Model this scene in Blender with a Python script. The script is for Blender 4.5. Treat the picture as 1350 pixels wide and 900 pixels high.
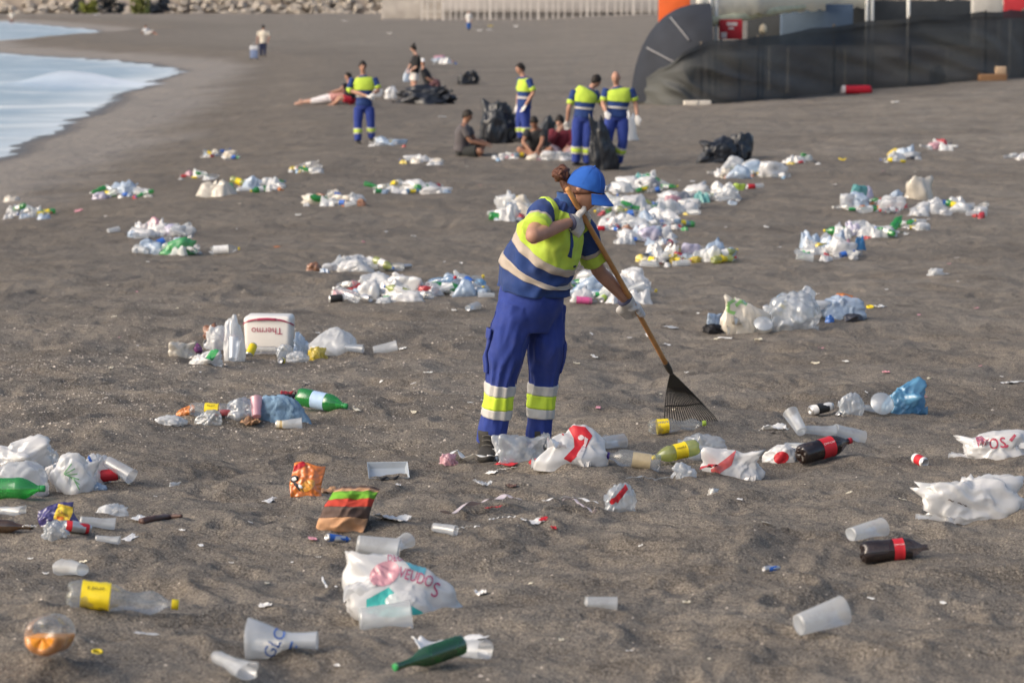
import bpy, bmesh, math, random
import numpy as np
from mathutils import Vector, Matrix, noise as mnoise
from mathutils.bvhtree import BVHTree

for o in list(bpy.data.objects):
    bpy.data.objects.remove(o)
SC = bpy.context.scene
COL = SC.collection
random.seed(7)
R = math.radians

# ---------------------------------------------------------------- camera
FPX = 3937.0            # focal length in photograph pixels (1350 wide)
CAMZ = 2.43
PITCH = math.atan(455.0 / FPX)
cam_d = bpy.data.cameras.new("camera")
cam = bpy.data.objects.new("camera", cam_d)
COL.objects.link(cam)
cam.location = (0, 0, CAMZ)
cam.rotation_euler = (math.pi / 2 - PITCH, 0, 0)
cam_d.sensor_width = 36
cam_d.sensor_fit = 'HORIZONTAL'
cam_d.lens = FPX * 36 / 1350
cam_d.clip_start = 0.1
cam_d.clip_end = 5000
cam_d.dof.use_dof = True
cam_d.dof.focus_distance = 15.6
cam_d.dof.aperture_fstop = 5.0
SC.camera = cam

# ---------------------------------------------------------------- sky, sun, exposure
SUN_EL, SUN_AZ = 30.0, 246.0       # degrees; azimuth clockwise from +Y: light comes from the sea side
w = bpy.data.worlds.new("World")
SC.world = w
w.use_nodes = True
wn = w.node_tree
for n in list(wn.nodes):
    wn.nodes.remove(n)
sky = wn.nodes.new('ShaderNodeTexSky')
sky.sky_type = 'NISHITA'
sky.sun_disc = False
sky.sun_elevation = R(SUN_EL)
sky.sun_rotation = R(SUN_AZ)
sky.air_density = 1.0
sky.dust_density = 5.0
sky.ozone_density = 1.0
bg = wn.nodes.new('ShaderNodeBackground')
bg.inputs['Strength'].default_value = 0.15
wo = wn.nodes.new('ShaderNodeOutputWorld')
wn.links.new(sky.outputs[0], bg.inputs[0])
wn.links.new(bg.outputs[0], wo.inputs[0])
sd = bpy.data.lights.new("sun", 'SUN')
sun = bpy.data.objects.new("sun", sd)
COL.objects.link(sun)
sd.energy = 1.1
sd.angle = R(60)
sd.color = (1.0, 0.96, 0.90)
_d = Vector((math.sin(R(SUN_AZ)) * math.cos(R(SUN_EL)), math.cos(R(SUN_AZ)) * math.cos(R(SUN_EL)), math.sin(R(SUN_EL))))
sun.rotation_euler = _d.to_track_quat('Z', 'Y').to_euler()
sun.location = (0, 0, 30)
SC.view_settings.view_transform = 'Standard'
SC.view_settings.look = 'None'
SC.view_settings.gamma = 1
SC.view_settings.use_curve_mapping = False
SC.view_settings.exposure = 0.46

# ---------------------------------------------------------------- noise (numpy)
_rng = np.random.RandomState(11)
_perm = _rng.permutation(1024)
_g2 = np.stack([np.cos(np.linspace(0, 2 * np.pi, 64, endpoint=False)), np.sin(np.linspace(0, 2 * np.pi, 64, endpoint=False))], 1)
_v3 = _rng.normal(size=(256, 3)); _v3 /= np.linalg.norm(_v3, axis=1)[:, None]
_rnd = _rng.rand(1024)

def _h2(i, j):
    return _perm[(_perm[i & 1023] + j) & 1023]

def perlin2(x, y):
    xi = np.floor(x).astype(int); yi = np.floor(y).astype(int)
    xf = x - xi; yf = y - yi
    u = xf * xf * xf * (xf * (xf * 6 - 15) + 10); v = yf * yf * yf * (yf * (yf * 6 - 15) + 10)
    def g(a, b):
        gr = _g2[_h2(xi + a, yi + b) & 63]
        return gr[..., 0] * (xf - a) + gr[..., 1] * (yf - b)
    n0 = g(0, 0) * (1 - u) + g(1, 0) * u
    n1 = g(0, 1) * (1 - u) + g(1, 1) * u
    return (n0 * (1 - v) + n1 * v) * 1.5

def perlin3(p):
    i = np.floor(p).astype(int); f = p - i
    u = f * f * f * (f * (f * 6 - 15) + 10)
    r = 0
    for a in (0, 1):
        for b in (0, 1):
            for c in (0, 1):
                hh = _perm[(_h2(i[:, 0] + a, i[:, 1] + b) + i[:, 2] + c) & 1023] & 255
                d = _v3[hh]
                dot = d[:, 0] * (f[:, 0] - a) + d[:, 1] * (f[:, 1] - b) + d[:, 2] * (f[:, 2] - c)
                wt = (u[:, 0] if a else 1 - u[:, 0]) * (u[:, 1] if b else 1 - u[:, 1]) * (u[:, 2] if c else 1 - u[:, 2])
                r = r + dot * wt
    return r * 1.4

def sstep(a, b, x):
    t = np.clip((x - a) / (b - a), 0, 1)
    return t * t * (3 - 2 * t)

# ---------------------------------------------------------------- terrain height
SEA = CAMZ - 3.70
_pd = np.array([-40, 0, 6, 9.7, 15.8, 22, 30, 45, 60, 100, 150, 260, 500, 900, 3000.])
_ph = np.array([0.9, 1.7, 1.88, 2.07, 2.43, 2.66, 2.82, 2.97, 2.99, 3.02, 3.05, 3.0, 3.0, 2.2, 1.0])
_fd = np.linspace(-40, 700, 7401)
_fh = np.interp(_fd, _pd, _ph)
_k = np.hanning(61); _k /= _k.sum()
_fh[30:-30] = np.convolve(_fh, _k, 'valid')
_sd = np.array([-40, 25, 45, 71, 94, 146, 165, 200, 235, 291, 330, 441, 470, 3000.])
_sx = np.array([-24, -19, -11.8, -12, -13.7, -16.5, -20, -36, -43, -40, -46, -75, -200, -900.])

def shore_t(x, y):
    return x - np.interp(y, _sd, _sx) + 0.5 * perlin2(x * 0 + y / 9.0, y * 0 + 3.3)

def ground_base(x, y):
    hb = np.interp(y, _fd, _fh)
    c = 0.045 * sstep(25, 80, y)
    zb = -hb + c * np.log1p(np.exp(np.clip(x - 1.5, -30, 30)))
    st = shore_t(x, y)
    zs = -3.70 + 0.085 * st + 0.12 * np.log1p(np.exp(np.clip((st - 6) * 2, -30, 30))) / 2
    k = 0.12
    m = np.minimum(zb, zs) - k * np.log1p(np.exp(-np.abs(zb - zs) / k))
    return m + CAMZ

def ground_detail(x, y):
    n1 = sstep(140, 50, y); n2 = 0.25 * sstep(190, 90, y) + 0.35 * sstep(95, 45, y) + 0.4 * sstep(42, 18, y); n3 = sstep(30, 15, y)
    wx = x + 0.25 * perlin2(x / 0.9 + 5, y / 0.9); wy = y + 0.25 * perlin2(x / 0.9, y / 0.9 + 9)
    z = 0.055 * perlin2(wx / 1.9, wy / 1.9) * (0.3 + 0.7 * n1)
    z = z + 0.10 * perlin2(x / 7.0 + 31, y / 9.0) * sstep(20, 45, y)
    a = perlin2(wx / 0.60, wy / 0.60)
    z = z + n2 * (0.042 * a - 0.032 * np.abs(perlin2(wx / 0.44 + 7, wy / 0.44 + 2)) + 0.012)
    # heel and foot hollows
    d = perlin2(wx / 0.30 + 41, wy / 0.30 + 13) + 0.30 * perlin2(x / 3.0 + 2, y / 3.0 + 4)
    z = z - n2 * 0.034 * sstep(0.25, 0.75, d) + n2 * 0.012 * sstep(0.05, 0.25, d)
    z = z + n3 * (0.013 * perlin2(wx / 0.20 + 3, wy / 0.17) - 0.012 * np.abs(perlin2(wx / 0.13, wy / 0.12 + 4)) + 0.006 * perlin2(x / 0.06, y / 0.06 + 8))
    return z * sstep(0.2, 2.5, shore_t(x, y))

def ground_z(x, y):
    x = np.asarray(x, float); y = np.asarray(y, float)
    return ground_base(x, y) + ground_detail(x, y)

def gz(x, y):
    return float(ground_z(np.array([x]), np.array([y]))[0])

_FW = np.array([0, math.cos(PITCH), -math.sin(PITCH)]); _UP = np.array([0, math.sin(PITCH), math.cos(PITCH)]); _RT = np.array([1., 0, 0])

_tt = np.concatenate([np.geomspace(6, 40, 1500), np.geomspace(40, 900, 1200)[1:]])
def P(px, py):
    """ground point under a photograph pixel; returns point and pixels per metre there"""
    d = _FW + _RT * (px - 675) / FPX + _UP * (450 - py) / FPX
    x = d[0] * _tt; y = d[1] * _tt; z = CAMZ + d[2] * _tt
    g = ground_z(x, y)
    hit = np.argmax(z < g)
    if hit == 0:
        hit = len(_tt) - 1
    t = _tt[hit]
    return Vector((x[hit], y[hit], g[hit])), FPX / t

def at_depth(px, py, y):
    """point on the sight line at a known distance y along the beach"""
    d = _FW + _RT * (px - 675) / FPX + _UP * (450 - py) / FPX
    t = y / d[1]
    return Vector((d[0] * t, y, CAMZ + d[2] * t))

# ---------------------------------------------------------------- mesh and object helpers
def mesh_from(name, V, F, smooth=True):
    m = bpy.data.meshes.new(name)
    m.from_pydata([tuple(v) for v in V], [], F)
    if smooth:
        m.polygons.foreach_set('use_smooth', [True] * len(m.polygons))
    m.update()
    return m

def obj(name, mesh, mat=None, parent=None, loc=None, rot=None, scale=None):
    o = bpy.data.objects.new(name, mesh)
    COL.objects.link(o)
    if mat is not None and mesh is not None:
        if len(mesh.materials) == 0:
            mesh.materials.append(mat)
        elif mesh.materials[0] != mat:
            o.material_slots[0].link = 'OBJECT'
            o.material_slots[0].material = mat
    if parent is not None:
        o.parent = parent
    if loc is not None: o.location = loc
    if rot is not None: o.rotation_euler = rot
    if scale is not None: o.scale = scale if hasattr(scale, '__len__') else (scale,) * 3
    return o

def tag(o, label=None, cat=None, group=None, kind=None):
    if label: o['label'] = label
    if cat: o['category'] = cat
    if group: o['group'] = group
    if kind: o['kind'] = kind
    return o

def empty(name, loc, rz=0, rot=None):
    o = bpy.data.objects.new(name, None)
    COL.objects.link(o)
    o.empty_display_size = 0.1
    o.location = loc
    o.rotation_euler = rot if rot else (0, 0, rz)
    return o

def evald(me, mods, name):
    """apply modifiers given as (type, dict) to a mesh and return a new mesh"""
    t = bpy.data.objects.new('tmp', me); COL.objects.link(t)
    for ty, kw in mods:
        md = t.modifiers.new('m', ty)
        for k, v in kw.items():
            setattr(md, k, v)
    dg = bpy.context.evaluated_depsgraph_get(); dg.update()
    r = bpy.data.meshes.new_from_object(t.evaluated_get(dg))
    r.name = name
    bpy.data.objects.remove(t)
    return r

def join_vf(parts):
    V = []; F = []
    for v, f in parts:
        o = len(V)
        V.extend([tuple(p) for p in v])
        F.extend([tuple(i + o for i in q) for q in f])
    return V, F

def box_vf(x0, x1, y0, y1, z0, z1):
    V = [(x0, y0, z0), (x1, y0, z0), (x1, y1, z0), (x0, y1, z0), (x0, y0, z1), (x1, y0, z1), (x1, y1, z1), (x0, y1, z1)]
    return V, [(0, 3, 2, 1), (4, 5, 6, 7), (0, 1, 5, 4), (1, 2, 6, 5), (2, 3, 7, 6), (3, 0, 4, 7)]

def bevel_box(name, x0, x1, y0, y1, z0, z1, b=0.01, seg=2):
    V, F = box_vf(x0, x1, y0, y1, z0, z1)
    m = mesh_from(name, V, F, False)
    bm = bmesh.new(); bm.from_mesh(m)
    bmesh.ops.bevel(bm, geom=bm.edges[:], offset=b, segments=seg, affect='EDGES', profile=0.5)
    for f in bm.faces: f.smooth = True
    bm.to_mesh(m); bm.free(); m.update()
    return m

def lathe(profile, n=24, axis='x'):
    """profile: list of (t, r) along the axis; closed where r is 0"""
    V = []; F = []
    for t, r in profile:
        for k in range(n):
            a = 2 * math.pi * k / n
            c, s = r * math.cos(a), r * math.sin(a)
            V.append((t, c, s) if axis == 'x' else (c, s, t))
    for i in range(len(profile) - 1):
        for k in range(n):
            a, b = i * n + k, i * n + (k + 1) % n
            q = (a, b, b + n, a + n)
            F.append(q if axis == 'z' else q)
    return V, F

def catmull(pts, m):
    pts = [np.array(p, float) for p in pts]
    n = len(pts)
    if n == 2:
        return [pts[0] + (pts[1] - pts[0]) * k / (m - 1) for k in range(m)]
    out = []
    for k in range(m):
        u = k / (m - 1) * (n - 1)
        i = min(int(u), n - 2); t = u - i
        p0 = pts[i - 1] if i > 0 else 2 * pts[0] - pts[1]
        p1, p2 = pts[i], pts[i + 1]
        p3 = pts[i + 2] if i + 2 < n else 2 * pts[-1] - pts[-2]
        out.append(0.5 * (2 * p1 + (p2 - p0) * t + (2 * p0 - 5 * p1 + 4 * p2 - p3) * t * t + (3 * p1 - p0 - 3 * p2 + p3) * t ** 3))
    return out

class Tube:
    """a lofted tube along a curve with elliptic rings (ra along `side`, rb across it)"""
    def __init__(s, pts, radii, side=(1, 0, 0), fold=0.0, seed=0, fu=3.0, fa=2.0, power=2.0, m=64):
        s.m = m; s.shear = 0.0
        rr = [(r, r) if not hasattr(r, '__len__') else r for r in radii]
        cc = np.array(catmull(pts, 200)); cr = np.maximum(np.array(catmull(rr, 200)), 0.0005)
        al = np.concatenate([[0], np.cumsum(np.linalg.norm(np.diff(cc, axis=0), axis=1))])
        q = np.linspace(0, al[-1], m)
        s.c = [np.array([np.interp(v, al, cc[:, k]) for k in range(3)]) for v in q]
        s.r = [np.array([np.interp(v, al, cr[:, k]) for k in range(2)]) for v in q]
        s.fold, s.seed, s.fu, s.fa, s.power = fold, seed, fu, fa, power
        side = np.array(side, float)
        s.L = sum(np.linalg.norm(s.c[i + 1] - s.c[i]) for i in range(m - 1))
        s.fr = []
        for i in range(m):
            t = s.c[min(i + 1, m - 1)] - s.c[max(i - 1, 0)]
            t = t / (np.linalg.norm(t) + 1e-9)
            a = side - t * side.dot(t)
            a /= np.linalg.norm(a) + 1e-9
            side = a if i else a
            s.fr.append((t, a, np.cross(t, a)))
    def ring(s, u, n=20, off=0.0, a0=0.0, a1=2 * math.pi, closed=True):
        x = u * (s.m - 1); i = min(int(x), s.m - 2); f = x - i
        c = s.c[i] * (1 - f) + s.c[i + 1] * f
        r = s.r[i] * (1 - f) + s.r[i + 1] * f
        a = s.fr[i][1] * (1 - f) + s.fr[i + 1][1] * f
        b = s.fr[i][2] * (1 - f) + s.fr[i + 1][2] * f
        th = a0 + (a1 - a0) * np.arange(n) / (n if closed else n - 1)
        ct, st = np.cos(th), np.sin(th)
        e = 2.0 / s.power
        ct = np.sign(ct) * np.abs(ct) ** e; st = np.sign(st) * np.abs(st) ** e
        d = off
        if s.fold:
            q = np.stack([np.cos(th) * s.fa + s.seed * 7.1, np.sin(th) * s.fa + u * s.L * 1.7, np.full(n, u * s.L * s.fu + s.seed * 3.3)], 1)
            d = off + s.fold * (0.6 - 2.4 * np.abs(perlin3(q))) + 0.5 * s.fold * perlin3(q * 2.3)
        pts = c + np.outer((r[0] + d) * ct, a) + np.outer((r[1] + d) * st, b)
        if s.shear:
            pts[:, 2] -= s.shear * math.sin(math.pi * min(1, u * 1.15)) * (pts[:, 0] - c[0])
        return pts
    def vf(s, u0=0.0, u1=1.0, m=24, n=20, off=0.0, cap=True, end_off=None):
        V = []; F = []
        for k in range(m):
            u = u0 + (u1 - u0) * k / (m - 1)
            V.extend(s.ring(u, n, off))
        for k in range(m - 1):
            for j in range(n):
                a, b = k * n + j, k * n + (j + 1) % n
                F.append((a, b, b + n, a + n))
        if cap:
            F.append(tuple(range(n - 1, -1, -1)))
            F.append(tuple(range((m - 1) * n, m * n)))
        return V, F

    def patch(s, u0, u1, a0, a1, off=0.004, m=10, n=12, thick=0.004):
        V = []; F = []
        for o in (off, off - thick):
            for k in range(m):
                V.extend(s.ring(u0 + (u1 - u0) * k / (m - 1), n, o, a0, a1, False))
        B = m * n
        for k in range(m - 1):
            for j in range(n - 1):
                a = k * n + j
                F.append((a, a + 1, a + n + 1, a + n)); F.append((B + a, B + a + n, B + a + n + 1, B + a + 1))
        for k in range(m - 1):
            for j in (0, n - 1):
                a = k * n + j; F.append((a, a + n, a + n + B, a + B))
        for j in range(n - 1):
            for k in (0, m - 1):
                a = k * n + j; F.append((a, a + 1, a + 1 + B, a + B))
        return V, F

def fix_normals(me):
    bm = bmesh.new(); bm.from_mesh(me)
    bmesh.ops.recalc_face_normals(bm, faces=bm.faces[:])
    bm.to_mesh(me); bm.free(); me.update()
    return me

def smooth_mesh(name, parts):
    V, F = join_vf(parts)
    return fix_normals(mesh_from(name, V, F))

# ---------------------------------------------------------------- materials
MATS = {}
def mat(name, col, rough=0.6, spec=0.3, metal=0.0, var=0.0, scale=30.0, bump=0.0, bscale=60.0, sheen=0.0):
    if name in MATS: return MATS[name]
    m = bpy.data.materials.new(name); m.use_nodes = True
    nt = m.node_tree; b = nt.nodes['Principled BSDF']
    b.inputs['Base Color'].default_value = (*col, 1)
    b.inputs['Roughness'].default_value = rough
    b.inputs['Specular IOR Level'].default_value = spec
    b.inputs['Metallic'].default_value = metal
    if sheen:
        b.inputs['Sheen Weight'].default_value = sheen
    if var or bump:
        tc = nt.nodes.new('ShaderNodeTexCoord')
    if var:
        n = nt.nodes.new('ShaderNodeTexNoise'); n.inputs['Scale'].default_value = scale; n.inputs['Detail'].default_value = 5
        r = nt.nodes.new('ShaderNodeMapRange'); r.inputs[1].default_value = 0.3; r.inputs[2].default_value = 0.7
        r.inputs[3].default_value = 1 - var; r.inputs[4].default_value = 1 + var
        mx = nt.nodes.new('ShaderNodeVectorMath'); mx.operation = 'SCALE'
        mx.inputs[0].default_value = col
        nt.links.new(tc.outputs['Object'], n.inputs['Vector'])
        nt.links.new(n.outputs['Fac'], r.inputs[0])
        nt.links.new(r.outputs[0], mx.inputs['Scale'])
        nt.links.new(mx.outputs[0], b.inputs['Base Color'])
    if bump:
        n2 = nt.nodes.new('ShaderNodeTexNoise'); n2.inputs['Scale'].default_value = bscale; n2.inputs['Detail'].default_value = 4
        bp = nt.nodes.new('ShaderNodeBump'); bp.inputs['Strength'].default_value = bump; bp.inputs['Distance'].default_value = 0.01
        nt.links.new(tc.outputs['Object'], n2.inputs['Vector'])
        nt.links.new(n2.outputs['Fac'], bp.inputs['Height'])
        nt.links.new(bp.outputs[0], b.inputs['Normal'])
    MATS[name] = m
    return m

def film(name, col, transp=0.3, transl=0.35, rough=0.25, gloss=0.08, tint=None, dirt=0.12, cs=9.0):
    """thin plastic: transparent + translucent + diffuse + a little gloss, with scuffs and sand dust"""
    if name in MATS: return MATS[name]
    m = bpy.data.materials.new(name); m.use_nodes = True
    nt = m.node_tree
    for n in list(nt.nodes): nt.nodes.remove(n)
    N = nt.nodes.new; Lk = nt.links.new
    out = N('ShaderNodeOutputMaterial'); tc = N('ShaderNodeTexCoord')
    ns = N('ShaderNodeTexNoise'); ns.inputs['Scale'].default_value = cs; ns.inputs['Detail'].default_value = 6; ns.inputs['Roughness'].default_value = 0.65
    Lk(tc.outputs['Object'], ns.inputs['Vector'])
    mr = N('ShaderNodeMapRange'); mr.inputs[1].default_value = 0.55; mr.inputs[2].default_value = 0.75; mr.inputs[3].default_value = 0; mr.inputs[4].default_value = dirt * 3
    Lk(ns.outputs['Fac'], mr.inputs[0])
    mixc = N('ShaderNodeMix'); mixc.data_type = 'RGBA'
    mixc.inputs['A'].default_value = (*col, 1); mixc.inputs['B'].default_value = (0.36, 0.32, 0.27, 1)
    Lk(mr.outputs[0], mixc.inputs['Factor'])
    df = N('ShaderNodeBsdfDiffuse'); tl = N('ShaderNodeBsdfTranslucent'); tr = N('ShaderNodeBsdfTransparent'); gl = N('ShaderNodeBsdfGlossy')
    tr.inputs[0].default_value = (*(tint or (0.96, 0.97, 0.98)), 1)
    gl.inputs['Roughness'].default_value = rough
    Lk(mixc.outputs['Result'], df.inputs[0]); Lk(mixc.outputs['Result'], tl.inputs[0])
    m1 = N('ShaderNodeMixShader'); m1.inputs[0].default_value = transl
    Lk(df.outputs[0], m1.inputs[1]); Lk(tl.outputs[0], m1.inputs[2])
    m2 = N('ShaderNodeMixShader'); m2.inputs[0].default_value = transp
    Lk(m1.outputs[0], m2.inputs[1]); Lk(tr.outputs[0], m2.inputs[2])
    fr = N('ShaderNodeLayerWeight'); fr.inputs['Blend'].default_value = 0.35
    ad = N('ShaderNodeMath'); ad.operation = 'MULTIPLY_ADD'; ad.inputs[1].default_value = 0.35; ad.inputs[2].default_value = gloss
    Lk(fr.outputs['Fresnel'], ad.inputs[0])
    m3 = N('ShaderNodeMixShader')
    Lk(ad.outputs[0], m3.inputs[0]); Lk(m2.outputs[0], m3.inputs[1]); Lk(gl.outputs[0], m3.inputs[2])
    bp = N('ShaderNodeBump'); bp.inputs['Strength'].default_value = 0.35; bp.inputs['Distance'].default_value = 0.03
    n2 = N('ShaderNodeTexNoise'); n2.noise_type = 'RIDGED_MULTIFRACTAL'; n2.inputs['Scale'].default_value = cs * 0.35; n2.inputs['Detail'].default_value = 2.5
    Lk(tc.outputs['Object'], n2.inputs['Vector']); Lk(n2.outputs[0], bp.inputs['Height'])
    for s in (df, tl, gl): Lk(bp.outputs[0], s.inputs['Normal'])
    Lk(m3.outputs[0], out.inputs[0])
    MATS[name] = m
    return m
# ---------------------------------------------------------------- ground
def build_ground():
    rows = np.concatenate([np.linspace(-30, 5.5, 40), np.geomspace(5.6, 9, 70), np.geomspace(9.03, 90, 760), np.geomspace(90.4, 900, 240)])
    nc = 620
    s = np.linspace(-1, 1, nc)
    fan = np.sign(s) * (0.80 * np.abs(s) + 0.20 * np.abs(s) ** 5)      # dense in the middle, spreading out
    dd = np.maximum(rows, 9.0)
    wide = 0.26 * dd / 0.8 + 3.0
    X = fan[None, :] * wide[:, None]
    out = np.abs(s) > 0.985
    X[:, 0] = -900; X[:, -1] = 900; X[:, 1] = -300; X[:, -2] = 300; X[:, 2] = np.minimum(X[:, 2], -90 + 0 * rows); X[:, -3] = np.maximum(X[:, -3], 90)
    Y = np.repeat(rows[:, None], nc, 1)
    Z = ground_z(X.ravel(), Y.ravel()).reshape(X.shape)
    Z = np.maximum(Z, SEA - 2.5)
    nr = len(rows)
    V = np.stack([X, Y, Z], -1).reshape(-1, 3)
    idx = np.arange(nr * nc).reshape(nr, nc)
    F = np.stack([idx[:-1, :-1], idx[:-1, 1:], idx[1:, 1:], idx[1:, :-1]], -1).reshape(-1, 4)
    m = bpy.data.meshes.new('sand_ground')
    m.vertices.add(len(V)); m.vertices.foreach_set('co', V.ravel())
    m.loops.add(F.size); m.loops.foreach_set('vertex_index', F.ravel())
    m.polygons.add(len(F)); m.polygons.foreach_set('loop_start', np.arange(0, F.size, 4)); m.polygons.foreach_set('loop_total', np.full(len(F), 4))
    m.polygons.foreach_set('use_smooth', np.ones(len(F), bool))
    m.update(); m.validate()
    a = m.attributes.new('shore', 'FLOAT', 'POINT')
    a.data.foreach_set('value', np.clip(shore_t(V[:, 0], V[:, 1]), -20, 60).astype(np.float32))
    o = obj('beach_sand', m, sand_mat())
    tag(o, kind='structure')
    return o

def sand_mat():
    m = bpy.data.materials.new('dark_beach_sand'); m.use_nodes = True
    nt = m.node_tree; N = nt.nodes.new; Lk = nt.links.new
    b = nt.nodes['Principled BSDF']
    b.inputs['Roughness'].default_value = 0.92; b.inputs['Specular IOR Level'].default_value = 0.18
    geo = N('ShaderNodeNewGeometry')
    def noise(sc, det=4, rough=0.55, sx=None):
        n = N('ShaderNodeTexNoise'); n.inputs['Scale'].default_value = sc; n.inputs['Detail'].default_value = det; n.inputs['Roughness'].default_value = rough
        if sx:
            mp = N('ShaderNodeMapping'); mp.inputs['Scale'].default_value = sx
            Lk(geo.outputs['Position'], mp.inputs[0]); Lk(mp.outputs[0], n.inputs['Vector'])
        else:
            Lk(geo.outputs['Position'], n.inputs['Vector'])
        return n
    def mixc(fac, a, bb, blend='MIX'):
        x = N('ShaderNodeMix'); x.data_type = 'RGBA'; x.blend_type = blend
        for k, v in (('A', a), ('B', bb)):
            if isinstance(v, tuple): x.inputs[k].default_value = (*v, 1)
            else: Lk(v, x.inputs[k])
        if isinstance(fac, float): x.inputs['Factor'].default_value = fac
        else: Lk(fac, x.inputs['Factor'])
        return x.outputs['Result']
    def rng(src, a, bb, c=0.0, d=1.0):
        r = N('ShaderNodeMapRange'); r.inputs[1].default_value = a; r.inputs[2].default_value = bb; r.inputs[3].default_value = c; r.inputs[4].default_value = d
        Lk(src, r.inputs[0]); return r.outputs[0]
    big = noise(0.35, 4, 0.6); med = noise(2.3, 5, 0.6); grain = noise(120, 3, 0.85); grain2 = noise(45, 3, 0.75); streak = noise(1.0, 5, 0.6, (0.10, 0.42, 0.3))
    c = mixc(rng(big.outputs['Fac'], 0.3, 0.7), (0.206, 0.180, 0.149), (0.268, 0.238, 0.201))
    c = mixc(rng(med.outputs['Fac'], 0.42, 0.72), c, (0.158, 0.134, 0.108))
    c = mixc(rng(streak.outputs['Fac'], 0.50, 0.70, 0, 0.75), c, (0.122, 0.104, 0.086))
    # pale, damp shingle towards the water line
    sh = N('ShaderNodeAttribute'); sh.attribute_name = 'shore'
    nz = noise(0.5, 4)
    ad = N('ShaderNodeMath'); ad.operation = 'MULTIPLY_ADD'; ad.inputs[1].default_value = 4.0
    Lk(nz.outputs['Fac'], ad.inputs[0]); Lk(sh.outputs['Fac'], ad.inputs[2])
    # far sand is drier and paler, the belt beside the shingle is darkest
    shb = N('ShaderNodeMath'); shb.operation = 'ADD'; Lk(ad.outputs[0], shb.inputs[0]); shb.inputs[1].default_value = 0.0
    c = mixc(rng(shb.outputs[0], 22.0, 8.0, 0, 0.5), c, (0.112, 0.092, 0.073))
    c = mixc(rng(ad.outputs[0], 6.6, 4.8), c, (0.27, 0.245, 0.22))
    wet = rng(sh.outputs['Fac'], 0.9, 0.25)
    c = mixc(wet, c, (0.10, 0.087, 0.078))
    # grains
    c = mixc(rng(grain.outputs['Fac'], 0.48, 0.37, 0, 0.9), c, (0.040, 0.033, 0.027))
    c = mixc(rng(grain.outputs['Fac'], 0.54, 0.64, 0, 0.85), c, (0.50, 0.43, 0.35))
    c = mixc(rng(grain2.outputs['Fac'], 0.64, 0.74, 0, 0.5), c, (0.40, 0.34, 0.29))
    Lk(c, b.inputs['Base Color'])
    Lk(rng(wet, 0, 1, 0.92, 0.35), b.inputs['Roughness'])
    bp = N('ShaderNodeBump'); bp.inputs['Strength'].default_value = 0.8; bp.inputs['Distance'].default_value = 0.012
    s1 = N('ShaderNodeMath'); s1.operation = 'ADD'
    Lk(grain.outputs['Fac'], s1.inputs[0]); Lk(grain2.outputs['Fac'], s1.inputs[1])
    Lk(s1.outputs[0], bp.inputs['Height'])
    bp2 = N('ShaderNodeBump'); bp2.inputs['Strength'].default_value = 0.75; bp2.inputs['Distance'].default_value = 0.09
    Lk(noise(3.0, 7, 0.65).outputs['Fac'], bp2.inputs['Height']); Lk(bp.outputs[0], bp2.inputs['Normal'])
    bp3 = N('ShaderNodeBump'); bp3.inputs['Strength'].default_value = 0.7; bp3.inputs['Distance'].default_value = 0.22
    Lk(noise(0.9, 6, 0.6).outputs['Fac'], bp3.inputs['Height']); Lk(bp2.outputs[0], bp3.inputs['Normal'])
    Lk(bp3.outputs[0], b.inputs['Normal'])
    return m

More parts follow.
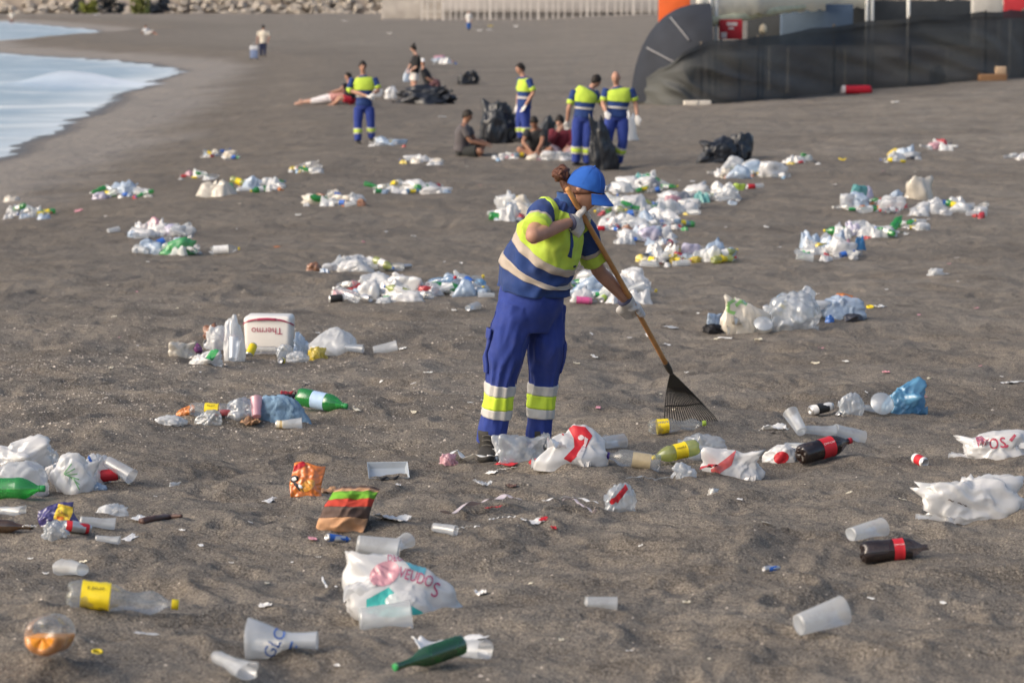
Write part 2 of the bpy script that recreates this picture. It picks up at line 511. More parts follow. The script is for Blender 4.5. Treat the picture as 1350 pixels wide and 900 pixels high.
def build_water():
    xs = np.concatenate([[-900, -400], np.linspace(-120, 0, 260)])
    ys = np.concatenate([[-60, 20], np.linspace(40, 260, 300), np.linspace(262, 480, 120)])
    X, Y = np.meshgrid(xs, ys)
    Z = SEA + 0.05 * perlin2(X / 3.0, Y / 1.6) + 0.03 * perlin2(X / 1.1, Y / 0.8 + 4) + 0.10 * np.exp(-((Y - 150 - 0.6 * (X + 22)) / 2.2) ** 2) * (0.6 + perlin2(X / 3, Y / 3)) * (X < -12)
    Z += 0.55 * np.exp(-((Y - 126 + 0.15 * (X + 18)) / 1.1) ** 2) * np.exp(-((X + 18.4) / 2.3) ** 2)
    V = np.stack([X, Y, Z], -1).reshape(-1, 3)
    nr, nc = X.shape
    idx = np.arange(nr * nc).reshape(nr, nc)
    F = np.stack([idx[:-1, :-1], idx[:-1, 1:], idx[1:, 1:], idx[1:, :-1]], -1).reshape(-1, 4)
    me = mesh_from('sea', V, [tuple(f) for f in F])
    cv = np.clip(1.6 * np.exp(-((Y - 129 + 0.15 * (X + 18)) / 3.2) ** 2) * np.exp(-((X + 17.2) / 4.2) ** 2) + 0.9 * np.exp(-((Y - 100 - 0.8 * (X + 17)) / 1.6) ** 2) * (X < -13.5), 0, 1).ravel()
    ac = me.attributes.new('crest', 'FLOAT', 'POINT'); ac.data.foreach_set('value', cv.astype(np.float32))
    at_ = me.attributes.new('shore', 'FLOAT', 'POINT'); at_.data.foreach_set('value', np.clip(shore_t(V[:, 0], V[:, 1]), -60, 5).astype(np.float32))
    m = bpy.data.materials.new('sea_water'); m.use_nodes = True
    nt = m.node_tree; N = nt.nodes.new; Lk = nt.links.new
    b = nt.nodes['Principled BSDF']
    b.inputs['Base Color'].default_value = (0.42, 0.50, 0.57, 1); b.inputs['Roughness'].default_value = 0.22; b.inputs['IOR'].default_value = 1.33
    geo = N('ShaderNodeNewGeometry')
    mp = N('ShaderNodeMapping'); mp.inputs['Scale'].default_value = (0.5, 1.2, 1); Lk(geo.outputs['Position'], mp.inputs[0])
    n = N('ShaderNodeTexNoise'); n.inputs['Scale'].default_value = 1.2; n.inputs['Detail'].default_value = 6
    Lk(mp.outputs[0], n.inputs['Vector'])
    bp = N('ShaderNodeBump'); bp.inputs['Strength'].default_value = 0.35; bp.inputs['Distance'].default_value = 0.1
    Lk(n.outputs['Fac'], bp.inputs['Height']); Lk(bp.outputs[0], b.inputs['Normal'])
    # drifting foam
    n2 = N('ShaderNodeTexNoise'); n2.inputs['Scale'].default_value = 0.35; n2.inputs['Detail'].default_value = 8; n2.inputs['Roughness'].default_value = 0.65
    Lk(mp.outputs[0], n2.inputs['Vector'])
    r = N('ShaderNodeMapRange'); r.inputs[1].default_value = 0.50; r.inputs[2].default_value = 0.68; r.inputs[4].default_value = 0.6
    Lk(n2.outputs['Fac'], r.inputs[0])
    mx = N('ShaderNodeMix'); mx.data_type = 'RGBA'; mx.inputs['A'].default_value = (0.34, 0.43, 0.52, 1); mx.inputs['B'].default_value = (0.85, 0.88, 0.90, 1)
    sa = N('ShaderNodeAttribute'); sa.attribute_name = 'shore'
    fr = N('ShaderNodeMapRange'); fr.inputs[1].default_value = -2.6; fr.inputs[2].default_value = -0.1; Lk(sa.outputs['Fac'], fr.inputs[0])
    fm = N('ShaderNodeMath'); fm.operation = 'MULTIPLY_ADD'; fm.inputs[1].default_value = 0.55; fm.use_clamp = True
    Lk(fr.outputs[0], fm.inputs[0]); Lk(r.outputs[0], fm.inputs[2])
    ca = N('ShaderNodeAttribute'); ca.attribute_name = 'crest'
    cm = N('ShaderNodeMath'); cm.operation = 'MULTIPLY'; Lk(ca.outputs['Fac'], cm.inputs[0]); Lk(n2.outputs['Fac'], cm.inputs[1])
    fa2 = N('ShaderNodeMath'); fa2.operation = 'MULTIPLY_ADD'; fa2.inputs[1].default_value = 2.2; fa2.use_clamp = True; Lk(cm.outputs[0], fa2.inputs[0]); Lk(fm.outputs[0], fa2.inputs[2])
    Lk(fa2.outputs[0], mx.inputs['Factor']); Lk(mx.outputs['Result'], b.inputs['Base Color'])
    tag(obj('sea_water', me, m), kind='structure')

GROUND = build_ground()
build_water()

# ---------------------------------------------------------------- far end of the beach
def rock_bank():
    rs = np.random.RandomState(3)
    parts = []
    for k in range(1500):
        x = rs.uniform(-150, 95); lay = rs.rand()
        y = 512 + lay * 6 + 0.02 * abs(x); z = gz(x, y) + lay * 5.0 - 0.2
        r = rs.uniform(0.45, 0.95)
        v = rs.normal(size=(12, 3)); v /= np.linalg.norm(v, axis=1)[:, None]
        bm = bmesh.new()
        for q in v: bm.verts.new(tuple(q * r * np.array([1.2, 1, 0.85]) + np.array([x, y, z])))
        bmesh.ops.convex_hull(bm, input=bm.verts[:])
        bm.verts.index_update()
        parts.append(([tuple(q.co) for q in bm.verts], [tuple(q.index for q in f.verts) for f in bm.faces]))
        bm.free()
    V, F = join_vf(parts)
    o = obj('rock_bank', mesh_from('rock_bank', V, F, False), mat('pale_rock', (0.37, 0.33, 0.285), 0.95, var=0.2, scale=0.8))
    tag(o, 'pale beige boulder bank along the far end of the beach', 'rocks', kind='stuff')
    x0 = -150
    me = bevel_box('bank_core', -152, 97, 516, 530, CAMZ - 4, CAMZ + 3.0, 0.3)
    tag(obj('promenade_wall', me, mat('promenade_stone', (0.40, 0.34, 0.29), 0.9, var=0.2, scale=0.3)), 'pale stone promenade wall behind the boulder bank', 'wall')

def hedge(px0, px1, d, h, colr, name, label):
    a = at_depth(px0, 10, d); b = at_depth(px1, 10, d)
    rs = np.random.RandomState(int(px0))
    n = int(700 * (b.x - a.x) / 10)
    V = []; F = []
    for k in range(n):
        x = rs.uniform(a.x, b.x); y = d + rs.uniform(-1, 1)
        z = gz(x, d) + rs.uniform(0, 1) ** 0.8 * h * (0.75 + 0.35 * math.sin(x * 1.7) * math.sin(x * 0.6))
        c = np.array([x, y, z]); u = rs.normal(size=3) * 0.22; v = rs.normal(size=3) * 0.22
        i = len(V); V += [c - u, c + v, c + u, c - v]; F.append((i, i + 1, i + 2, i + 3))
    root = empty(name, (0, 0, 0))
    obj('crown', mesh_from('crown', V, F, False), mat('leaf_' + name + str(px0), colr, 0.7, var=0.5, scale=1.5), root)
    for x in np.arange(a.x + 0.6, b.x, 1.6):
        obj('stem', smooth_mesh('stem', [Tube([(x, d, gz(x, d) - 0.1), (x + 0.2, d, gz(x, d) + h * 0.6)], [0.08, 0.04]).vf(m=3, n=6)]), mat('bark', (0.08, 0.06, 0.045), 0.9), root)
    tag(root, label, 'shrub', 'shrubs in front of the far wall')

rock_bank()
hedge(97, 120, 505, 3.4, (0.035, 0.045, 0.05), 'far_shrub', 'dark shrub at the foot of the far boulder bank')
hedge(107, 126, 502, 3.0, (0.17, 0.19, 0.04), 'far_shrub', 'yellow-green shrub beside the dark shrub at the boulder bank')
hedge(128, 162, 505, 3.6, (0.035, 0.045, 0.055), 'far_shrub', 'wide dark bluish shrub before the far boulder bank')
hedge(172, 196, 502, 3.2, (0.16, 0.18, 0.05), 'far_shrub', 'small yellow-green shrub by the far boulders')
hedge(196, 222, 505, 3.4, (0.05, 0.06, 0.075), 'far_shrub', 'grey-blue shrub at the right end of the row')

# white post fence and building behind it
def far_fence():
    d = 372.0
    a = at_depth(556, 25, d); b = at_depth(874, 25, d)
    root = empty('post_fence', (0.5 * (a.x + b.x), d, gz(0.5 * (a.x + b.x), d)))
    white = mat('weathered_white', (0.62, 0.58, 0.54), 0.7, var=0.1, scale=1)
    v, f = box_vf(-0.075, 0.075, -0.075, 0.075, -0.3, 3.6)
    pm = mesh_from('post', v, f, False)
    xs = np.arange(a.x, b.x, 0.85)
    for i, x in enumerate(xs):
        q = obj('post', pm, white, root, (x - root.location.x + 0.15 * math.sin(i * 5), 0.1 * math.sin(i * 3), gz(x, d) - root.location.z), scale=(1.0 + (0.9 if i % 7 == 3 else 0), 1, 1 if i % 7 == 3 else 0.78 + 0.1 * math.sin(i * 2.1)))
    for hh in (1.0, 2.35):
        v, f = box_vf(a.x - root.location.x, b.x - root.location.x, -0.14, -0.09, hh - 0.05, hh + 0.05)
        obj('rail', mesh_from('rail', v, f, False), white, root)
    tag(root, 'weathered white post fence running across the far sand', 'fence')
    me = bevel_box('hut', a.x - 6, b.x + 8, d + 24, d + 34, CAMZ - 4, CAMZ - 0.45, 0.1)
    o = obj('beach_terrace', me, mat('grey_terrace', (0.36, 0.33, 0.30), 0.8, var=0.3, scale=0.5)); tag(o, 'grey low terrace behind the white post fence', 'terrace')
    me = bevel_box('hut2', a.x + 2, b.x + 8, d + 20, d + 23.4, CAMZ - 1.9, CAMZ + 2.2, 0.1)
    root2 = empty('beach_building', (0, 0, 0))
    obj('wall', me, mat('pink_white_wall', (0.44, 0.41, 0.39), 0.8, var=0.12, scale=0.4), root2)
    v, f = box_vf(a.x + 2, b.x + 8, d + 21, d + 22, CAMZ - 4, CAMZ - 1.88)
    obj('plinth', mesh_from('plinth', v, f, False), mat('dim_plinth', (0.28, 0.26, 0.25), 0.8), root2)
    tag(root2, 'pale pinkish low beach building behind the white post fence', 'building')
far_fence()
# ---------------------------------------------------------------- people
def nrm(v):
    v = np.array(v, float); return v / (np.linalg.norm(v) + 1e-9)

def skin_mat(k):
    c = {'tan': (0.43, 0.235, 0.165), 'brown': (0.30, 0.155, 0.10), 'light': (0.52, 0.31, 0.23)}[k]
    return mat('skin_' + k, c, 0.55, 0.35, var=0.10, scale=14, bump=0.05, bscale=120)

def head_frame(face):
    f = nrm(face); r = nrm(np.cross(f, (0, 0, 1))); u = np.cross(r, f)
    return r, f, u

def head_vf(c, face, k=1.0, n=40):
    r, f, u = head_frame(face)
    V = []; F = []
    m = n
    for i in range(m + 1):
        ph = math.pi * i / m
        for j in range(n):
            th = 2 * math.pi * j / n
            x, y, z = math.sin(ph) * math.cos(th), math.sin(ph) * math.sin(th), math.cos(ph)
            X, Y, Z = 0.074 * x, 0.094 * y, 0.116 * z
            low = max(0.0, -z)
            X *= 1 - 0.34 * low ** 1.3
            if y < 0: Y *= 1 - 0.38 * low ** 1.2
            else: Y *= 1 - 0.10 * low + 0.10 * low ** 4
            if y > 0:
                g = lambda cx, cz, sx, sz, a: a * math.exp(-((X - cx) / sx) ** 2 - ((Z - cz) / sz) ** 2)
                Y += g(0, -0.022, 0.010, 0.016, 0.024) + g(0, -0.002, 0.008, 0.020, 0.010)
                Y += g(0, 0.026, 0.05, 0.012, 0.006)
                Y -= g(0.030, 0.006, 0.015, 0.012, 0.011) + g(-0.030, 0.006, 0.015, 0.012, 0.011)
                Y += g(0, -0.055, 0.020, 0.007, 0.008) + g(0, -0.066, 0.018, 0.006, 0.006) - g(0, -0.0605, 0.02, 0.003, 0.005)
                Y += g(0, -0.094, 0.020, 0.016, 0.012)
            V.append(c + k * (X * r + Y * f + Z * u))
    for i in range(m):
        for j in range(n):
            a, b = i * n + j, i * n + (j + 1) % n
            F.append((a, a + n, b + n, b))
    for s in (-1, 1):   # ears
        e = Tube([c + k * (s * 0.068 * r - 0.004 * f + 0.022 * u), c + k * (s * 0.078 * r - 0.010 * f + 0.010 * u), c + k * (s * 0.070 * r - 0.002 * f - 0.028 * u)],
                 [(0.008 * k, 0.013 * k), (0.009 * k, 0.018 * k), (0.006 * k, 0.010 * k)], side=r)
        v, q = e.vf(m=6, n=8)
        o = len(V); V.extend(v); F.extend([tuple(i + o for i in w_) for w_ in q])
    return V, F

def shell(c, face, k, zmin, grow, n=32, m=14, front=None, back=None, tilt=0.0, bumps=0.0, seed=0):
    """cap or hair shell over the skull: the part above a plane in head space"""
    r, f, u = head_frame(face)
    V = []; F = []
    for i in range(m + 1):
        q = i / m
        for j in range(n):
            th = 2 * math.pi * j / n
            yy = math.sin(th)
            zl = zmin + (front if front is not None else 0) * max(0, yy) + (back if back is not None else 0) * max(0, -yy)
            pm = math.acos(max(-0.98, min(0.98, zl)))
            ph = pm * q
            x, y, z = math.sin(ph) * math.cos(th), math.sin(ph) * yy, math.cos(ph)
            low = max(0.0, -z)
            X, Y, Z = 0.074 * x * (1 - 0.34 * low ** 1.3), 0.094 * y * (1 - 0.3 * low if y < 0 else 1), 0.116 * z
            g = grow
            if bumps: g = grow + bumps * mnoise.noise(Vector((x * 4 + seed, y * 4, z * 4)))
            l = math.sqrt(X * X + Y * Y + Z * Z)
            sc = 1 + g / l
            V.append(c + k * sc * (X * r + Y * f + Z * u))
    for i in range(m):
        for j in range(n):
            a, b = i * n + j, i * n + (j + 1) % n
            F.append((a, a + n, b + n, b))
    # inner skin for thickness
    o = len(V); nn = (m + 1) * n
    for i in range(nn): V.append(c + (V[i] - c) * (1 - 0.006 / max(0.02, np.linalg.norm(V[i] - c))))
    for i in range(m):
        for j in range(n):
            a, b = i * n + j, i * n + (j + 1) % n
            F.append((o + a, o + b, o + b + n, o + a + n))
    for j in range(n):
        a, b = m * n + j, m * n + (j + 1) % n
        F.append((a, o + a, o + b, b))
    return V, F

def eyes(parent, c, face, k):
    r, f, u = head_frame(face)
    for s in (-1, 1):
        p = c + k * (s * 0.030 * r + 0.078 * f + 0.006 * u)
        v, q = Tube([p - 0.010 * k * u, p, p + 0.010 * k * u], [0.002, 0.0115 * k, 0.002], side=r).vf(m=7, n=10)
        obj('eye', smooth_mesh('eye', [(v, q)]), mat('eye_dark', (0.05, 0.035, 0.03), 0.2), parent)

def boot_vf(ank, toe_dir, k=1.0, sole=0.0):
    """ankle point and a level toe direction; sole at ank.z - 0.085k"""
    d = nrm((toe_dir[0], toe_dir[1], 0)); b = np.array((-d[1], d[0], 0)); z = np.array((0, 0, 1.0))
    a = np.array(ank)
    g = a - z * 0.085 * k
    t1 = Tube([g - d * 0.075 * k + z * 0.042 * k, g - d * 0.05 * k + z * 0.045 * k, g + d * 0.03 * k + z * 0.042 * k, g + d * 0.12 * k + z * 0.036 * k, g + d * 0.185 * k + z * 0.028 * k, g + d * 0.20 * k + z * 0.024 * k],
              [(0.02 * k, 0.02 * k), (0.036 * k, 0.042 * k), (0.042 * k, 0.044 * k), (0.048 * k, 0.035 * k), (0.036 * k, 0.026 * k), (0.01 * k, 0.01 * k)], side=b, power=2.6)
    t2 = Tube([a + z * 0.07 * k, a, g + d * 0.005 * k + z * 0.04 * k], [0.052 * k, 0.050 * k, 0.045 * k], side=b)
    return [t1.vf(m=14, n=16), t2.vf(m=8, n=16)]

def fist_vf(c, ax, w, wrist, k=1.0, rg=0.020):
    """closed hand: fingers wrapped round an axis through c, palm towards w"""
    ax = nrm(ax); w = np.array(w, float); w = nrm(w - ax * w.dot(ax)); t = np.cross(ax, w)
    parts = []
    for i, ln in enumerate((3.9, 4.3, 4.1, 3.5)):
        q = c + ax * (i - 1.5) * 0.0215 * k
        R_ = rg + 0.009 * k
        pts = [q + w * (R_ + 0.028 * k) + t * 0.018 * k]
        for a in np.linspace(0.35, ln, 7):
            pts.append(q + R_ * (w * math.cos(a) + t * math.sin(a)))
        parts.append(Tube(pts, [0.0115 * k] + [0.0115 * k] * 3 + [0.0105 * k] * 3 + [0.0085 * k], side=ax).vf(m=16, n=9))
    R_ = rg + 0.010 * k
    q = c - ax * 0.045 * k
    pts = [c - ax * 0.02 * k + w * (R_ + 0.03 * k), q + w * (R_ + 0.006 * k) - t * 0.012 * k] + [q - ax * 0.004 * k + R_ * (w * math.cos(a) - t * math.sin(a)) for a in (0.7, 1.4, 2.1, 2.6)]
    parts.append(Tube(pts, [0.015 * k, 0.015 * k, 0.0135 * k, 0.0125 * k, 0.011 * k, 0.009 * k], side=ax).vf(m=14, n=9))
    pc = c + w * (R_ + 0.016 * k)
    wr = np.array(wrist)
    parts.append(Tube([pc - w * 0.012 * k + t * 0.004, pc + w * 0.018 * k, pc * 0.55 + wr * 0.45, wr], [(0.046 * k, 0.017 * k), (0.045 * k, 0.022 * k), (0.040 * k, 0.025 * k), (0.034 * k, 0.030 * k)], side=ax, power=2.3).vf(m=14, n=16))
    return parts

def relaxed_hand_vf(wrist, d, side, k=1.0):
    d = nrm(d); side = nrm(np.array(side) - d * np.dot(side, d)); t = np.cross(d, side)
    w = np.array(wrist); parts = [Tube([w - d * 0.01, w + d * 0.04 * k, w + d * 0.095 * k], [(0.028 * k, 0.02 * k), (0.040 * k, 0.018 * k), (0.040 * k, 0.013 * k)], side=side).vf(m=8, n=12)]
    for i, ln in enumerate((0.068, 0.078, 0.072, 0.055)):
        b = w + d * 0.088 * k + side * (i - 1.5) * 0.020 * k
        parts.append(Tube([b, b + d * ln * 0.45 * k + t * 0.006 * k, b + d * ln * 0.85 * k + t * 0.026 * k], [0.0095 * k, 0.009 * k, 0.007 * k], side=side).vf(m=7, n=8))
    b = w + d * 0.03 * k - side * 0.03 * k
    parts.append(Tube([b, b + d * 0.035 * k - side * 0.022 * k, b + d * 0.065 * k - side * 0.020 * k + t * 0.01], [0.013 * k, 0.011 * k, 0.008 * k], side=side).vf(m=6, n=8))
    return parts

def remeshed(name, parts, vox, smooth=2):
    me = smooth_mesh(name + '_src', parts)
    return_me = evald(me, [('REMESH', dict(mode='VOXEL', voxel_size=vox, use_smooth_shade=True)), ('SMOOTH', dict(factor=0.5, iterations=smooth))], name)
    return return_me

NAVY = (0.022, 0.050, 0.175); ROYAL = (0.028, 0.050, 0.235); HIVIS = (0.47, 0.63, 0.075)
def cloth(name, col, **k):
    return mat('cloth_' + name, col, 0.82, 0.2, var=k.get('var', 0.07), scale=k.get('scale', 25), bump=0.25, bscale=240, sheen=k.get('sheen', 0.1))

def person(label, fx, fy, J, top, bottom, skin='tan', hair=(0.02, 0.015, 0.012), face=(0, -1, 0), k=1.0, gloves=None, shoes=(0.03, 0.03, 0.03), bald=False, cap=None, group=None, hairlen=0.05, ground=True, bun=False, vox=0.014, name='person', toe=None, bellyw=1.0, anchor=None):
    """J: joints in photograph pixels plus depth offset (m) from the standing point"""
    if anchor is None:
        O, s = P(fx, fy)
    else:
        O = anchor
    def pt(q):
        return np.array(at_depth(q[0], q[1], O.y + q[2]) - O)
    j = {a: pt(b) for a, b in J.items()}
    root = empty(name, O)
    sk = skin_mat(skin)
    lat = nrm(j['shR'] - j['shL'])
    # ---- body
    parts = [head_vf(j['head'], face, k, 28)]
    parts.append(Tube([j['neck'] * 0.8 + j['chest'] * 0.2, j['neck'], j['head'] * 0.75 + j['neck'] * 0.25], [0.060 * k, 0.054 * k, 0.052 * k], side=lat).vf(m=6, n=12))
    wsh = np.linalg.norm(j['shR'] - j['shL']) / 2
    wt = max(0.13 * k, min(wsh, 0.2 * k))
    tor = Tube([j['pelvis'], j['pelvis'] * 0.6 + j['chest'] * 0.4, j['chest'], j['neck'] * 0.7 + j['chest'] * 0.3, j['neck']],
               [(0.155 * k, 0.11 * k), (0.145 * k, 0.105 * k), (wt * 1.0, 0.115 * k), (wt * 0.95, 0.09 * k), (0.06 * k, 0.055 * k)], side=lat)
    parts.append(tor.vf(m=16, n=20))
    arms = {}; legs = {}
    for s in 'RL':
        a = Tube([j['sh' + s], j['el' + s], j['ha' + s]], [0.052 * k, 0.043 * k, 0.030 * k], side=lat)
        arms[s] = a
        parts.append(Tube([j['sh' + s], (j['sh' + s] + j['el' + s]) / 2, j['el' + s], (j['el' + s] * 0.6 + j['ha' + s] * 0.4), j['ha' + s]], [0.056 * k, 0.047 * k, 0.041 * k, 0.040 * k, 0.029 * k], side=lat).vf(m=16, n=12))
        dd = nrm(j['ha' + s] - j['el' + s])
        if not gloves:
            parts += relaxed_hand_vf(j['ha' + s], dd, lat + 0.01, k)
        l = Tube([j['hip' + s], j['kn' + s], j['an' + s]], [0.085 * k, 0.058 * k, 0.042 * k], side=lat)
        legs[s] = l
        parts.append(Tube([j['hip' + s], j['kn' + s] * 0.5 + j['hip' + s] * 0.5, j['kn' + s], j['kn' + s] * 0.65 + j['an' + s] * 0.35, j['an' + s]], [0.088 * k, 0.078 * k, 0.056 * k, 0.054 * k, 0.036 * k], side=lat).vf(m=18, n=12))
        if not shoes:
            parts += boot_vf(j['an' + s], toe or face, 0.9 * k)
    obj('body', remeshed('body', parts, vox), sk, root)
    if k > 0.5 and vox <= 0.016: eyes(root, j['head'], face, k)
    # ---- head cover
    hm = mat('hair_%.3f' % hair[0], hair, 0.6, 0.3, var=0.3, scale=60)
    if not bald:
        obj('hair', smooth_mesh('hair', [shell(j['head'], face, k, 0.02 - hairlen * 3, 0.010, front=0.62, back=-0.35, bumps=0.008, seed=fx)]), hm, root)
    if bun:
        r_, f_, u_ = head_frame(face); bc = j['head'] + k * (-0.05 * f_ + 0.13 * u_)
        obj('hair_bun', smooth_mesh('hair_bun', [Tube([bc - u_ * 0.03, bc, bc + u_ * 0.04], [0.02, 0.045, 0.012]).vf(m=8, n=10)]), hm, root)
    if cap:
        cr = cloth('cap%.2f' % cap[0], cap)
        c_ = obj('cap', smooth_mesh('cap', [shell(j['head'], face, k, 0.25, 0.014)]), cr, root)
        r_, f_, u_ = head_frame(face)
        b0 = j['head'] + k * (0.09 * f_ + 0.035 * u_)
        obj('brim', smooth_mesh('brim', [Tube([b0 - f_ * 0.03, b0 + f_ * 0.03, b0 + f_ * 0.07], [(0.07, 0.006), (0.068, 0.006), (0.03, 0.004)], side=r_).vf(m=8, n=14)]), cr, c_)
    # ---- top
    tc, tn = top['col'], top['name']
    hv = top.get('hivis')
    sl = top.get('sleeve', 0.5)
    if hv:
        base, yel, slv = cloth('navy', NAVY), cloth('hivis', HIVIS), cloth('navy', NAVY)
    else:
        base = slv = cloth(tn, tc)
    hem = top.get('hem', 0.0)
    pel = j['pelvis']; ch = j['chest']; nk = j['neck']
    ts = Tube([pel * (1 - hem) + ch * hem, pel * 0.6 + ch * 0.4, ch, nk * 0.62 + ch * 0.38, nk * 0.9 + ch * 0.1, nk],
              [(0.178 * k * bellyw, 0.135 * k * bellyw), (0.168 * k * bellyw, 0.130 * k * bellyw), (wt * 1.12, 0.138 * k), (wt * 1.02, 0.105 * k), (0.085 * k, 0.075 * k), (0.062 * k, 0.06 * k)], side=lat, fold=0.010 * k, seed=fx % 17, fu=6, power=2.2)
    sh = obj('shirt', smooth_mesh('shirt', [ts.vf(m=24, n=28)]), base, root)
    if hv:
        obj('yoke', smooth_mesh('yoke', [ts.vf(0.50, 0.93, 14, 28, 0.005)]), yel, sh)
        obj('reflective_band', smooth_mesh('reflective_band', [ts.vf(0.27, 0.34, 5, 28, 0.006)]), mat('reflective', (0.50, 0.48, 0.45), 0.45), sh)
        obj('collar', smooth_mesh('collar', [ts.vf(0.93, 1.0, 5, 20, 0.008)]), base, sh)
    for s in 'RL':
        at = Tube([j['sh' + s] * 0.94 + nk * 0.06, j['sh' + s] * 0.5 + j['el' + s] * 0.5, j['el' + s], j['el' + s] * 0.4 + j['ha' + s] * 0.6, j['ha' + s]], [0.072 * k, 0.066 * k, 0.058 * k, 0.050 * k, 0.042 * k], side=lat, fold=0.006, seed=3, fu=9)
        obj('sleeve', smooth_mesh('sleeve', [at.vf(0, sl, 12, 18)]), slv, sh)
        if hv:
            obj('sleeve_cuff', smooth_mesh('sleeve_cuff', [at.vf(sl * 0.72, sl * 1.01, 5, 18, 0.004)]), yel, sh)
    # ---- bottom
    bc = cloth(bottom['name'], bottom['col'])
    bl = bottom.get('length', 1.0)
    wd = bottom.get('wide', 1.0)
    tp = [Tube([pel + (ch - pel) * 0.12, pel, (j['hipR'] + j['hipL']) / 2 * 0.9 + (j['knR'] + j['knL']) / 2 * 0.1], [(0.165 * k, 0.125 * k), (0.178 * k, 0.135 * k), (0.14 * k, 0.11 * k)], side=lat).vf(m=8, n=24)]
    lt = {}
    for s in 'RL':
        t = Tube([j['hip' + s] * 0.97 + pel * 0.03, j['hip' + s] * 0.5 + j['kn' + s] * 0.5, j['kn' + s], j['kn' + s] * 0.5 + j['an' + s] * 0.5, j['an' + s] + np.array((0, 0, 0.01))], [0.105 * k, 0.098 * k * wd, 0.082 * k * wd, 0.078 * k * wd, 0.074 * k * wd], side=lat, fold=0.008, seed=5, fu=5)
        lt[s] = t
        tp.append(t.vf(0, bl, 20, 18))
    tr = obj('trousers' if bl > 0.7 else 'shorts', remeshed('trousers', tp, max(0.012, vox * 0.9), 1), bc, root)
    if bottom.get('bands'):
        for s in 'RL':
            for (u0, u1, mm_) in ((0.63, 0.665, 'g'), (0.665, 0.765, 'y'), (0.765, 0.80, 'g')):
                obj('reflective_band', smooth_mesh('reflective_band', [lt[s].vf(u0, u1, 4, 18, 0.010)]), cloth('hivis', HIVIS) if mm_ == 'y' else mat('reflective', (0.50, 0.48, 0.45), 0.45), tr)
    for s in 'RL':
        if shoes:
            obj('shoe', smooth_mesh('shoe', boot_vf(j['an' + s], toe or face, 0.95 * k)), mat('shoe_%.2f' % shoes[0], shoes, 0.6), root)
        if gloves:
            dd = nrm(j['ha' + s] - j['el' + s])
            obj('glove', remeshed('glove', relaxed_hand_vf(j['ha' + s], dd, lat + 0.01, 1.15 * k), 0.009, 1), mat('glove_%.2f' % gloves[0], gloves, 0.8, var=0.1), root)
    tag(root, label, 'person', group)
    return root, j, O

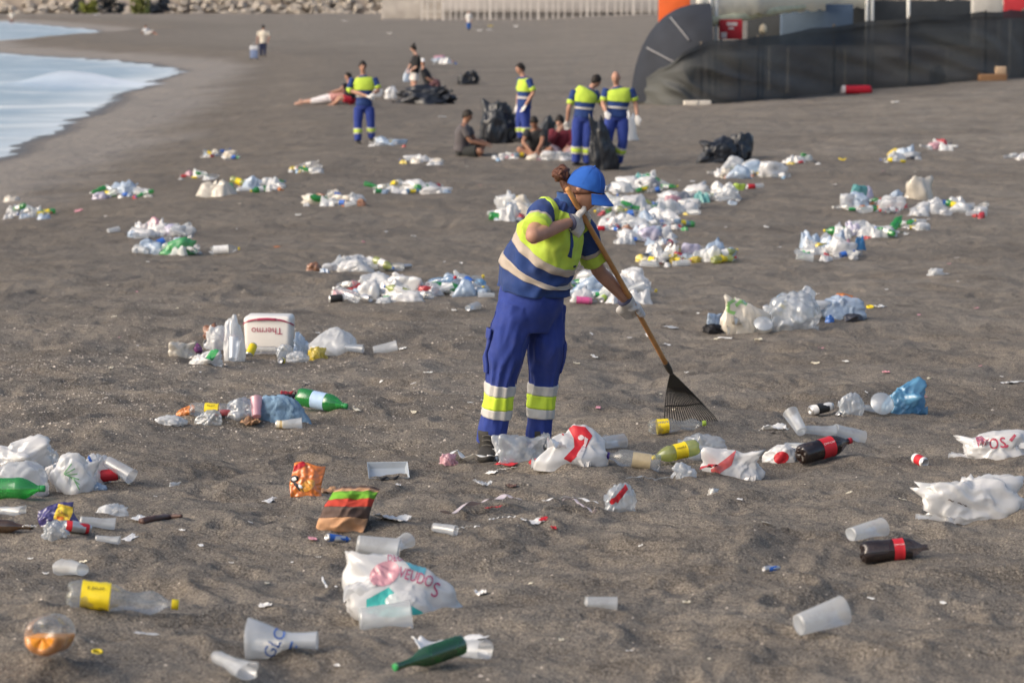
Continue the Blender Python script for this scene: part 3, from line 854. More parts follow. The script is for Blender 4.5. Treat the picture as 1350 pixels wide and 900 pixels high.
# ---------------------------------------------------------------- the woman with the rake
def hero():
    O, s = P(690, 600)
    KH = 0.86; HK = 0.93
    def Tube(pts, radii, **kw):
        return globals()['Tube'](pts, [r * KH if not hasattr(r, '__len__') else tuple(q * KH for q in r) for r in radii], **kw)
    def pt(x, y, d):
        return np.array(at_depth(x, y, O.y + d) - O)
    root = empty('person', O)
    face = nrm((0.86, -0.33, -0.42)); hc = pt(771, 250, -0.17)
    lat = nrm((-0.62, -0.78, 0.0))
    sk = skin_mat('tan')
    shR, elR, wrR = pt(714, 284, -0.24), pt(703, 311, -0.45), pt(752, 293, -0.33)
    shL, elL, wrL = pt(768, 306, 0.05), pt(789, 356, 0.20), pt(820, 395, 0.32)
    hipR, knR, anR = pt(681, 405, -0.08), pt(664, 490, -0.08), pt(645, 578, -0.03)
    hipL, knL, anL = pt(724, 405, 0.08), pt(717, 495, 0.10), pt(708, 582, 0.10)
    gR = 0.12
    handle_a, handle_b = pt(748, 249, -0.31), pt(880, 483, 0.78)
    hd = nrm(handle_b - handle_a)
    def on_handle(px_y):
        t = (px_y - 249) / (483 - 249)
        # perspective is slight: straight interpolation
        return handle_a + (handle_b - handle_a) * t
    hR = on_handle(284); hL = on_handle(407)
    wrR = hR + nrm(elR - hR) * 0.09; wrL = hL + nrm(elL - hL) * 0.10
    neck = pt(750, 266, -0.15)
    spine = [pt(703, 392, 0.0), pt(710, 350, -0.03), pt(726, 312, -0.09), pt(740, 284, -0.14), neck]
    parts = [head_vf(hc, face, 0.97, 56),
             Tube([spine[3], neck, pt(765, 256, -0.165)], [0.07, 0.062, 0.060], side=lat).vf(m=10, n=20),
             Tube(spine, [(0.17, 0.15), (0.165, 0.14), (0.17, 0.12), (0.15, 0.09), (0.07, 0.06)], side=lat).vf(m=24, n=24)]
    for a, b, c in ((shR, elR, wrR), (shL, elL, wrL)):
        parts.append(Tube([a, (a + b) / 2, b, b * 0.72 + c * 0.28, b * 0.35 + c * 0.65, c], [0.050, 0.052, 0.044, 0.046, 0.037, 0.029], side=lat).vf(m=28, n=20))
        parts.append(Tube([c, c + nrm(c - b) * 0.05], [0.027, 0.024]).vf(m=4, n=12))
        ez = np.array((0, 0, 1.0))
        parts.append(Tube([b + ez * 0.040 * q for q in (-1, -0.8, -0.4, 0, 0.4, 0.8, 1)], [0.047 * math.sqrt(max(0.02, 1 - q * q)) for q in (-1, -0.8, -0.4, 0, 0.4, 0.8, 1)]).vf(m=16, n=16))
    for a, b, c in ((hipR, knR, anR), (hipL, knL, anL)):
        parts.append(Tube([a, (a + b) / 2, b, b * 0.6 + c * 0.4, c], [0.10, 0.085, 0.06, 0.055, 0.04], side=lat).vf(m=18, n=14))
        parts.append(Tube([c, c + np.array((0.02, -0.05, -0.04))], [0.035, 0.03]).vf(m=4, n=10))
    obj('body', remeshed('body', parts, 0.0055, 2), sk, root)
    eyes(root, hc, face, 0.97)
    r_, f_, u_ = head_frame(face)
    # eyebrow line and lips are modelled on the head; hair under the cap, bun, tie
    hm = mat('auburn_hair', (0.105, 0.040, 0.022), 0.5, 0.4, var=0.5, scale=90, bump=0.6, bscale=160)
    obj('hair', smooth_mesh('hair', [shell(hc, face, 0.97, -0.16, 0.008, front=0.40, back=-0.38, bumps=0.006, n=48, m=22)]), hm, root)
    bc = pt(739.5, 230, -0.15)
    bp = [Tube([bc, pt(745, 243, -0.155), pt(752, 249, -0.16), pt(760, 252, -0.165)], [0.024, 0.026, 0.045, 0.060], fold=0.004, fu=20).vf(m=16, n=20)]
    rs = np.random.RandomState(4)
    for i in range(16):
        a0 = rs.uniform(0, 6.28); ax = nrm(rs.normal(size=3)); ex = nrm(np.cross(ax, (0.3, 0.2, 1))); ey = np.cross(ax, ex)
        rr = rs.uniform(0.024, 0.042)
        bp.append(Tube([bc + rs.normal(size=3) * 0.004 + rr * (ex * math.cos(a0 + q) + ey * math.sin(a0 + q)) for q in np.linspace(0, 3.6, 6)], [0.007, 0.013, 0.014, 0.013, 0.011, 0.005]).vf(m=14, n=8))
    obj('hair_bun', smooth_mesh('hair_bun', bp), hm, root)
    obj('hair_tie', smooth_mesh('hair_tie', [Tube([pt(742, 239, -0.15), pt(747, 246, -0.15)], [0.020, 0.022]).vf(m=4, n=12)]), mat('black_tie', (0.012, 0.012, 0.015), 0.7), root)
    # cap
    capm = cloth('cap_blue', (0.022, 0.105, 0.42), var=0.05)
    cp = obj('cap', smooth_mesh('cap', [shell(hc + u_ * 0.004, face, 0.97, 0.08, 0.013, n=56, m=24, front=0.10, back=-0.16, bumps=0.003)]), capm, root)
    V = []; F = []
    nA, nB = 25, 10
    for side_ in (0.0, -0.004):
        for i in range(nA):
            a = -0.98 + 1.96 * i / (nA - 1)
            for q in range(nB):
                v = q / (nB - 1)
                base = 0.094 * math.sin(a) * r_ + (0.106 * math.cos(a) + 0.009) * f_
                ln = 0.075 * (math.cos(a * 1.45) ** 0.55)
                p = hc + HK * base + HK * f_ * ln * v * 1.0 + HK * u_ * (0.026 - 0.034 * v - 0.012 * (abs(a) / 0.98) ** 2 - 0.020 * v * (abs(a) / 0.98) ** 2 + side_)
                V.append(p)
    B = nA * nB
    for i in range(nA - 1):
        for q in range(nB - 1):
            a = i * nB + q
            F.append((a, a + nB, a + nB + 1, a + 1)); F.append((B + a, B + a + 1, B + a + nB + 1, B + a + nB))
    for i in range(nA - 1):
        for q in (0, nB - 1):
            a = i * nB + q; F.append((a, a + nB, a + nB + B, a + B))
    obj('brim', smooth_mesh('brim', [(V, F)]), capm, cp)
    obj('button', smooth_mesh('button', [Tube([hc + u_ * 0.126, hc + u_ * 0.138], [0.010, 0.004]).vf(m=4, n=10)]), capm, cp)
    for q in range(6):     # seams between the cap panels
        a = q * math.pi / 3
        pts = []
        for ph in np.linspace(0.08, 1.32, 9):
            x, y, z = 0.074 * math.sin(ph) * math.cos(a), 0.094 * math.sin(ph) * math.sin(a), 0.116 * math.cos(ph)
            l = math.sqrt(x * x + y * y + z * z); sc = 0.97 * (1 + 0.0138 / l)
            pts.append(hc + u_ * 0.004 + sc * (x * r_ + y * f_ + z * u_))
        obj('seam', smooth_mesh('seam', [Tube(pts, [0.0016] * 9).vf(m=18, n=5)]), capm, cp)
    badge = hc + f_ * 0.108 + u_ * 0.058 + r_ * 0.01
    obj('badge', smooth_mesh('badge', [Tube([badge - u_ * 0.012, badge + u_ * 0.012 - f_ * 0.006], [(0.012, 0.004), (0.012, 0.004)], side=r_).vf(m=4, n=10)]), mat('badge_white', (0.75, 0.76, 0.78), 0.5), cp)
    # shirt
    navy = work_cloth('navy_worn', NAVY); yel = work_cloth('hivis_worn', HIVIS); refl = reflective_mat()
    ts = Tube([pt(703, 383, 0.0), pt(706, 362, -0.01), pt(714, 340, -0.04), pt(727, 312, -0.09), pt(736, 292, -0.13), pt(744, 276, -0.15), pt(748, 266, -0.15)],
              [(0.222, 0.203), (0.218, 0.204), (0.196, 0.188), (0.182, 0.172), (0.156, 0.138), (0.115, 0.095), (0.070, 0.066)], side=lat, fold=0.017, seed=2, fu=9, fa=1.6, power=2.25, m=80)
    ts.shear = 0.20
    sh = obj('shirt', smooth_mesh('shirt', [ts.vf(0, 1, 70, 72)]), navy, root)
    obj('yoke', smooth_mesh('yoke', [ts.vf(0.44, 0.93, 40, 72, 0.003)]), yel, sh)
    obj('reflective_band', smooth_mesh('reflective_band', [ts.vf(0.385, 0.475, 8, 72, 0.006)]), refl, sh)
    obj('reflective_band', smooth_mesh('reflective_band', [ts.vf(0.165, 0.245, 8, 72, 0.005)]), refl, sh)
    ct = Tube([pt(745.5, 273, -0.155), pt(749.5, 262, -0.16), pt(750.5, 255, -0.16)], [(0.078, 0.075), (0.074, 0.071), (0.080, 0.077)], side=lat)
    v0, f0 = ct.vf(0, 1, 8, 32, 0.0, cap=False); v1, f1 = ct.vf(0, 1, 8, 32, -0.006, cap=False)
    obj('collar', smooth_mesh('collar', [(v0, f0), (v1, f1)]), cloth('collar', (0.035, 0.085, 0.24)), sh)
    # placket, buttons and small chest print on the front of the torso (towards the viewer's right)
    fa_ = 0
    best = None
    for a in np.linspace(0, 2 * math.pi, 72, endpoint=False):
        p = ts.ring(0.62, 2, 0, a, a + 0.01, False)[0]
        tgt = pt(751, 306, 0)
        dpx = (p[0] - tgt[0]) ** 2 + (0 if p[1] < ts.ring(0.62, 4)[:, 1].mean() else 9)
        if best is None or dpx < best: best = dpx; fa_ = a
    obj('placket', smooth_mesh('placket', [ts.patch(0.60, 0.90, fa_ - 0.06, fa_ + 0.06, 0.007, 12, 6)]), navy, sh)
    sg = 1.0
    pa = ts.ring(0.62, 3, 0, fa_ - 0.3, fa_ + 0.3, False)
    sg = 1.0 if pa[2][0] > pa[0][0] else -1.0
    for u in (0.61, 0.55):
        c_ = ts.ring(u, 2, 0.006, fa_ + sg * 0.30, fa_ + sg * 0.31, False)[0]
        obj('button', smooth_mesh('button', [Tube([c_ - np.array((0, 0.004, 0)), c_ + np.array((0, -0.004, 0))], [0.007, 0.006]).vf(m=3, n=10)]), mat('dark_button', (0.02, 0.025, 0.05), 0.5), sh)
    obj('chest_print', smooth_mesh('chest_print', [ts.patch(0.505, 0.52, min(fa_ + sg * 0.22, fa_ + sg * 0.38), max(fa_ + sg * 0.22, fa_ + sg * 0.38), 0.006, 4, 6, 0.002)]), mat('dark_button', (0.02, 0.025, 0.05), 0.5), sh)
    # sleeves
    for nm, a, b, pad in (('R', shR, elR, 0.0), ('L', shL, elL, 0.0)):
        inner = a * 0.55 + spine[3] * 0.45 + np.array((0, 0, 0.022))
        st = Tube([inner, a + np.array((0, 0, 0.004)), a * 0.5 + b * 0.5, a * 0.10 + b * 0.90], [(0.082, 0.085), (0.088, 0.086), (0.080, 0.080), (0.078, 0.077)], side=lat, fold=0.006, seed=9, fu=8)
        so = obj('sleeve', smooth_mesh('sleeve', [st.vf(0, 0.80 if nm == 'R' else 0.86, 26, 36)]), navy, sh)
        e0, e1 = (0.62, 0.82) if nm == 'R' else (0.70, 0.88)
        obj('sleeve_cuff', smooth_mesh('sleeve_cuff', [st.vf(e0, e1, 10, 36, 0.004)]), yel, so)
        obj('reflective_band', smooth_mesh('reflective_band', [st.vf(e0 - 0.07, e0 - 0.005, 5, 36, 0.003)]), refl, so)
        obj('piping', smooth_mesh('piping', [st.vf(0.02, 0.12, 6, 36, 0.006)]), yel, so)
    # trousers
    roy = work_cloth('royal_worn', ROYAL)
    tl = {'R': Tube([pt(683, 402, -0.07), pt(668, 458, -0.08), pt(659, 506, -0.07), pt(654, 546, -0.05), pt(645, 584, -0.03)], [(0.120, 0.13), (0.114, 0.12), (0.086, 0.088), (0.081, 0.082), (0.084, 0.085)], side=(1, 0, 0), fold=0.014, seed=1, fu=4.6, fa=1.5),
          'L': Tube([pt(720, 402, 0.05), pt(720, 458, 0.07), pt(716, 506, 0.10), pt(712, 548, 0.10), pt(709, 590, 0.10)], [(0.116, 0.13), (0.110, 0.115), (0.082, 0.085), (0.077, 0.08), (0.070, 0.078)], side=(1, 0, 0), fold=0.014, seed=6, fu=4.6, fa=1.5)}
    pv = Tube([pt(704, 356, 0), pt(702, 378, 0), pt(699, 400, 0), pt(696, 436, 0)], [(0.180, 0.165), (0.200, 0.186), (0.216, 0.19), (0.20, 0.13)], side=lat, fold=0.006, seed=4)
    tp = [pv.vf(m=16, n=48)] + [t.vf(0, 1, 60, 44) for t in tl.values()]
    tr = obj('trousers', remeshed('trousers', tp, 0.0075, 1), roy, root)
    for q, bands in (('R', ((0.565, 0.64, 'g'), (0.64, 0.735, 'y'), (0.735, 0.80, 'g'))), ('L', ((0.555, 0.63, 'g'), (0.63, 0.725, 'y'), (0.725, 0.79, 'g')))):
        for u0, u1, c in bands:
            obj('reflective_band', smooth_mesh('reflective_band', [tl[q].vf(u0 + 0.001, u1 - 0.001, 8, 44, 0.007)]), mat('hivis_band', (0.60, 0.78, 0.06), 0.6, var=0.05) if c == 'y' else mat('reflective_trouser', (0.56, 0.54, 0.51), 0.5, var=0.05), tr)
    for q in 'RL':
        for ac in (0.1, math.pi - 0.1, -1.35):
            obj('seam', smooth_mesh('seam', [tl[q].patch(0.08, 0.55, ac - 0.012, ac + 0.012, 0.004, 30, 3, 0.004)]), roy, tr)
    pk = obj('pocket', smooth_mesh('pocket', [tl['R'].patch(0.24, 0.50, math.pi * 0.86, math.pi * 1.27, 0.014, 14, 12, 0.014)]), roy, tr)
    obj('pocket_flap', smooth_mesh('pocket_flap', [tl['R'].patch(0.205, 0.275, math.pi * 0.84, math.pi * 1.29, 0.020, 6, 12, 0.008)]), roy, pk)
    obj('pocket', smooth_mesh('pocket', [tl['L'].patch(0.26, 0.46, -0.35, 0.35, 0.010, 10, 10, 0.010)]), roy, tr)
    # boots: sole on the sand
    bm_ = mat('boot_leather', (0.045, 0.042, 0.038), 0.75, var=0.25, bump=0.3, bscale=60)
    for a, d in ((pt(643, 583, -0.06), (-0.05, -1.0)), (pt(709, 590, 0.08), (0.35, -0.9))):
        gzl = gz(a[0] + O.x, a[1] + O.y) - O.z
        a[2] = gzl + 0.085 - 0.012
        bo = obj('boot', smooth_mesh('boot', boot_vf(a, d, 1.0)), bm_, root)
        dn = nrm((d[0], d[1], 0)); bn = np.array((-dn[1], dn[0], 0))
        for z in range(4):
            c = a + dn * (0.052 + 0.020 * z) + np.array((0, 0, 0.045 - 0.022 * z))
            obj('lace', smooth_mesh('lace', [Tube([c - bn * 0.026, c + np.array((0, 0, 0.005)), c + bn * 0.026], [0.003] * 3).vf(m=7, n=6)]), mat('lace_grey', (0.16, 0.15, 0.13), 0.9), bo)
    # gloves
    gm = mat('glove_fabric', (0.60, 0.58, 0.56), 0.85, var=0.12, scale=40, bump=0.35, bscale=90)
    gd = mat('glove_cuff', (0.10, 0.10, 0.16), 0.8)
    for h, wr, el in ((hR, wrR, elR), (hL, wrL, elL)):
        g = obj('glove', remeshed('glove', fist_vf(h, hd, wr - h, wr, 1.36 if h is hR else 1.22, 0.0145), 0.0042, 2), gm, root)
        d = nrm(el - wr)
        obj('glove_cuff', smooth_mesh('glove_cuff', [Tube([wr - d * 0.012, wr + d * 0.012, wr + d * 0.022], [0.046, 0.050, 0.052]).vf(m=6, n=20)]), gm, g)
        obj('cuff_edge', smooth_mesh('cuff_edge', [Tube([wr + d * 0.021, wr + d * 0.027], [0.053, 0.053]).vf(m=3, n=20)]), gd, g)
    tag(root, 'woman in blue cap and yellow-blue uniform bending to rake litter', 'person')
    # red cloth tucked at the back of her waist belongs to her outfit
    cb = pt(677, 318, 0.05)
    obj('red_strap', smooth_mesh('red_strap', [Tube([cb + np.array((0.01, 0, -0.05)), cb, cb + np.array((0.02, 0, 0.06))], [(0.006, 0.02)] * 3).vf(m=8, n=8)]), mat('strap_red', (0.45, 0.02, 0.03), 0.7), sh)
    # ---- rake
    rk = empty('leaf_rake', O)
    wood = mat('rake_wood', (0.50, 0.245, 0.085), 0.45, 0.4, var=0.16, scale=12)
    ht = Tube([handle_a, handle_a + (handle_b - handle_a) * 0.5 + np.array((0.004, 0, 0.004)), handle_b], [0.0165, 0.0165, 0.0165])
    obj('handle', smooth_mesh('handle', [ht.vf(m=12, n=16)]), wood, rk)
    blk = mat('rake_plastic', (0.040, 0.037, 0.034), 0.45, 0.4)
    tip_c = P(908, 553)[0]
    tipc = np.array(tip_c - O) + np.array((0, 0, 0.0))
    sock_b = handle_b + hd * 0.07
    obj('socket', smooth_mesh('socket', [Tube([handle_b - hd * 0.035, handle_b + hd * 0.03, sock_b], [0.021, 0.020, 0.013]).vf(m=8, n=14)]), blk, rk)
    # fan: the tines run from the socket to a line on the sand
    tL, tR = np.array(P(878, 558)[0] - O), np.array(P(946, 553)[0] - O)
    fd = nrm((tL + tR) / 2 - sock_b); fl = np.linalg.norm((tL + tR) / 2 - sock_b)
    fs = nrm(tR - tL)
    fn = nrm(np.cross(fd, fs)); fn = fn if fn[2] > 0 else -fn
    nt = 22
    tines = []
    for i in range(nt):
        q = (i / (nt - 1) - 0.5) * 2
        e = tL + (tR - tL) * (i / (nt - 1)) - fd * 0.035 * q * q
        e[2] = min(e[2], gz(e[0] + O.x, e[1] + O.y) - O.z + 0.012)
        st_ = sock_b + fs * q * 0.008
        pts = [st_ + (e - st_) * v + fn * (0.018 * math.sin(v * math.pi)) for v in np.linspace(0, 1, 9)]
        pts.append(e + fd * 0.012 - fn * 0.02)
        t = Tube(pts, [(0.0034, 0.0024)] * len(pts), side=fs)
        tines.append(t)
        obj('tine', smooth_mesh('tine', [t.vf(m=16, n=6)]), blk, rk)
    for uu, r in ((0.40, 0.004), (0.68, 0.0062)):
        obj('cross_bar', smooth_mesh('cross_bar', [Tube([t.ring(uu, 4).mean(axis=0) + fn * 0.004 for t in tines], [(r, 0.003)] * nt, side=fd).vf(m=40, n=8)]), mat('rake_bar_grey', (0.10, 0.10, 0.10), 0.5) if uu < 0.5 else blk, rk)
    hub = []
    for k2 in range(nt - 1):
        a0, a1 = tines[k2], tines[k2 + 1]
        v = [a0.ring(0.0, 4).mean(axis=0), a1.ring(0.0, 4).mean(axis=0), a1.ring(0.30, 4).mean(axis=0), a0.ring(0.30, 4).mean(axis=0)]
        hub.append(([v[0] + fn * 0.003, v[1] + fn * 0.003, v[2] + fn * 0.003, v[3] + fn * 0.003, v[0] - fn * 0.003, v[1] - fn * 0.003, v[2] - fn * 0.003, v[3] - fn * 0.003], [(0, 1, 2, 3), (7, 6, 5, 4), (2, 6, 7, 3)]))
    V, F = join_vf(hub)
    obj('fan_web', fix_normals(mesh_from('fan_web', V, F, False)), blk, rk)
    tag(rk, 'wooden handled black fan rake held by the stooping woman', 'rake')

def work_cloth(name, col):
    """workwear: faded, dusty and creased"""
    if name in MATS: return MATS[name]
    m = cloth(name, col); nt = m.node_tree; N = nt.nodes.new; L = nt.links.new
    b = nt.nodes['Principled BSDF']; src = b.inputs['Base Color'].links[0].from_socket
    tc = N('ShaderNodeTexCoord')
    n = N('ShaderNodeTexNoise'); n.inputs['Scale'].default_value = 5; n.inputs['Detail'].default_value = 8; n.inputs['Roughness'].default_value = 0.65
    L(tc.outputs['Object'], n.inputs['Vector'])
    r = N('ShaderNodeMapRange'); r.inputs[1].default_value = 0.50; r.inputs[2].default_value = 0.80; r.inputs[4].default_value = 0.16
    L(n.outputs['Fac'], r.inputs[0])
    mx = N('ShaderNodeMix'); mx.data_type = 'RGBA'; mx.inputs['B'].default_value = (0.22, 0.20, 0.20, 1)
    L(src, mx.inputs['A']); L(r.outputs[0], mx.inputs['Factor']); L(mx.outputs['Result'], b.inputs['Base Color'])
    mp = N('ShaderNodeMapping'); mp.inputs['Scale'].default_value = (1.0, 1.0, 2.2); mp.inputs['Rotation'].default_value = (0.2, 0.5, 0.3)
    L(tc.outputs['Object'], mp.inputs[0])
    n2 = N('ShaderNodeTexNoise'); n2.noise_type = 'RIDGED_MULTIFRACTAL'; n2.inputs['Scale'].default_value = 4.5; n2.inputs['Detail'].default_value = 3
    L(mp.outputs[0], n2.inputs['Vector'])
    bp = N('ShaderNodeBump'); bp.inputs['Strength'].default_value = 0.5; bp.inputs['Distance'].default_value = 0.018
    L(n2.outputs[0], bp.inputs['Height'])
    old = b.inputs['Normal'].links[0].from_socket if b.inputs['Normal'].links else None
    if old: L(old, bp.inputs['Normal'])
    L(bp.outputs[0], b.inputs['Normal'])
    MATS[name] = m
    return m

def reflective_mat():
    m = mat('reflective_shirt', (0.50, 0.43, 0.36), 0.45)
    nt = m.node_tree
    if len(nt.nodes) < 4:
        b = nt.nodes['Principled BSDF']
        tc = nt.nodes.new('ShaderNodeTexCoord'); wv = nt.nodes.new('ShaderNodeTexWave'); wv.inputs['Scale'].default_value = 60; wv.bands_direction = 'X'
        rp = nt.nodes.new('ShaderNodeMix'); rp.data_type = 'RGBA'; rp.inputs['A'].default_value = (0.30, 0.24, 0.19, 1); rp.inputs['B'].default_value = (0.60, 0.53, 0.46, 1)
        nt.links.new(tc.outputs['Object'], wv.inputs['Vector']); nt.links.new(wv.outputs['Fac'], rp.inputs['Factor']); nt.links.new(rp.outputs['Result'], b.inputs['Base Color'])
    return m

hero()
# ---------------------------------------------------------------- other people on the beach
HV = dict(col=NAVY, name='navy', hivis=True, sleeve=0.42)
HVT = dict(col=ROYAL, name='royal2', bands=True, wide=1.05)
GREY_G = (0.62, 0.60, 0.57)
CREW = 'cleaning crew in yellow and blue uniforms'

person('cleaning worker facing us in yellow-blue uniform holding a white bag', 480, 190,
       dict(head=(478, 88, -0.03), neck=(479, 99, 0), chest=(480, 113, 0), pelvis=(480, 139, 0), shL=(494, 104, 0), shR=(464, 104, 0), elL=(499, 119, -0.05), elR=(461, 119, -0.05), haL=(492, 124, -0.28), haR=(484, 127, -0.30),
            hipL=(487, 142, 0), hipR=(473, 142, 0), knL=(489, 163, -0.02), knR=(472, 164, -0.02), anL=(490, 182, 0.05), anR=(472, 186, -0.05)),
       HV, HVT, face=(0.25, -0.95, -0.12), gloves=GREY_G, group=CREW)
person('dark-haired worker in profile with backpack beside the big black sack', 691, 187,
       dict(head=(686, 91, 0), neck=(690, 101, 0), chest=(692, 114, 0), pelvis=(691, 141, 0), shL=(686, 104, 0.14), shR=(697, 105, -0.14), elL=(684, 122, 0.18), elR=(703, 122, -0.18), haL=(682, 138, 0.12), haR=(693, 139, -0.22),
            hipL=(688, 144, 0.08), hipR=(692, 144, -0.08), knL=(685, 164, 0.08), knR=(693, 164, -0.08), anL=(687, 182, 0.08), anR=(694, 183, -0.08)),
       HV, HVT, face=(-0.9, -0.35, -0.1), gloves=GREY_G, group=CREW, skin='tan')
person('worker seen from behind in yellow-backed shirt, head turned away', 768, 219,
       dict(head=(786, 107, 0.05), neck=(779, 117, 0.02), chest=(772, 128, 0), pelvis=(769, 155, 0), shL=(757, 120, 0.02), shR=(784, 122, 0), elL=(750, 143, -0.02), elR=(792, 136, 0.08), haL=(748, 160, 0.12), haR=(800, 146, 0.22),
            hipL=(762, 158, 0), hipR=(776, 158, 0), knL=(760, 186, -0.03), knR=(774, 186, -0.03), anL=(759, 214, 0), anR=(774, 215, 0.02)),
       HV, HVT, face=(0.75, 0.6, -0.25), gloves=GREY_G, group=CREW)
person('bald worker facing us in yellow-fronted shirt with a gloved hand hanging', 806, 221,
       dict(head=(812, 103, -0.03), neck=(813, 114, 0), chest=(815, 127, 0), pelvis=(813, 154, 0), shL=(832, 118, 0), shR=(799, 118, 0), elL=(838, 137, 0.02), elR=(795, 137, -0.06), haL=(840, 153, -0.08), haR=(799, 148, -0.25),
            hipL=(821, 157, 0), hipR=(805, 157, 0), knL=(821, 187, -0.10), knR=(801, 187, -0.10), anL=(815, 214, 0.04), anR=(793, 217, -0.05)),
       HV, HVT, face=(-0.15, -0.95, -0.22), gloves=GREY_G, bald=True, skin='tan', group=CREW, bellyw=1.06)

def sitter(label, fx, fy, J, top, bottom, **k):
    return person(label, fx, fy, J, top, bottom, shoes=None, **k)

PIC = 'picnickers sitting on the sand'
sitter('seated man in grey T-shirt and dark shorts facing the picnic litter', 617, 205,
       dict(head=(616, 153, 0), neck=(613, 163, 0), chest=(610, 175, 0), pelvis=(608, 199, 0.02), shL=(617, 169, 0.16), shR=(611, 169, -0.16), elL=(626, 184, 0.15), elR=(620, 186, -0.18), haL=(640, 188, 0.08), haR=(639, 191, -0.12),
            hipL=(613, 200, 0.10), hipR=(613, 201, -0.08), knL=(637, 194, 0.25), knR=(636, 199, -0.22), anL=(624, 203, 0.10), anR=(626, 204, -0.10)),
       dict(col=(0.105, 0.095, 0.10), name='greyshirt', sleeve=0.32), dict(col=(0.030, 0.032, 0.032), name='darkshorts', length=0.46, wide=1.15), face=(0.9, -0.3, -0.25), skin='brown', group=PIC, toe=(0.8, -0.6))
sitter('seated dark-haired man bending forward with both arms to the ground', 704, 207,
       dict(head=(704, 161, -0.20), neck=(706, 170, -0.12), chest=(707, 180, -0.03), pelvis=(708, 201, 0.12), shL=(717, 174, -0.08), shR=(695, 174, -0.08), elL=(714, 189, -0.30), elR=(690, 188, -0.28), haL=(708, 200, -0.42), haR=(700, 200, -0.42),
            hipL=(715, 201, 0.05), hipR=(700, 201, 0.05), knL=(727, 197, -0.35), knR=(684, 197, -0.30), anL=(710, 205, -0.40), anR=(700, 205, -0.36)),
       dict(col=(0.035, 0.035, 0.038), name='blackprint', sleeve=0.30), dict(col=(0.05, 0.045, 0.045), name='darkshorts2', length=0.4), face=(-0.1, -0.75, -0.65), skin='brown', group=PIC)
sitter('seated person in maroon checked top and pale pink trousers', 741, 207,
       dict(head=(738, 160, -0.05), neck=(739, 170, 0), chest=(740, 181, 0), pelvis=(742, 201, 0.1), shL=(752, 173, 0), shR=(728, 173, 0), elL=(755, 188, -0.1), elR=(727, 187, -0.15), haL=(748, 194, -0.3), haR=(737, 172, -0.22),
            hipL=(748, 201, 0.05), hipR=(735, 201, 0.05), knL=(756, 197, -0.3), knR=(727, 197, -0.3), anL=(744, 205, -0.40), anR=(736, 205, -0.36)),
       dict(col=(0.15, 0.022, 0.035), name='maroon', sleeve=0.95), dict(col=(0.55, 0.40, 0.40), name='palepink', length=0.95), face=(-0.3, -0.9, -0.1), skin='light', group=PIC, hairlen=0.15)
COUP = 'couple resting on the sand'
person('sunbather in white shorts lying face down with bare legs stretched out', 430, 138,
       dict(head=(458, 119, 0.05), neck=(455, 122, 0.03), chest=(450, 124, 0), pelvis=(436, 130, 0), shL=(454, 121, 0.14), shR=(451, 126, -0.12), elL=(461, 121, 0.22), elR=(456, 132, -0.18), haL=(464, 127, 0.25), haR=(463, 134, -0.18),
            hipL=(433, 129, 0.08), hipR=(432, 131, -0.08), knL=(414, 133, 0.10), knR=(413, 134, -0.10), anL=(397, 134, 0.10), anR=(396, 135, -0.10)),
       dict(col=(0.50, 0.26, 0.24), name='pinkish', sleeve=0.2), dict(col=(0.68, 0.64, 0.64), name='whiteshorts', length=0.62), face=(0.8, -0.3, -0.4), skin='light', shoes=None, group=COUP, toe=(-1, 0))
sitter('person in dark top sitting up beside the lying sunbather', 461, 138,
       dict(head=(459, 101, 0), neck=(460, 109, 0), chest=(461, 116, 0), pelvis=(464, 131, 0.05), shL=(465, 111, 0.1), shR=(456, 111, -0.1), elL=(455, 119, 0.1), elR=(448, 119, -0.15), haL=(444, 122, 0.05), haR=(438, 121, -0.15),
            hipL=(462, 131, 0.1), hipR=(462, 132, -0.08), knL=(448, 128, 0.22), knR=(449, 130, -0.20), anL=(441, 136, 0.15), anR=(440, 137, -0.12)),
       dict(col=(0.02, 0.02, 0.03), name='blacktop', sleeve=0.25), dict(col=(0.45, 0.02, 0.04), name='redshorts', length=0.4), face=(-0.9, -0.2, -0.15), skin='tan', group=COUP)
person('standing woman with a topknot in black top and white shorts', 546, 122,
       dict(head=(545, 64, 0), neck=(548, 72, 0), chest=(549, 80, 0), pelvis=(546, 96, 0), shL=(547, 75, 0.13), shR=(552, 75, -0.13), elL=(541, 86, 0.15), elR=(549, 88, -0.16), haL=(538, 92, 0.02), haR=(541, 94, -0.16),
            hipL=(545, 97, 0.07), hipR=(547, 97, -0.07), knL=(544, 110, 0.06), knR=(547, 110, -0.07), anL=(545, 119, 0.06), anR=(547, 120, -0.06)),
       dict(col=(0.016, 0.016, 0.018), name='blacktop2', sleeve=0.55), dict(col=(0.66, 0.62, 0.58), name='whiteskirt', length=0.42, wide=1.2), face=(-0.9, -0.2, -0.2), skin='light', bun=True, vox=0.018, shoes=None, hairlen=0.12)
sitter('person in white cap and dark shirt sitting behind the black sacks', 565, 120,
       dict(head=(557, 82, 0), neck=(558, 90, 0), chest=(561, 98, 0), pelvis=(566, 112, 0), shL=(561, 93, 0.13), shR=(556, 93, -0.13), elL=(568, 102, 0.15), elR=(563, 103, -0.18), haL=(574, 106, 0.1), haR=(571, 108, -0.15),
            hipL=(567, 113, 0.08), hipR=(567, 113, -0.08), knL=(576, 107, 0.15), knR=(576, 108, -0.15), anL=(580, 117, 0.15), anR=(580, 118, -0.15)),
       dict(col=(0.022, 0.022, 0.026), name='darkshirt', sleeve=0.5), dict(col=(0.10, 0.05, 0.06), name='winetrouser', length=0.9), face=(0.2, -0.95, -0.1), skin='tan', cap=(0.75, 0.75, 0.75), vox=0.018)
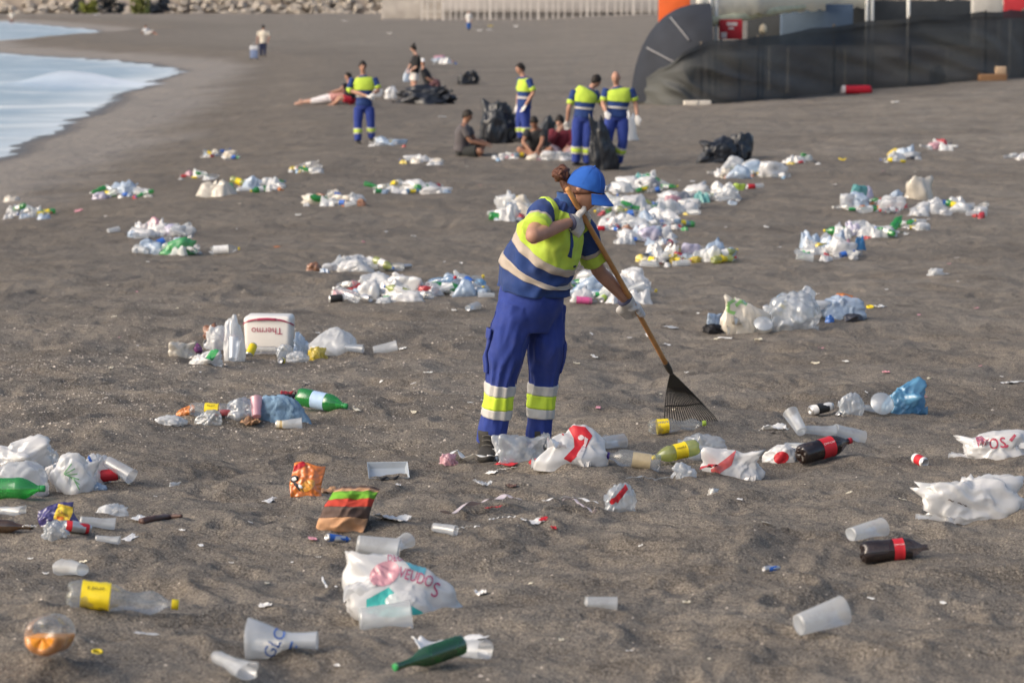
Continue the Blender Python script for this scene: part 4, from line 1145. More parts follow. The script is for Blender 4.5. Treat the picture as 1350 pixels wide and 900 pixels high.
person('man in cream shirt and dark jeans walking with a trolley by the shore', 346, 76,
       dict(head=(347, 36, 0), neck=(347, 40, 0), chest=(347, 45, 0), pelvis=(347, 57, 0), shL=(353, 42, 0), shR=(341, 42, 0), elL=(355, 49, -0.05), elR=(340, 49, 0.0), haL=(353, 55, -0.15), haR=(339, 55, -0.05),
            hipL=(349, 58, 0), hipR=(344, 58, 0), knL=(349, 66, 0), knR=(344, 66, 0), anL=(349, 73, 0), anR=(344, 73, 0.1)),
       dict(col=(0.66, 0.60, 0.50), name='cream', sleeve=0.45), dict(col=(0.028, 0.036, 0.08), name='jeans', length=0.97), face=(0.1, 0.95, 0), skin='tan', vox=0.022)
person('far stroller in white top and blue trousers on the upper sand', 618, 41,
       dict(head=(618, 16, 0), neck=(618, 18, 0), chest=(618, 21, 0), pelvis=(618, 30, 0), shL=(621, 20, 0), shR=(615, 20, 0), elL=(622, 25, 0), elR=(614, 25, 0), haL=(621, 29, -0.1), haR=(615, 29, -0.1),
            hipL=(619, 30, 0), hipR=(617, 30, 0), knL=(619, 35, 0), knR=(617, 35, 0), anL=(619, 39, 0), anR=(617, 39, 0)),
       dict(col=(0.66, 0.64, 0.62), name='whitetop', sleeve=0.6, hem=0.0), dict(col=(0.03, 0.10, 0.33), name='bluetrouser', length=0.9, wide=1.3), face=(0.2, -0.95, 0), skin='tan', hair=(0.4, 0.36, 0.33), vox=0.03, k=1.05)
person('distant sitter in pale clothes leaning back near the water', 194, 46,
       dict(head=(192, 35, 0), neck=(192, 37.5, 0), chest=(192.5, 40, 0), pelvis=(193, 44, 0), shL=(195, 38.5, 0), shR=(189, 38.5, 0), elL=(197, 41, 0.1), elR=(188, 41.5, 0.1), haL=(199, 44.5, 0.1), haR=(187, 44.5, 0.2),
            hipL=(195, 44.5, 0), hipR=(194, 44.5, 0), knL=(201, 41.5, -0.1), knR=(200, 42.5, -0.3), anL=(206, 45, -0.1), anR=(205, 45.2, -0.3)),
       dict(col=(0.50, 0.52, 0.55), name='palegrey', sleeve=0.4), dict(col=(0.58, 0.57, 0.56), name='offwhite', length=0.6), face=(0.8, -0.5, 0), vox=0.03, shoes=None)
person('bather in white top wading in the far shallows', 15, 33,
       dict(head=(15, 15, 0), neck=(15, 17, 0), chest=(15, 19.5, 0), pelvis=(15.5, 25, 0), shL=(18, 18.5, 0), shR=(12, 18.5, 0), elL=(20, 22, 0), elR=(10, 22, 0), haL=(19, 25, -0.2), haR=(11, 25, -0.2),
            hipL=(16.5, 25.5, 0), hipR=(14.2, 25.5, 0), knL=(17, 28.5, 0), knR=(14, 28.5, 0), anL=(17, 32, 0), anR=(13.6, 32, 0)),
       dict(col=(0.68, 0.64, 0.56), name='cream2', sleeve=0.5), dict(col=(0.20, 0.10, 0.08), name='brownshorts', length=0.5), face=(0.5, -0.8, 0), vox=0.03, shoes=None)
for i, (x, lab, c1, c2) in enumerate(((333, 'far figure in dark clothes before the boulder bank', (0.02, 0.02, 0.03), (0.02, 0.02, 0.02)), (347, 'far figure in red top before the boulder bank', (0.40, 0.04, 0.07), (0.3, 0.05, 0.06)),
                                       (359, 'far figure in green top before the boulder bank', (0.05, 0.30, 0.16), (0.06, 0.25, 0.15)), (528, 'far runner in blue top crossing before the boulders', (0.12, 0.16, 0.26), (0.06, 0.05, 0.05)))):
    fy = 11 if i < 3 else 17
    person(lab, x, fy, dict(head=(x, fy - 17, 0), neck=(x, fy - 15, 0), chest=(x, fy - 12.5, 0), pelvis=(x, fy - 8.5, 0), shL=(x + 2, fy - 14, 0), shR=(x - 2, fy - 14, 0), elL=(x + 2.6, fy - 11, 0), elR=(x - 2.6, fy - 11, 0), haL=(x + 2.4, fy - 8.5, -0.2), haR=(x - 2.4, fy - 8.5, -0.2),
           hipL=(x + 0.9, fy - 8.5, 0), hipR=(x - 0.9, fy - 8.5, 0), knL=(x + 1.4, fy - 4.6, -0.2 * (i == 3)), knR=(x - 0.9, fy - 4.6, 0), anL=(x + 1.0, fy - 0.8, 0), anR=(x - 1.0, fy - 0.8, 0)),
           dict(col=c1, name='far%da' % i, sleeve=0.5), dict(col=c2, name='far%db' % i, length=0.9), face=(0.2, -0.95, 0), vox=0.05, k=1.1)

# trolley pulled by the walking man
def trolley():
    O, s = P(335, 80)
    root = empty('shopping_trolley', O)
    m = 1 / s
    b = bevel_box('bag', -5 * m, 5 * m, -0.12, 0.12, 0.10, 0.10 + 15 * m, 0.03)
    bg_ = obj('bag', b, cloth('trolley_blue', (0.20, 0.26, 0.42)), root)
    obj('flap', bevel_box('flap', -5.4 * m, 5.4 * m, -0.14, 0.14, 0.10 + 11 * m, 0.10 + 16 * m, 0.03), cloth('trolley_white', (0.62, 0.63, 0.66)), bg_)
    for sx in (-1, 1):
        v, f = lathe([(-0.02, 0.001), (-0.02, 0.085), (0.02, 0.085), (0.02, 0.001)], 14)
        obj('wheel', smooth_mesh('wheel', [(v, f)]), mat('tyre_black', (0.02, 0.02, 0.02), 0.7), root, (sx * 4.5 * m, 0, 0.07))
    obj('frame', smooth_mesh('frame', [Tube([(-3 * m, 0.13, 0.06), (-3 * m, 0.15, 0.6), (0.0, 0.17, 0.95), (3 * m, 0.15, 0.6), (3 * m, 0.13, 0.06)], [0.012] * 5).vf(m=24, n=6)]), mat('steel_tube', (0.35, 0.35, 0.36), 0.4, metal=0.6), root)
    tag(root, 'blue and white two-wheeled trolley beside the man in cream shirt', 'trolley')
trolley()
# ---------------------------------------------------------------- dark net enclosure, tent and marquee
def net_enclosure():
    base_px = [(838, 138), (880, 139), (925, 138), (1000, 133), (1100, 123), (1200, 114), (1300, 106), (1350, 102), (1430, 96)]
    B = [P(*q)[0] for q in base_px]
    top_px = {0: 108, 1: 84, 2: 56, 3: 48, 4: 33, 5: 22, 6: 15, 7: 12, 8: 8}
    T = [at_depth(base_px[i][0], top_px[i], B[i].y) for i in range(len(B))]
    O = B[4].copy()
    root = empty('net_fence', O)
    n, mrow = 220, 40
    bc = catmull([tuple(q) for q in B], n); tcv = catmull([tuple(q) for q in T], n)
    V = []; F = []
    for i in range(n):
        for k in range(mrow):
            v = k / (mrow - 1)
            p = bc[i] * (1 - v) + tcv[i] * v
            u = i / (n - 1)
            # long diagonal tension folds, sag between posts
            q = np.array([[u * 9 + v * 1.6, v * 1.3, 2.0]])
            q2 = np.array([[u * 22 + v * 4.5, v * 2.0, 5.0]])
            d = 0.42 * (0.5 - abs(float(perlin3(q)[0]))) + 0.16 * float(perlin3(q2)[0]) - 0.05
            d *= math.sin(math.pi * min(1, v * 1.15 + 0.05)) if v < 0.9 else 0.3
            bulge = -0.10 * math.exp(-(v / 0.18) ** 2)
            p = p + np.array([0.0, -d + bulge, -0.05 if k == 0 else -0.05 * abs(math.sin(u * 34)) * v])
            V.append(p - np.array(O))
    for i in range(n - 1):
        for k in range(mrow - 1):
            a = i * mrow + k
            F.append((a, a + mrow, a + mrow + 1, a + 1))
    me = smooth_mesh('net', [(V, F)])
    m = bpy.data.materials.new('shade_net'); m.use_nodes = True
    nt = m.node_tree; N = nt.nodes.new; L = nt.links.new
    b = nt.nodes['Principled BSDF']; b.inputs['Roughness'].default_value = 0.75
    tc = N('ShaderNodeTexCoord'); nz = N('ShaderNodeTexNoise'); nz.inputs['Scale'].default_value = 0.6; nz.inputs['Detail'].default_value = 5
    mp = N('ShaderNodeMapping'); mp.inputs['Scale'].default_value = (0.5, 0.5, 2.2); mp.inputs['Rotation'].default_value = (0, 0.5, 0)
    L(tc.outputs['Object'], mp.inputs[0]); L(mp.outputs[0], nz.inputs['Vector'])
    cr = N('ShaderNodeMix'); cr.data_type = 'RGBA'; cr.inputs['A'].default_value = (0.028, 0.032, 0.037, 1); cr.inputs['B'].default_value = (0.085, 0.087, 0.080, 1)
    rg = N('ShaderNodeMapRange'); rg.inputs[1].default_value = 0.35; rg.inputs[2].default_value = 0.68
    L(nz.outputs['Fac'], rg.inputs[0]); L(rg.outputs[0], cr.inputs['Factor']); L(cr.outputs['Result'], b.inputs['Base Color'])
    tr = N('ShaderNodeBsdfTransparent'); mx = N('ShaderNodeMixShader'); mx.inputs[0].default_value = 0.07
    L(b.outputs[0], mx.inputs[1]); L(tr.outputs[0], mx.inputs[2]); L(mx.outputs[0], nt.nodes['Material Output'].inputs[0])
    obj('net', me, m, root)
    wood = mat('net_post', (0.10, 0.085, 0.07), 0.8)
    for i in range(2, 9):
        p0 = np.array(B[i] - O) + np.array((0, 0.12, -0.2)); p1 = np.array(T[i] - O) + np.array((0, 0.10, 0.02))
        obj('post', smooth_mesh('post', [Tube([p0, p1], [0.035, 0.035]).vf(m=3, n=10)]), wood, root)
    # pale finial on one post
    tag(root, 'long dark shade-net fence sagging in folds across the upper beach', 'fence')
    # dome tent at the fence's end
    D = B[2] + Vector((0.35, 2.3, 0))
    tent = empty('dome_tent', D)
    dm = mat('tent_cloth', (0.026, 0.030, 0.040), 0.8, var=0.2, scale=1.5)
    s = FPX / D.y
    rx, rz = 103 / s, 128 / s
    na, nb = 26, 16
    def dome(a, bb):   # a: 0 at ground left .. pi/2 top, bb: -1..1 depth
        return np.array((-rx * math.cos(a) ** 0.8 * math.cos(bb) * 1.0, rx * 0.75 * math.sin(bb), rz * math.sin(a) * (0.35 + 0.65 * math.cos(bb))))
    V = []; F = []
    for i in range(na):
        a = math.pi / 2 * i / (na - 1)
        for k in range(nb):
            V.append(dome(a, -1.3 + 2.6 * k / (nb - 1)))
    for i in range(na - 1):
        for k in range(nb - 1):
            q = i * nb + k; F.append((q, q + nb, q + nb + 1, q + 1))
    obj('canopy', smooth_mesh('canopy', [(V, F)]), dm, tent)
    pale = mat('tent_tape', (0.20, 0.20, 0.21), 0.7)
    for a in (0.60, 1.08):
        pts = [dome(a, bb) * 1.012 for bb in np.linspace(-1.0, -0.35, 8)]
        obj('seam_tape', smooth_mesh('seam_tape', [Tube(pts, [(0.026, 0.012)] * 8, side=(0, 0, 1)).vf(m=16, n=8)]), pale, tent)
    for sgn in (-1.3, 1.3):
        pts = [dome(a, sgn) for a in np.linspace(0.0, 1.57, 10)]
        obj('pole', smooth_mesh('pole', [Tube(pts, [0.014] * 10).vf(m=20, n=6)]), mat('pole_dark', (0.05, 0.05, 0.055), 0.5), tent)
    tag(tent, 'dark blue-grey half dome beach tent with pale seam tapes', 'tent')
    # marquee behind
    Y = B[2].y + 3.0
    bpx = [q[0] for q in base_px]; bY = [q.y for q in B]
    def A(px, py, dy=0.0): return at_depth(px, py, float(np.interp(px, bpx, bY)) + 2.2 + dy)
    mq = empty('marquee', A(1030, 130))
    mq.location.z = gz(mq.location.x, mq.location.y)
    oo = mq.location
    cream = mat('marquee_cream', (0.62, 0.58, 0.47), 0.7, var=0.08, scale=2)
    canvas = film('canvas_white', (0.88, 0.86, 0.78), 0.0, 0.5, 0.5, 0.02, dirt=0.03, cs=2)
    # roof with scalloped valance from px 918 to 1140
    V = []; F = []
    nn = 90
    for i in range(nn):
        u = i / (nn - 1); px = 918 + u * 228
        yb = 22 - 13 * u + 3.5 * abs(math.sin(u * math.pi * 14)) - 3
        top = A(px, -10 - 6 * u); bot = A(px, yb + 2)
        back = A(px, -24 - 6 * u, 3.0)
        V += [np.array(bot - oo), np.array(top - oo), np.array(back - oo)]
    for i in range(nn - 1):
        q = i * 3
        F += [(q, q + 3, q + 4, q + 1), (q + 1, q + 4, q + 5, q + 2)]
    me = mesh_from('canopy', V, F, True)
    me = evald(me, [('SOLIDIFY', dict(thickness=0.02))], 'canopy')
    obj('canopy', me, canvas, mq)
    # tied-back side curtain: a rolled cream bundle under the valance
    pts = [np.array(A(px, py, 0.1) - oo) for px, py in ((922, 22), (940, 28), (975, 23), (1020, 15), (1060, 10))]
    obj('rolled_curtain', smooth_mesh('rolled_curtain', [Tube(pts, [0.13, 0.16, 0.13, 0.10, 0.07], fold=0.03, fu=4).vf(m=40, n=14)]), mat('curtain_green_cream', (0.60, 0.57, 0.38), 0.8, var=0.15, scale=4), mq)
    for px in (936, 944, 1143, 1150, 1198):
        p0 = A(px, 60); p0.z = gz(p0.x, p0.y) - 0.05; p1 = A(px, -14)
        obj('pole', smooth_mesh('pole', [Tube([np.array(p0 - oo), np.array(p1 - oo)], [0.055, 0.055]).vf(m=3, n=10)]), mat('white_pole', (0.68, 0.66, 0.60), 0.5), mq)
    tag(mq, 'white marquee with scalloped valance and white poles behind the net', 'marquee')
    # dark side wall of the marquee's neighbour
    def panel(name, px0, px1, y0, y1, col, label, cat, dy, th=0.05, parts=None, extra=None):
        a = A((px0 + px1) / 2, y1, dy); yy_ = a.y; a = at_depth(px0, y1, yy_); b2 = at_depth(px1, y0, yy_)
        zb = gz(a.x, a.y) - 0.05
        root2 = empty(name, ((a.x + b2.x) / 2, a.y, zb))
        hw = (b2.x - a.x) / 2
        obj('board', bevel_box('board', -hw, hw, 0, th, a.z - zb, b2.z - zb, 0.01), mat(name + '_%d' % px0, col, 0.6, var=0.1, scale=3), root2)
        for sx in (-hw * 0.8, hw * 0.8):
            v, f = box_vf(sx - 0.03, sx + 0.03, 0.06, 0.11, 0, b2.z - zb - 0.05)
            obj('leg', mesh_from('leg', v, f, False), mat('white_pole', (0.68, 0.66, 0.60), 0.5), root2)
        if extra: extra(root2, hw, a.z - zb, b2.z - zb)
        tag(root2, label, cat)
        return root2
    wh = mat('sign_white', (0.65, 0.55, 0.52), 0.6)
    def sign_marks(r2, hw, z0, z1):
        h = z1 - z0
        for (u0, u1, v0, v1) in ((-0.35, 0.55, 0.68, 0.86), (-0.2, 0.25, 0.50, 0.60), (-0.85, -0.35, 0.05, 0.35)):
            v, f = box_vf(u0 * hw, u1 * hw, -0.008, -0.002, z0 + v0 * h, z0 + v1 * h)
            obj('print', mesh_from('print', v, f, False), wh, r2)
    panel('notice_board', 948, 979, 26, 52, (0.42, 0.025, 0.035), 'red notice board with white print behind the dark net', 'sign', -0.4, extra=sign_marks)
    panel('orange_kiosk_panel', 868, 910, -8, 42, (0.72, 0.13, 0.03), 'bright orange board standing behind the dome tent', 'board', 7.0)
    panel('drink_fridge', 1283, 1322, -10, 24, (0.50, 0.48, 0.44), 'pale cabinet top showing over the net beside a red panel', 'cabinet', 0.5, 0.5)
    panel('red_screen', 1323, 1420, -10, 24, (0.42, 0.03, 0.04), 'red panel rising behind the net fence', 'panel', 0.5, 0.06)
    panel('dark_screen', 985, 1280, 1, 60, (0.045, 0.05, 0.055), 'dark cloth side wall under the marquee', 'screen', 1.2, 0.05)
    panel('blue_crate_stack', 1030, 1125, 6, 60, (0.09, 0.13, 0.19), 'dull blue crates stacked behind the net', 'crates', 0.6, 0.4)
    # finial light on a thin post
    fp = A(1006, 45, -0.2); zb = gz(fp.x, fp.y)
    fl = empty('lamp_post', (fp.x, fp.y, zb))
    obj('post', smooth_mesh('post', [Tube([(0, 0, 0), (0, 0, fp.z - zb)], [0.025, 0.022]).vf(m=3, n=8)]), mat('net_post', (0.10, 0.085, 0.07), 0.8), fl)
    hv_, hf_ = lathe([(0, 0.001), (0.02, 0.09), (0.10, 0.11), (0.2, 0.09), (0.26, 0.04), (0.27, 0.001)], 14, 'z')
    obj('lantern', smooth_mesh('lantern', [(hv_, hf_)]), mat('lantern_cream', (0.62, 0.52, 0.36), 0.5), fl, (0, 0, fp.z - zb))
    tag(fl, 'slim post with a small cream lantern in front of the marquee', 'lamp post')
    # things lying at the foot of the net
    def ground_box(name, px, py, wpx, hpx, col, label, cat, dpt=0.3, taper=0.0, extra=None):
        O2, s2 = P(px, py)
        w2, h2 = wpx / s2, hpx / s2
        root2 = empty(name, O2, 0.06)
        me = bevel_box('body', -w2 / 2, w2 / 2, -dpt / 2, dpt / 2, -0.03, h2, min(0.02, h2 * 0.3))
        obj('body', me, mat(name + '_m%d' % px, col, 0.6, var=0.15, scale=5), root2)
        if extra: extra(root2, w2, h2, dpt)
        tag(root2, label, cat)
    def plank_extra(r2, w2, h2, dpt):
        obj('strap', bevel_box('strap', -0.04, 0.04, -dpt / 2 - 0.006, dpt / 2 + 0.006, -0.02, h2 + 0.008, 0.004), mat('strap_grey', (0.4, 0.38, 0.35), 0.7), r2)
    ground_box('foam_box_lid', 919, 139, 36, 6, (0.62, 0.57, 0.50), 'pale flat foam slab lying at the foot of the net', 'slab', 0.3, extra=plank_extra)
    def floats(px, py):
        O2, s2 = P(px, py)
        r2 = empty('rescue_float', O2)
        L_ = 41 / s2; h = 11 / s2
        t = Tube([(-L_ / 2, 0, h * 0.5), (-L_ * 0.42, 0, h * 0.48), (0, 0, h * 0.48), (L_ * 0.42, 0, h * 0.5), (L_ / 2, 0, h * 0.55)], [(0.05, h * 0.3), (0.16, h * 0.5), (0.19, h * 0.52), (0.16, h * 0.5), (0.05, h * 0.25)], side=(0, 1, 0), power=3)
        obj('hull', smooth_mesh('hull', [t.vf(0.12, 1, 24, 20)]), mat('float_red', (0.50, 0.015, 0.03), 0.4), r2)
        obj('nose', smooth_mesh('nose', [t.vf(0.0, 0.13, 8, 20, 0.004)]), mat('float_white', (0.70, 0.62, 0.60), 0.5), r2)
        tag(r2, 'red plastic float with white nose lying by the net', 'float')
    floats(1129, 124)
    def crate_extra(r2, w2, h2, dpt):
        v = bevel_box('box_on_top', w2 * 0.12, w2 * 0.5, -0.1, 0.12, h2, h2 * 2.1, 0.02)
        obj('box_on_top', v, mat('card_tan', (0.50, 0.36, 0.24), 0.8, var=0.2), r2)
        for k in (-0.3, 0, 0.3):
            obj('slat', bevel_box('slat', -w2 / 2 - 0.005, w2 / 2 + 0.005, -dpt / 2 - 0.012, -dpt / 2, h2 * (0.5 + k) - 0.02, h2 * (0.5 + k) + 0.02, 0.004), mat('crate_wood', (0.30, 0.17, 0.09), 0.8, var=0.2), r2)
    ground_box('wooden_crate', 1308, 107, 36, 9, (0.26, 0.15, 0.08), 'low brown wooden crate with a tan box at the net', 'crate', 0.3, extra=crate_extra)
net_enclosure()
# ---------------------------------------------------------------- litter: shared meshes
def ico(sub):
    bm = bmesh.new(); bmesh.ops.create_icosphere(bm, subdivisions=sub, radius=1.0)
    bm.verts.index_update()
    V = np.array([v.co[:] for v in bm.verts]); F = [tuple(v.index for v in f.verts) for f in bm.faces]
    bm.free(); return V, F
_ICO = {}
def bag_mesh(seed, sub=4, ears=2, crumple=1.0, flat=1.0, facets=22, sharp=True):
    """a crumpled plastic bag about 1 wide, 0.8 deep and 0.6 high, resting on z = 0"""
    if sub not in _ICO: _ICO[sub] = ico(sub)
    N, F = _ICO[sub]
    rs = np.random.RandomState(seed)
    K = rs.normal(size=(facets, 3)); K /= np.linalg.norm(K, axis=1)[:, None]
    D = rs.uniform(0.62, 1.05, facets)
    dots = np.maximum(N @ K.T, 0) / D[None, :]
    r = (np.sum(dots ** 9, axis=1) + 0.05) ** (-1 / 9.0)
    r = np.minimum(r, 1.3)
    off = rs.uniform(0, 50, 3)
    r *= 1 + 0.22 * perlin3(N * 1.2 + off)
    # pleats running out from the gathered mouth of the bag
    a0 = rs.uniform(0, 6.28); el = rs.uniform(0.15, 0.9)
    d0 = np.array([math.cos(a0) * math.cos(el), math.sin(a0) * math.cos(el), math.sin(el)])
    e1 = np.cross(d0, (0.31, 0.2, 0.93)); e1 /= np.linalg.norm(e1); e2 = np.cross(d0, e1)
    al = np.arccos(np.clip(N @ d0, -1, 1)); ph = np.arctan2(N @ e2, N @ e1) + 0.5 * perlin3(N * 1.6 + off)
    pc = np.stack([np.cos(ph), np.sin(ph), 0 * ph], 1)
    fall = np.exp(-(al / 1.5) ** 2)
    pl = 0.24 * (0.32 - np.abs(perlin3(pc * 2.3 + off + np.stack([0 * al, 0 * al, al * 0.8], 1)))) + 0.11 * (0.32 - np.abs(perlin3(pc * 5.2 + off * 2 + np.stack([0 * al, 0 * al, al * 1.5], 1))))
    w_ = N + 0.35 * np.stack([perlin3(N * 1.7 + off + k * 9) for k in range(3)], 1)
    c = 0.30 * (0.30 - np.abs(perlin3(w_ * 1.5 + off))) + 0.075 * (0.3 - np.abs(perlin3(w_ * 3.6 + off * 2)))
    if sub >= 5: c += 0.018 * (0.3 - np.abs(perlin3(w_ * 9.5 + off)))
    r = r * (1 + crumple * (1.15 * c + pl * (0.35 + 0.9 * fall)))
    if ears:
        r += rs.uniform(0.3, 0.55) * np.exp(-(al / 0.17) ** 2) * (1 + 0.5 * np.cos(3 * ph))
    for e in range(1, ears):
        a = rs.uniform(0, 6.28); el = rs.uniform(-0.1, 0.8)
        d = np.array([math.cos(a) * math.cos(el), math.sin(a) * math.cos(el), math.sin(el)])
        ang = np.arccos(np.clip(N @ d, -1, 1))
        r += rs.uniform(0.3, 0.6) * np.exp(-(ang / 0.2) ** 2)
    V = N * r[:, None] * np.array([0.5, 0.4, 0.36 * flat])
    zb = np.percentile(V[:, 2], 22)
    V[:, 2] = np.where(V[:, 2] < zb, zb - (zb - V[:, 2]) * 0.12, V[:, 2])
    # the foot of the bag slumps outwards
    lowf = np.clip(1 - (V[:, 2] - zb) / 0.25, 0, 1)
    V[:, :2] *= (1 + 0.12 * lowf)[:, None]
    V[:, 2] -= zb
    mn, mx = V.min(0), V.max(0)
    V[:, 0] = (V[:, 0] - (mn[0] + mx[0]) / 2) / (mx[0] - mn[0]); V[:, 1] = (V[:, 1] - (mn[1] + mx[1]) / 2) / (mx[0] - mn[0])
    V[:, 2] = V[:, 2] / mx[2] * 0.6
    # loose film: ruffled flaps and handles that leave the body
    FF = list(F); VV = [V]
    nf, nu, nv = (ears + 2, 13, 9) if sub >= 5 else (ears + 1, 7, 5)
    base = len(V)
    for e in range(nf if ears else 0):
        a = rs.uniform(0, 6.28); zz = rs.choice([0.02, 0.05, 0.16, 0.3]); ln = rs.uniform(0.16, 0.34); wd = rs.uniform(0.16, 0.34)
        dr = np.array([math.cos(a), math.sin(a) * 0.75]); sd2 = np.array([-math.sin(a), math.cos(a) * 0.75])
        up = rs.uniform(-0.10, 0.22) if zz > 0.1 else rs.uniform(0.0, 0.08)
        u, v = np.meshgrid(np.linspace(-0.5, 0.5, nu), np.linspace(0, 1, nv))
        ruf = np.sin(u * rs.uniform(9, 15) + rs.uniform(0, 6) + 1.5 * v) * (0.02 + 0.045 * v) + 0.03 * perlin2(u * 5 + e, v * 3 + seed)
        rad = 0.27 + ln * v * (1 - 0.5 * (2 * np.abs(u)) ** 2.5)
        wv = wd * u * (1.0 - 0.35 * v)
        z = np.maximum(zz + up * v + ruf - 0.10 * v * v * (zz > 0.1), 0.004 + 0.01 * (1 + np.sin(u * 11)))
        VV.append(np.stack([dr[0] * rad + sd2[0] * wv, dr[1] * rad + sd2[1] * wv, z], -1).reshape(-1, 3))
        for i in range(nv - 1):
            for j in range(nu - 1):
                q = base + i * nu + j; FF.append((q, q + 1, q + nu + 1, q + nu))
        base += nu * nv
    return mesh_from('plastic_bag', np.concatenate(VV), FF)

def film_mesh(seed, near=False, poles=4, tall=1.0):
    """a carrier bag lying as draped film over what is in it: creased ridges, ruffled edge on the sand"""
    rs = np.random.RandomState(seed)
    nr_, na_ = (40, 96) if near else (18, 44)
    rho, th = np.meshgrid(np.linspace(0.0, 1, nr_), np.linspace(0, 2 * np.pi, na_, endpoint=False))
    o = rs.uniform(0, 60)
    Rr = 0.5 * (0.82 + 0.45 * perlin2(np.cos(th) * 1.3 + o, np.sin(th) * 1.3) + 0.12 * perlin2(np.cos(th) * 5 + o, np.sin(th) * 5))
    x = rho * Rr * np.cos(th); y = rho * Rr * np.sin(th) * 0.75
    z = np.zeros_like(x)
    for k in range(poles):
        a = rs.uniform(-0.34, 0.34), rs.uniform(-0.16, 0.16); an = rs.uniform(0, 3.14); l = rs.uniform(0.05, 0.30)
        bx, by = a[0] + l * math.cos(an), a[1] + 0.6 * l * math.sin(an)
        dx, dy = bx - a[0], by - a[1]
        t = np.clip(((x - a[0]) * dx + (y - a[1]) * dy) / (dx * dx + dy * dy + 1e-9), 0, 1)
        dist = np.hypot(x - a[0] - t * dx, (y - a[1] - t * dy) * 1.25)
        hh = rs.uniform(0.55, 1.0)
        zk = hh * np.clip(1 - (dist / rs.uniform(0.28, 0.50)) ** 2, 0, 1) ** rs.uniform(0.9, 1.5) * (1 - 0.25 * t)
        z = np.maximum(z, zk) + 0.15 * np.minimum(z, zk)
    edge = np.clip((1 - rho) * 3.2, 0, 1)
    q = np.stack([x.ravel() * 4 + o, y.ravel() * 4, 0 * x.ravel() + o], 1)
    wr = (0.3 - np.abs(perlin3(q))).reshape(x.shape) * 0.20 + (0.3 - np.abs(perlin3(q * 2.4))).reshape(x.shape) * 0.09
    rad = (0.3 - np.abs(perlin2(th * 2.9 + o, rho * 1.2))) * 0.14
    z = z * 0.42 * edge ** 0.8 + (1.5 * wr + 0.22 * rad) * (0.45 + 0.55 * edge) * 0.8
    z = np.maximum(z, 0.0) + 0.012 * (1 - edge) * (1 + np.sin(th * 9 + o))
    z = z / z.max() * 0.6 * tall
    # sideways crumple
    x = x + 0.09 * perlin3(q * 1.3 + 9).reshape(x.shape); y = y + 0.09 * perlin3(q * 1.3 + 21).reshape(x.shape)
    V = np.stack([x, y, z], -1).reshape(-1, 3)
    idx = np.arange(nr_ * na_).reshape(na_, nr_)
    nx_ = np.roll(idx, -1, axis=0)
    F = [tuple(f) for f in np.stack([idx[:, :-1], idx[:, 1:], nx_[:, 1:], nx_[:, :-1]], -1).reshape(-1, 4)]
    mn, mx_ = V.min(0), V.max(0)
    V[:, :2] = (V[:, :2] - (mn[:2] + mx_[:2]) / 2) / (mx_[0] - mn[0])
    me = mesh_from('plastic_bag', V, F)
    bm = bmesh.new(); bm.from_mesh(me); bmesh.ops.remove_doubles(bm, verts=bm.verts[:], dist=1e-4); bm.to_mesh(me); bm.free()
    me.polygons.foreach_set('use_smooth', [True] * len(me.polygons))
    return fix_normals(me)

BAGS_FAR = [film_mesh(300 + i, False, 3 + i % 3) if i % 3 == 1 else bag_mesh(100 + i, 4, [2, 1, 3, 0][i % 4], [1.1, 0.8, 1.3][i % 3]) for i in range(10)]
BAGS_NEAR = [bag_mesh(200 + i, 5, [2, 1, 2, 3][i % 4], [1.15, 0.9, 1.3][i % 3]) for i in range(9)]

def lathe_mesh(name, profile, n=24, petal=0.0, squash=None, close=True):
    V, F = lathe(profile, n, 'x')
    V = np.array(V)
    if petal:
        th = np.arctan2(V[:, 2], V[:, 1]); k = np.clip(1 - V[:, 0] / 0.04, 0, 1)
        V[:, 0] += petal * k * (np.cos(5 * th) > 0.2) * 0.6
        V[:, 1:] *= (1 - petal * 3 * k * (0.5 + 0.5 * np.cos(5 * th)))[:, None]
    if squash:
        sd_, amt = squash
        off = np.array([sd_ * 3.7, sd_ * 1.3, 0])
        q = V * 14 + off
        d = perlin3(q) * 0.6 + (0.4 - np.abs(perlin3(V * 26 + off))) * 0.6
        V[:, 1:] *= (1 - amt * (0.35 + d))[:, None]
        V[:, 2] *= 1 - 0.45 * amt
        V[:, 1] += amt * 0.02 * np.sin(V[:, 0] * 12 + sd_)
    return fix_normals(mesh_from(name, V, F))

PET = [(0.012, 0.0005), (0.010, 0.018), (0.002, 0.033), (0.004, 0.043), (0.016, 0.051), (0.035, 0.0535), (0.09, 0.0535), (0.096, 0.0515), (0.10, 0.051), (0.19, 0.051), (0.196, 0.0525), (0.205, 0.0535), (0.225, 0.051), (0.25, 0.042), (0.275, 0.028), (0.292, 0.017), (0.300, 0.0142), (0.306, 0.0165), (0.309, 0.0142), (0.322, 0.0135)]
WAIST = [(0.012, 0.0005), (0.010, 0.018), (0.002, 0.033), (0.004, 0.044), (0.018, 0.052), (0.04, 0.054), (0.13, 0.054), (0.15, 0.051), (0.175, 0.040), (0.195, 0.035), (0.215, 0.037), (0.235, 0.043), (0.255, 0.044), (0.275, 0.036), (0.292, 0.022), (0.302, 0.0145), (0.309, 0.0165), (0.312, 0.0142), (0.325, 0.0135)]
GLASS = [(0.008, 0.0005), (0.002, 0.025), (0.004, 0.036), (0.02, 0.0385), (0.16, 0.0385), (0.185, 0.034), (0.215, 0.020), (0.24, 0.0145), (0.285, 0.0135), (0.29, 0.0155), (0.30, 0.0155), (0.302, 0.012)]
SPIRIT = [(0.006, 0.0005), (0.002, 0.030), (0.006, 0.041), (0.02, 0.043), (0.18, 0.043), (0.205, 0.038), (0.225, 0.022), (0.24, 0.0165), (0.265, 0.0155)]
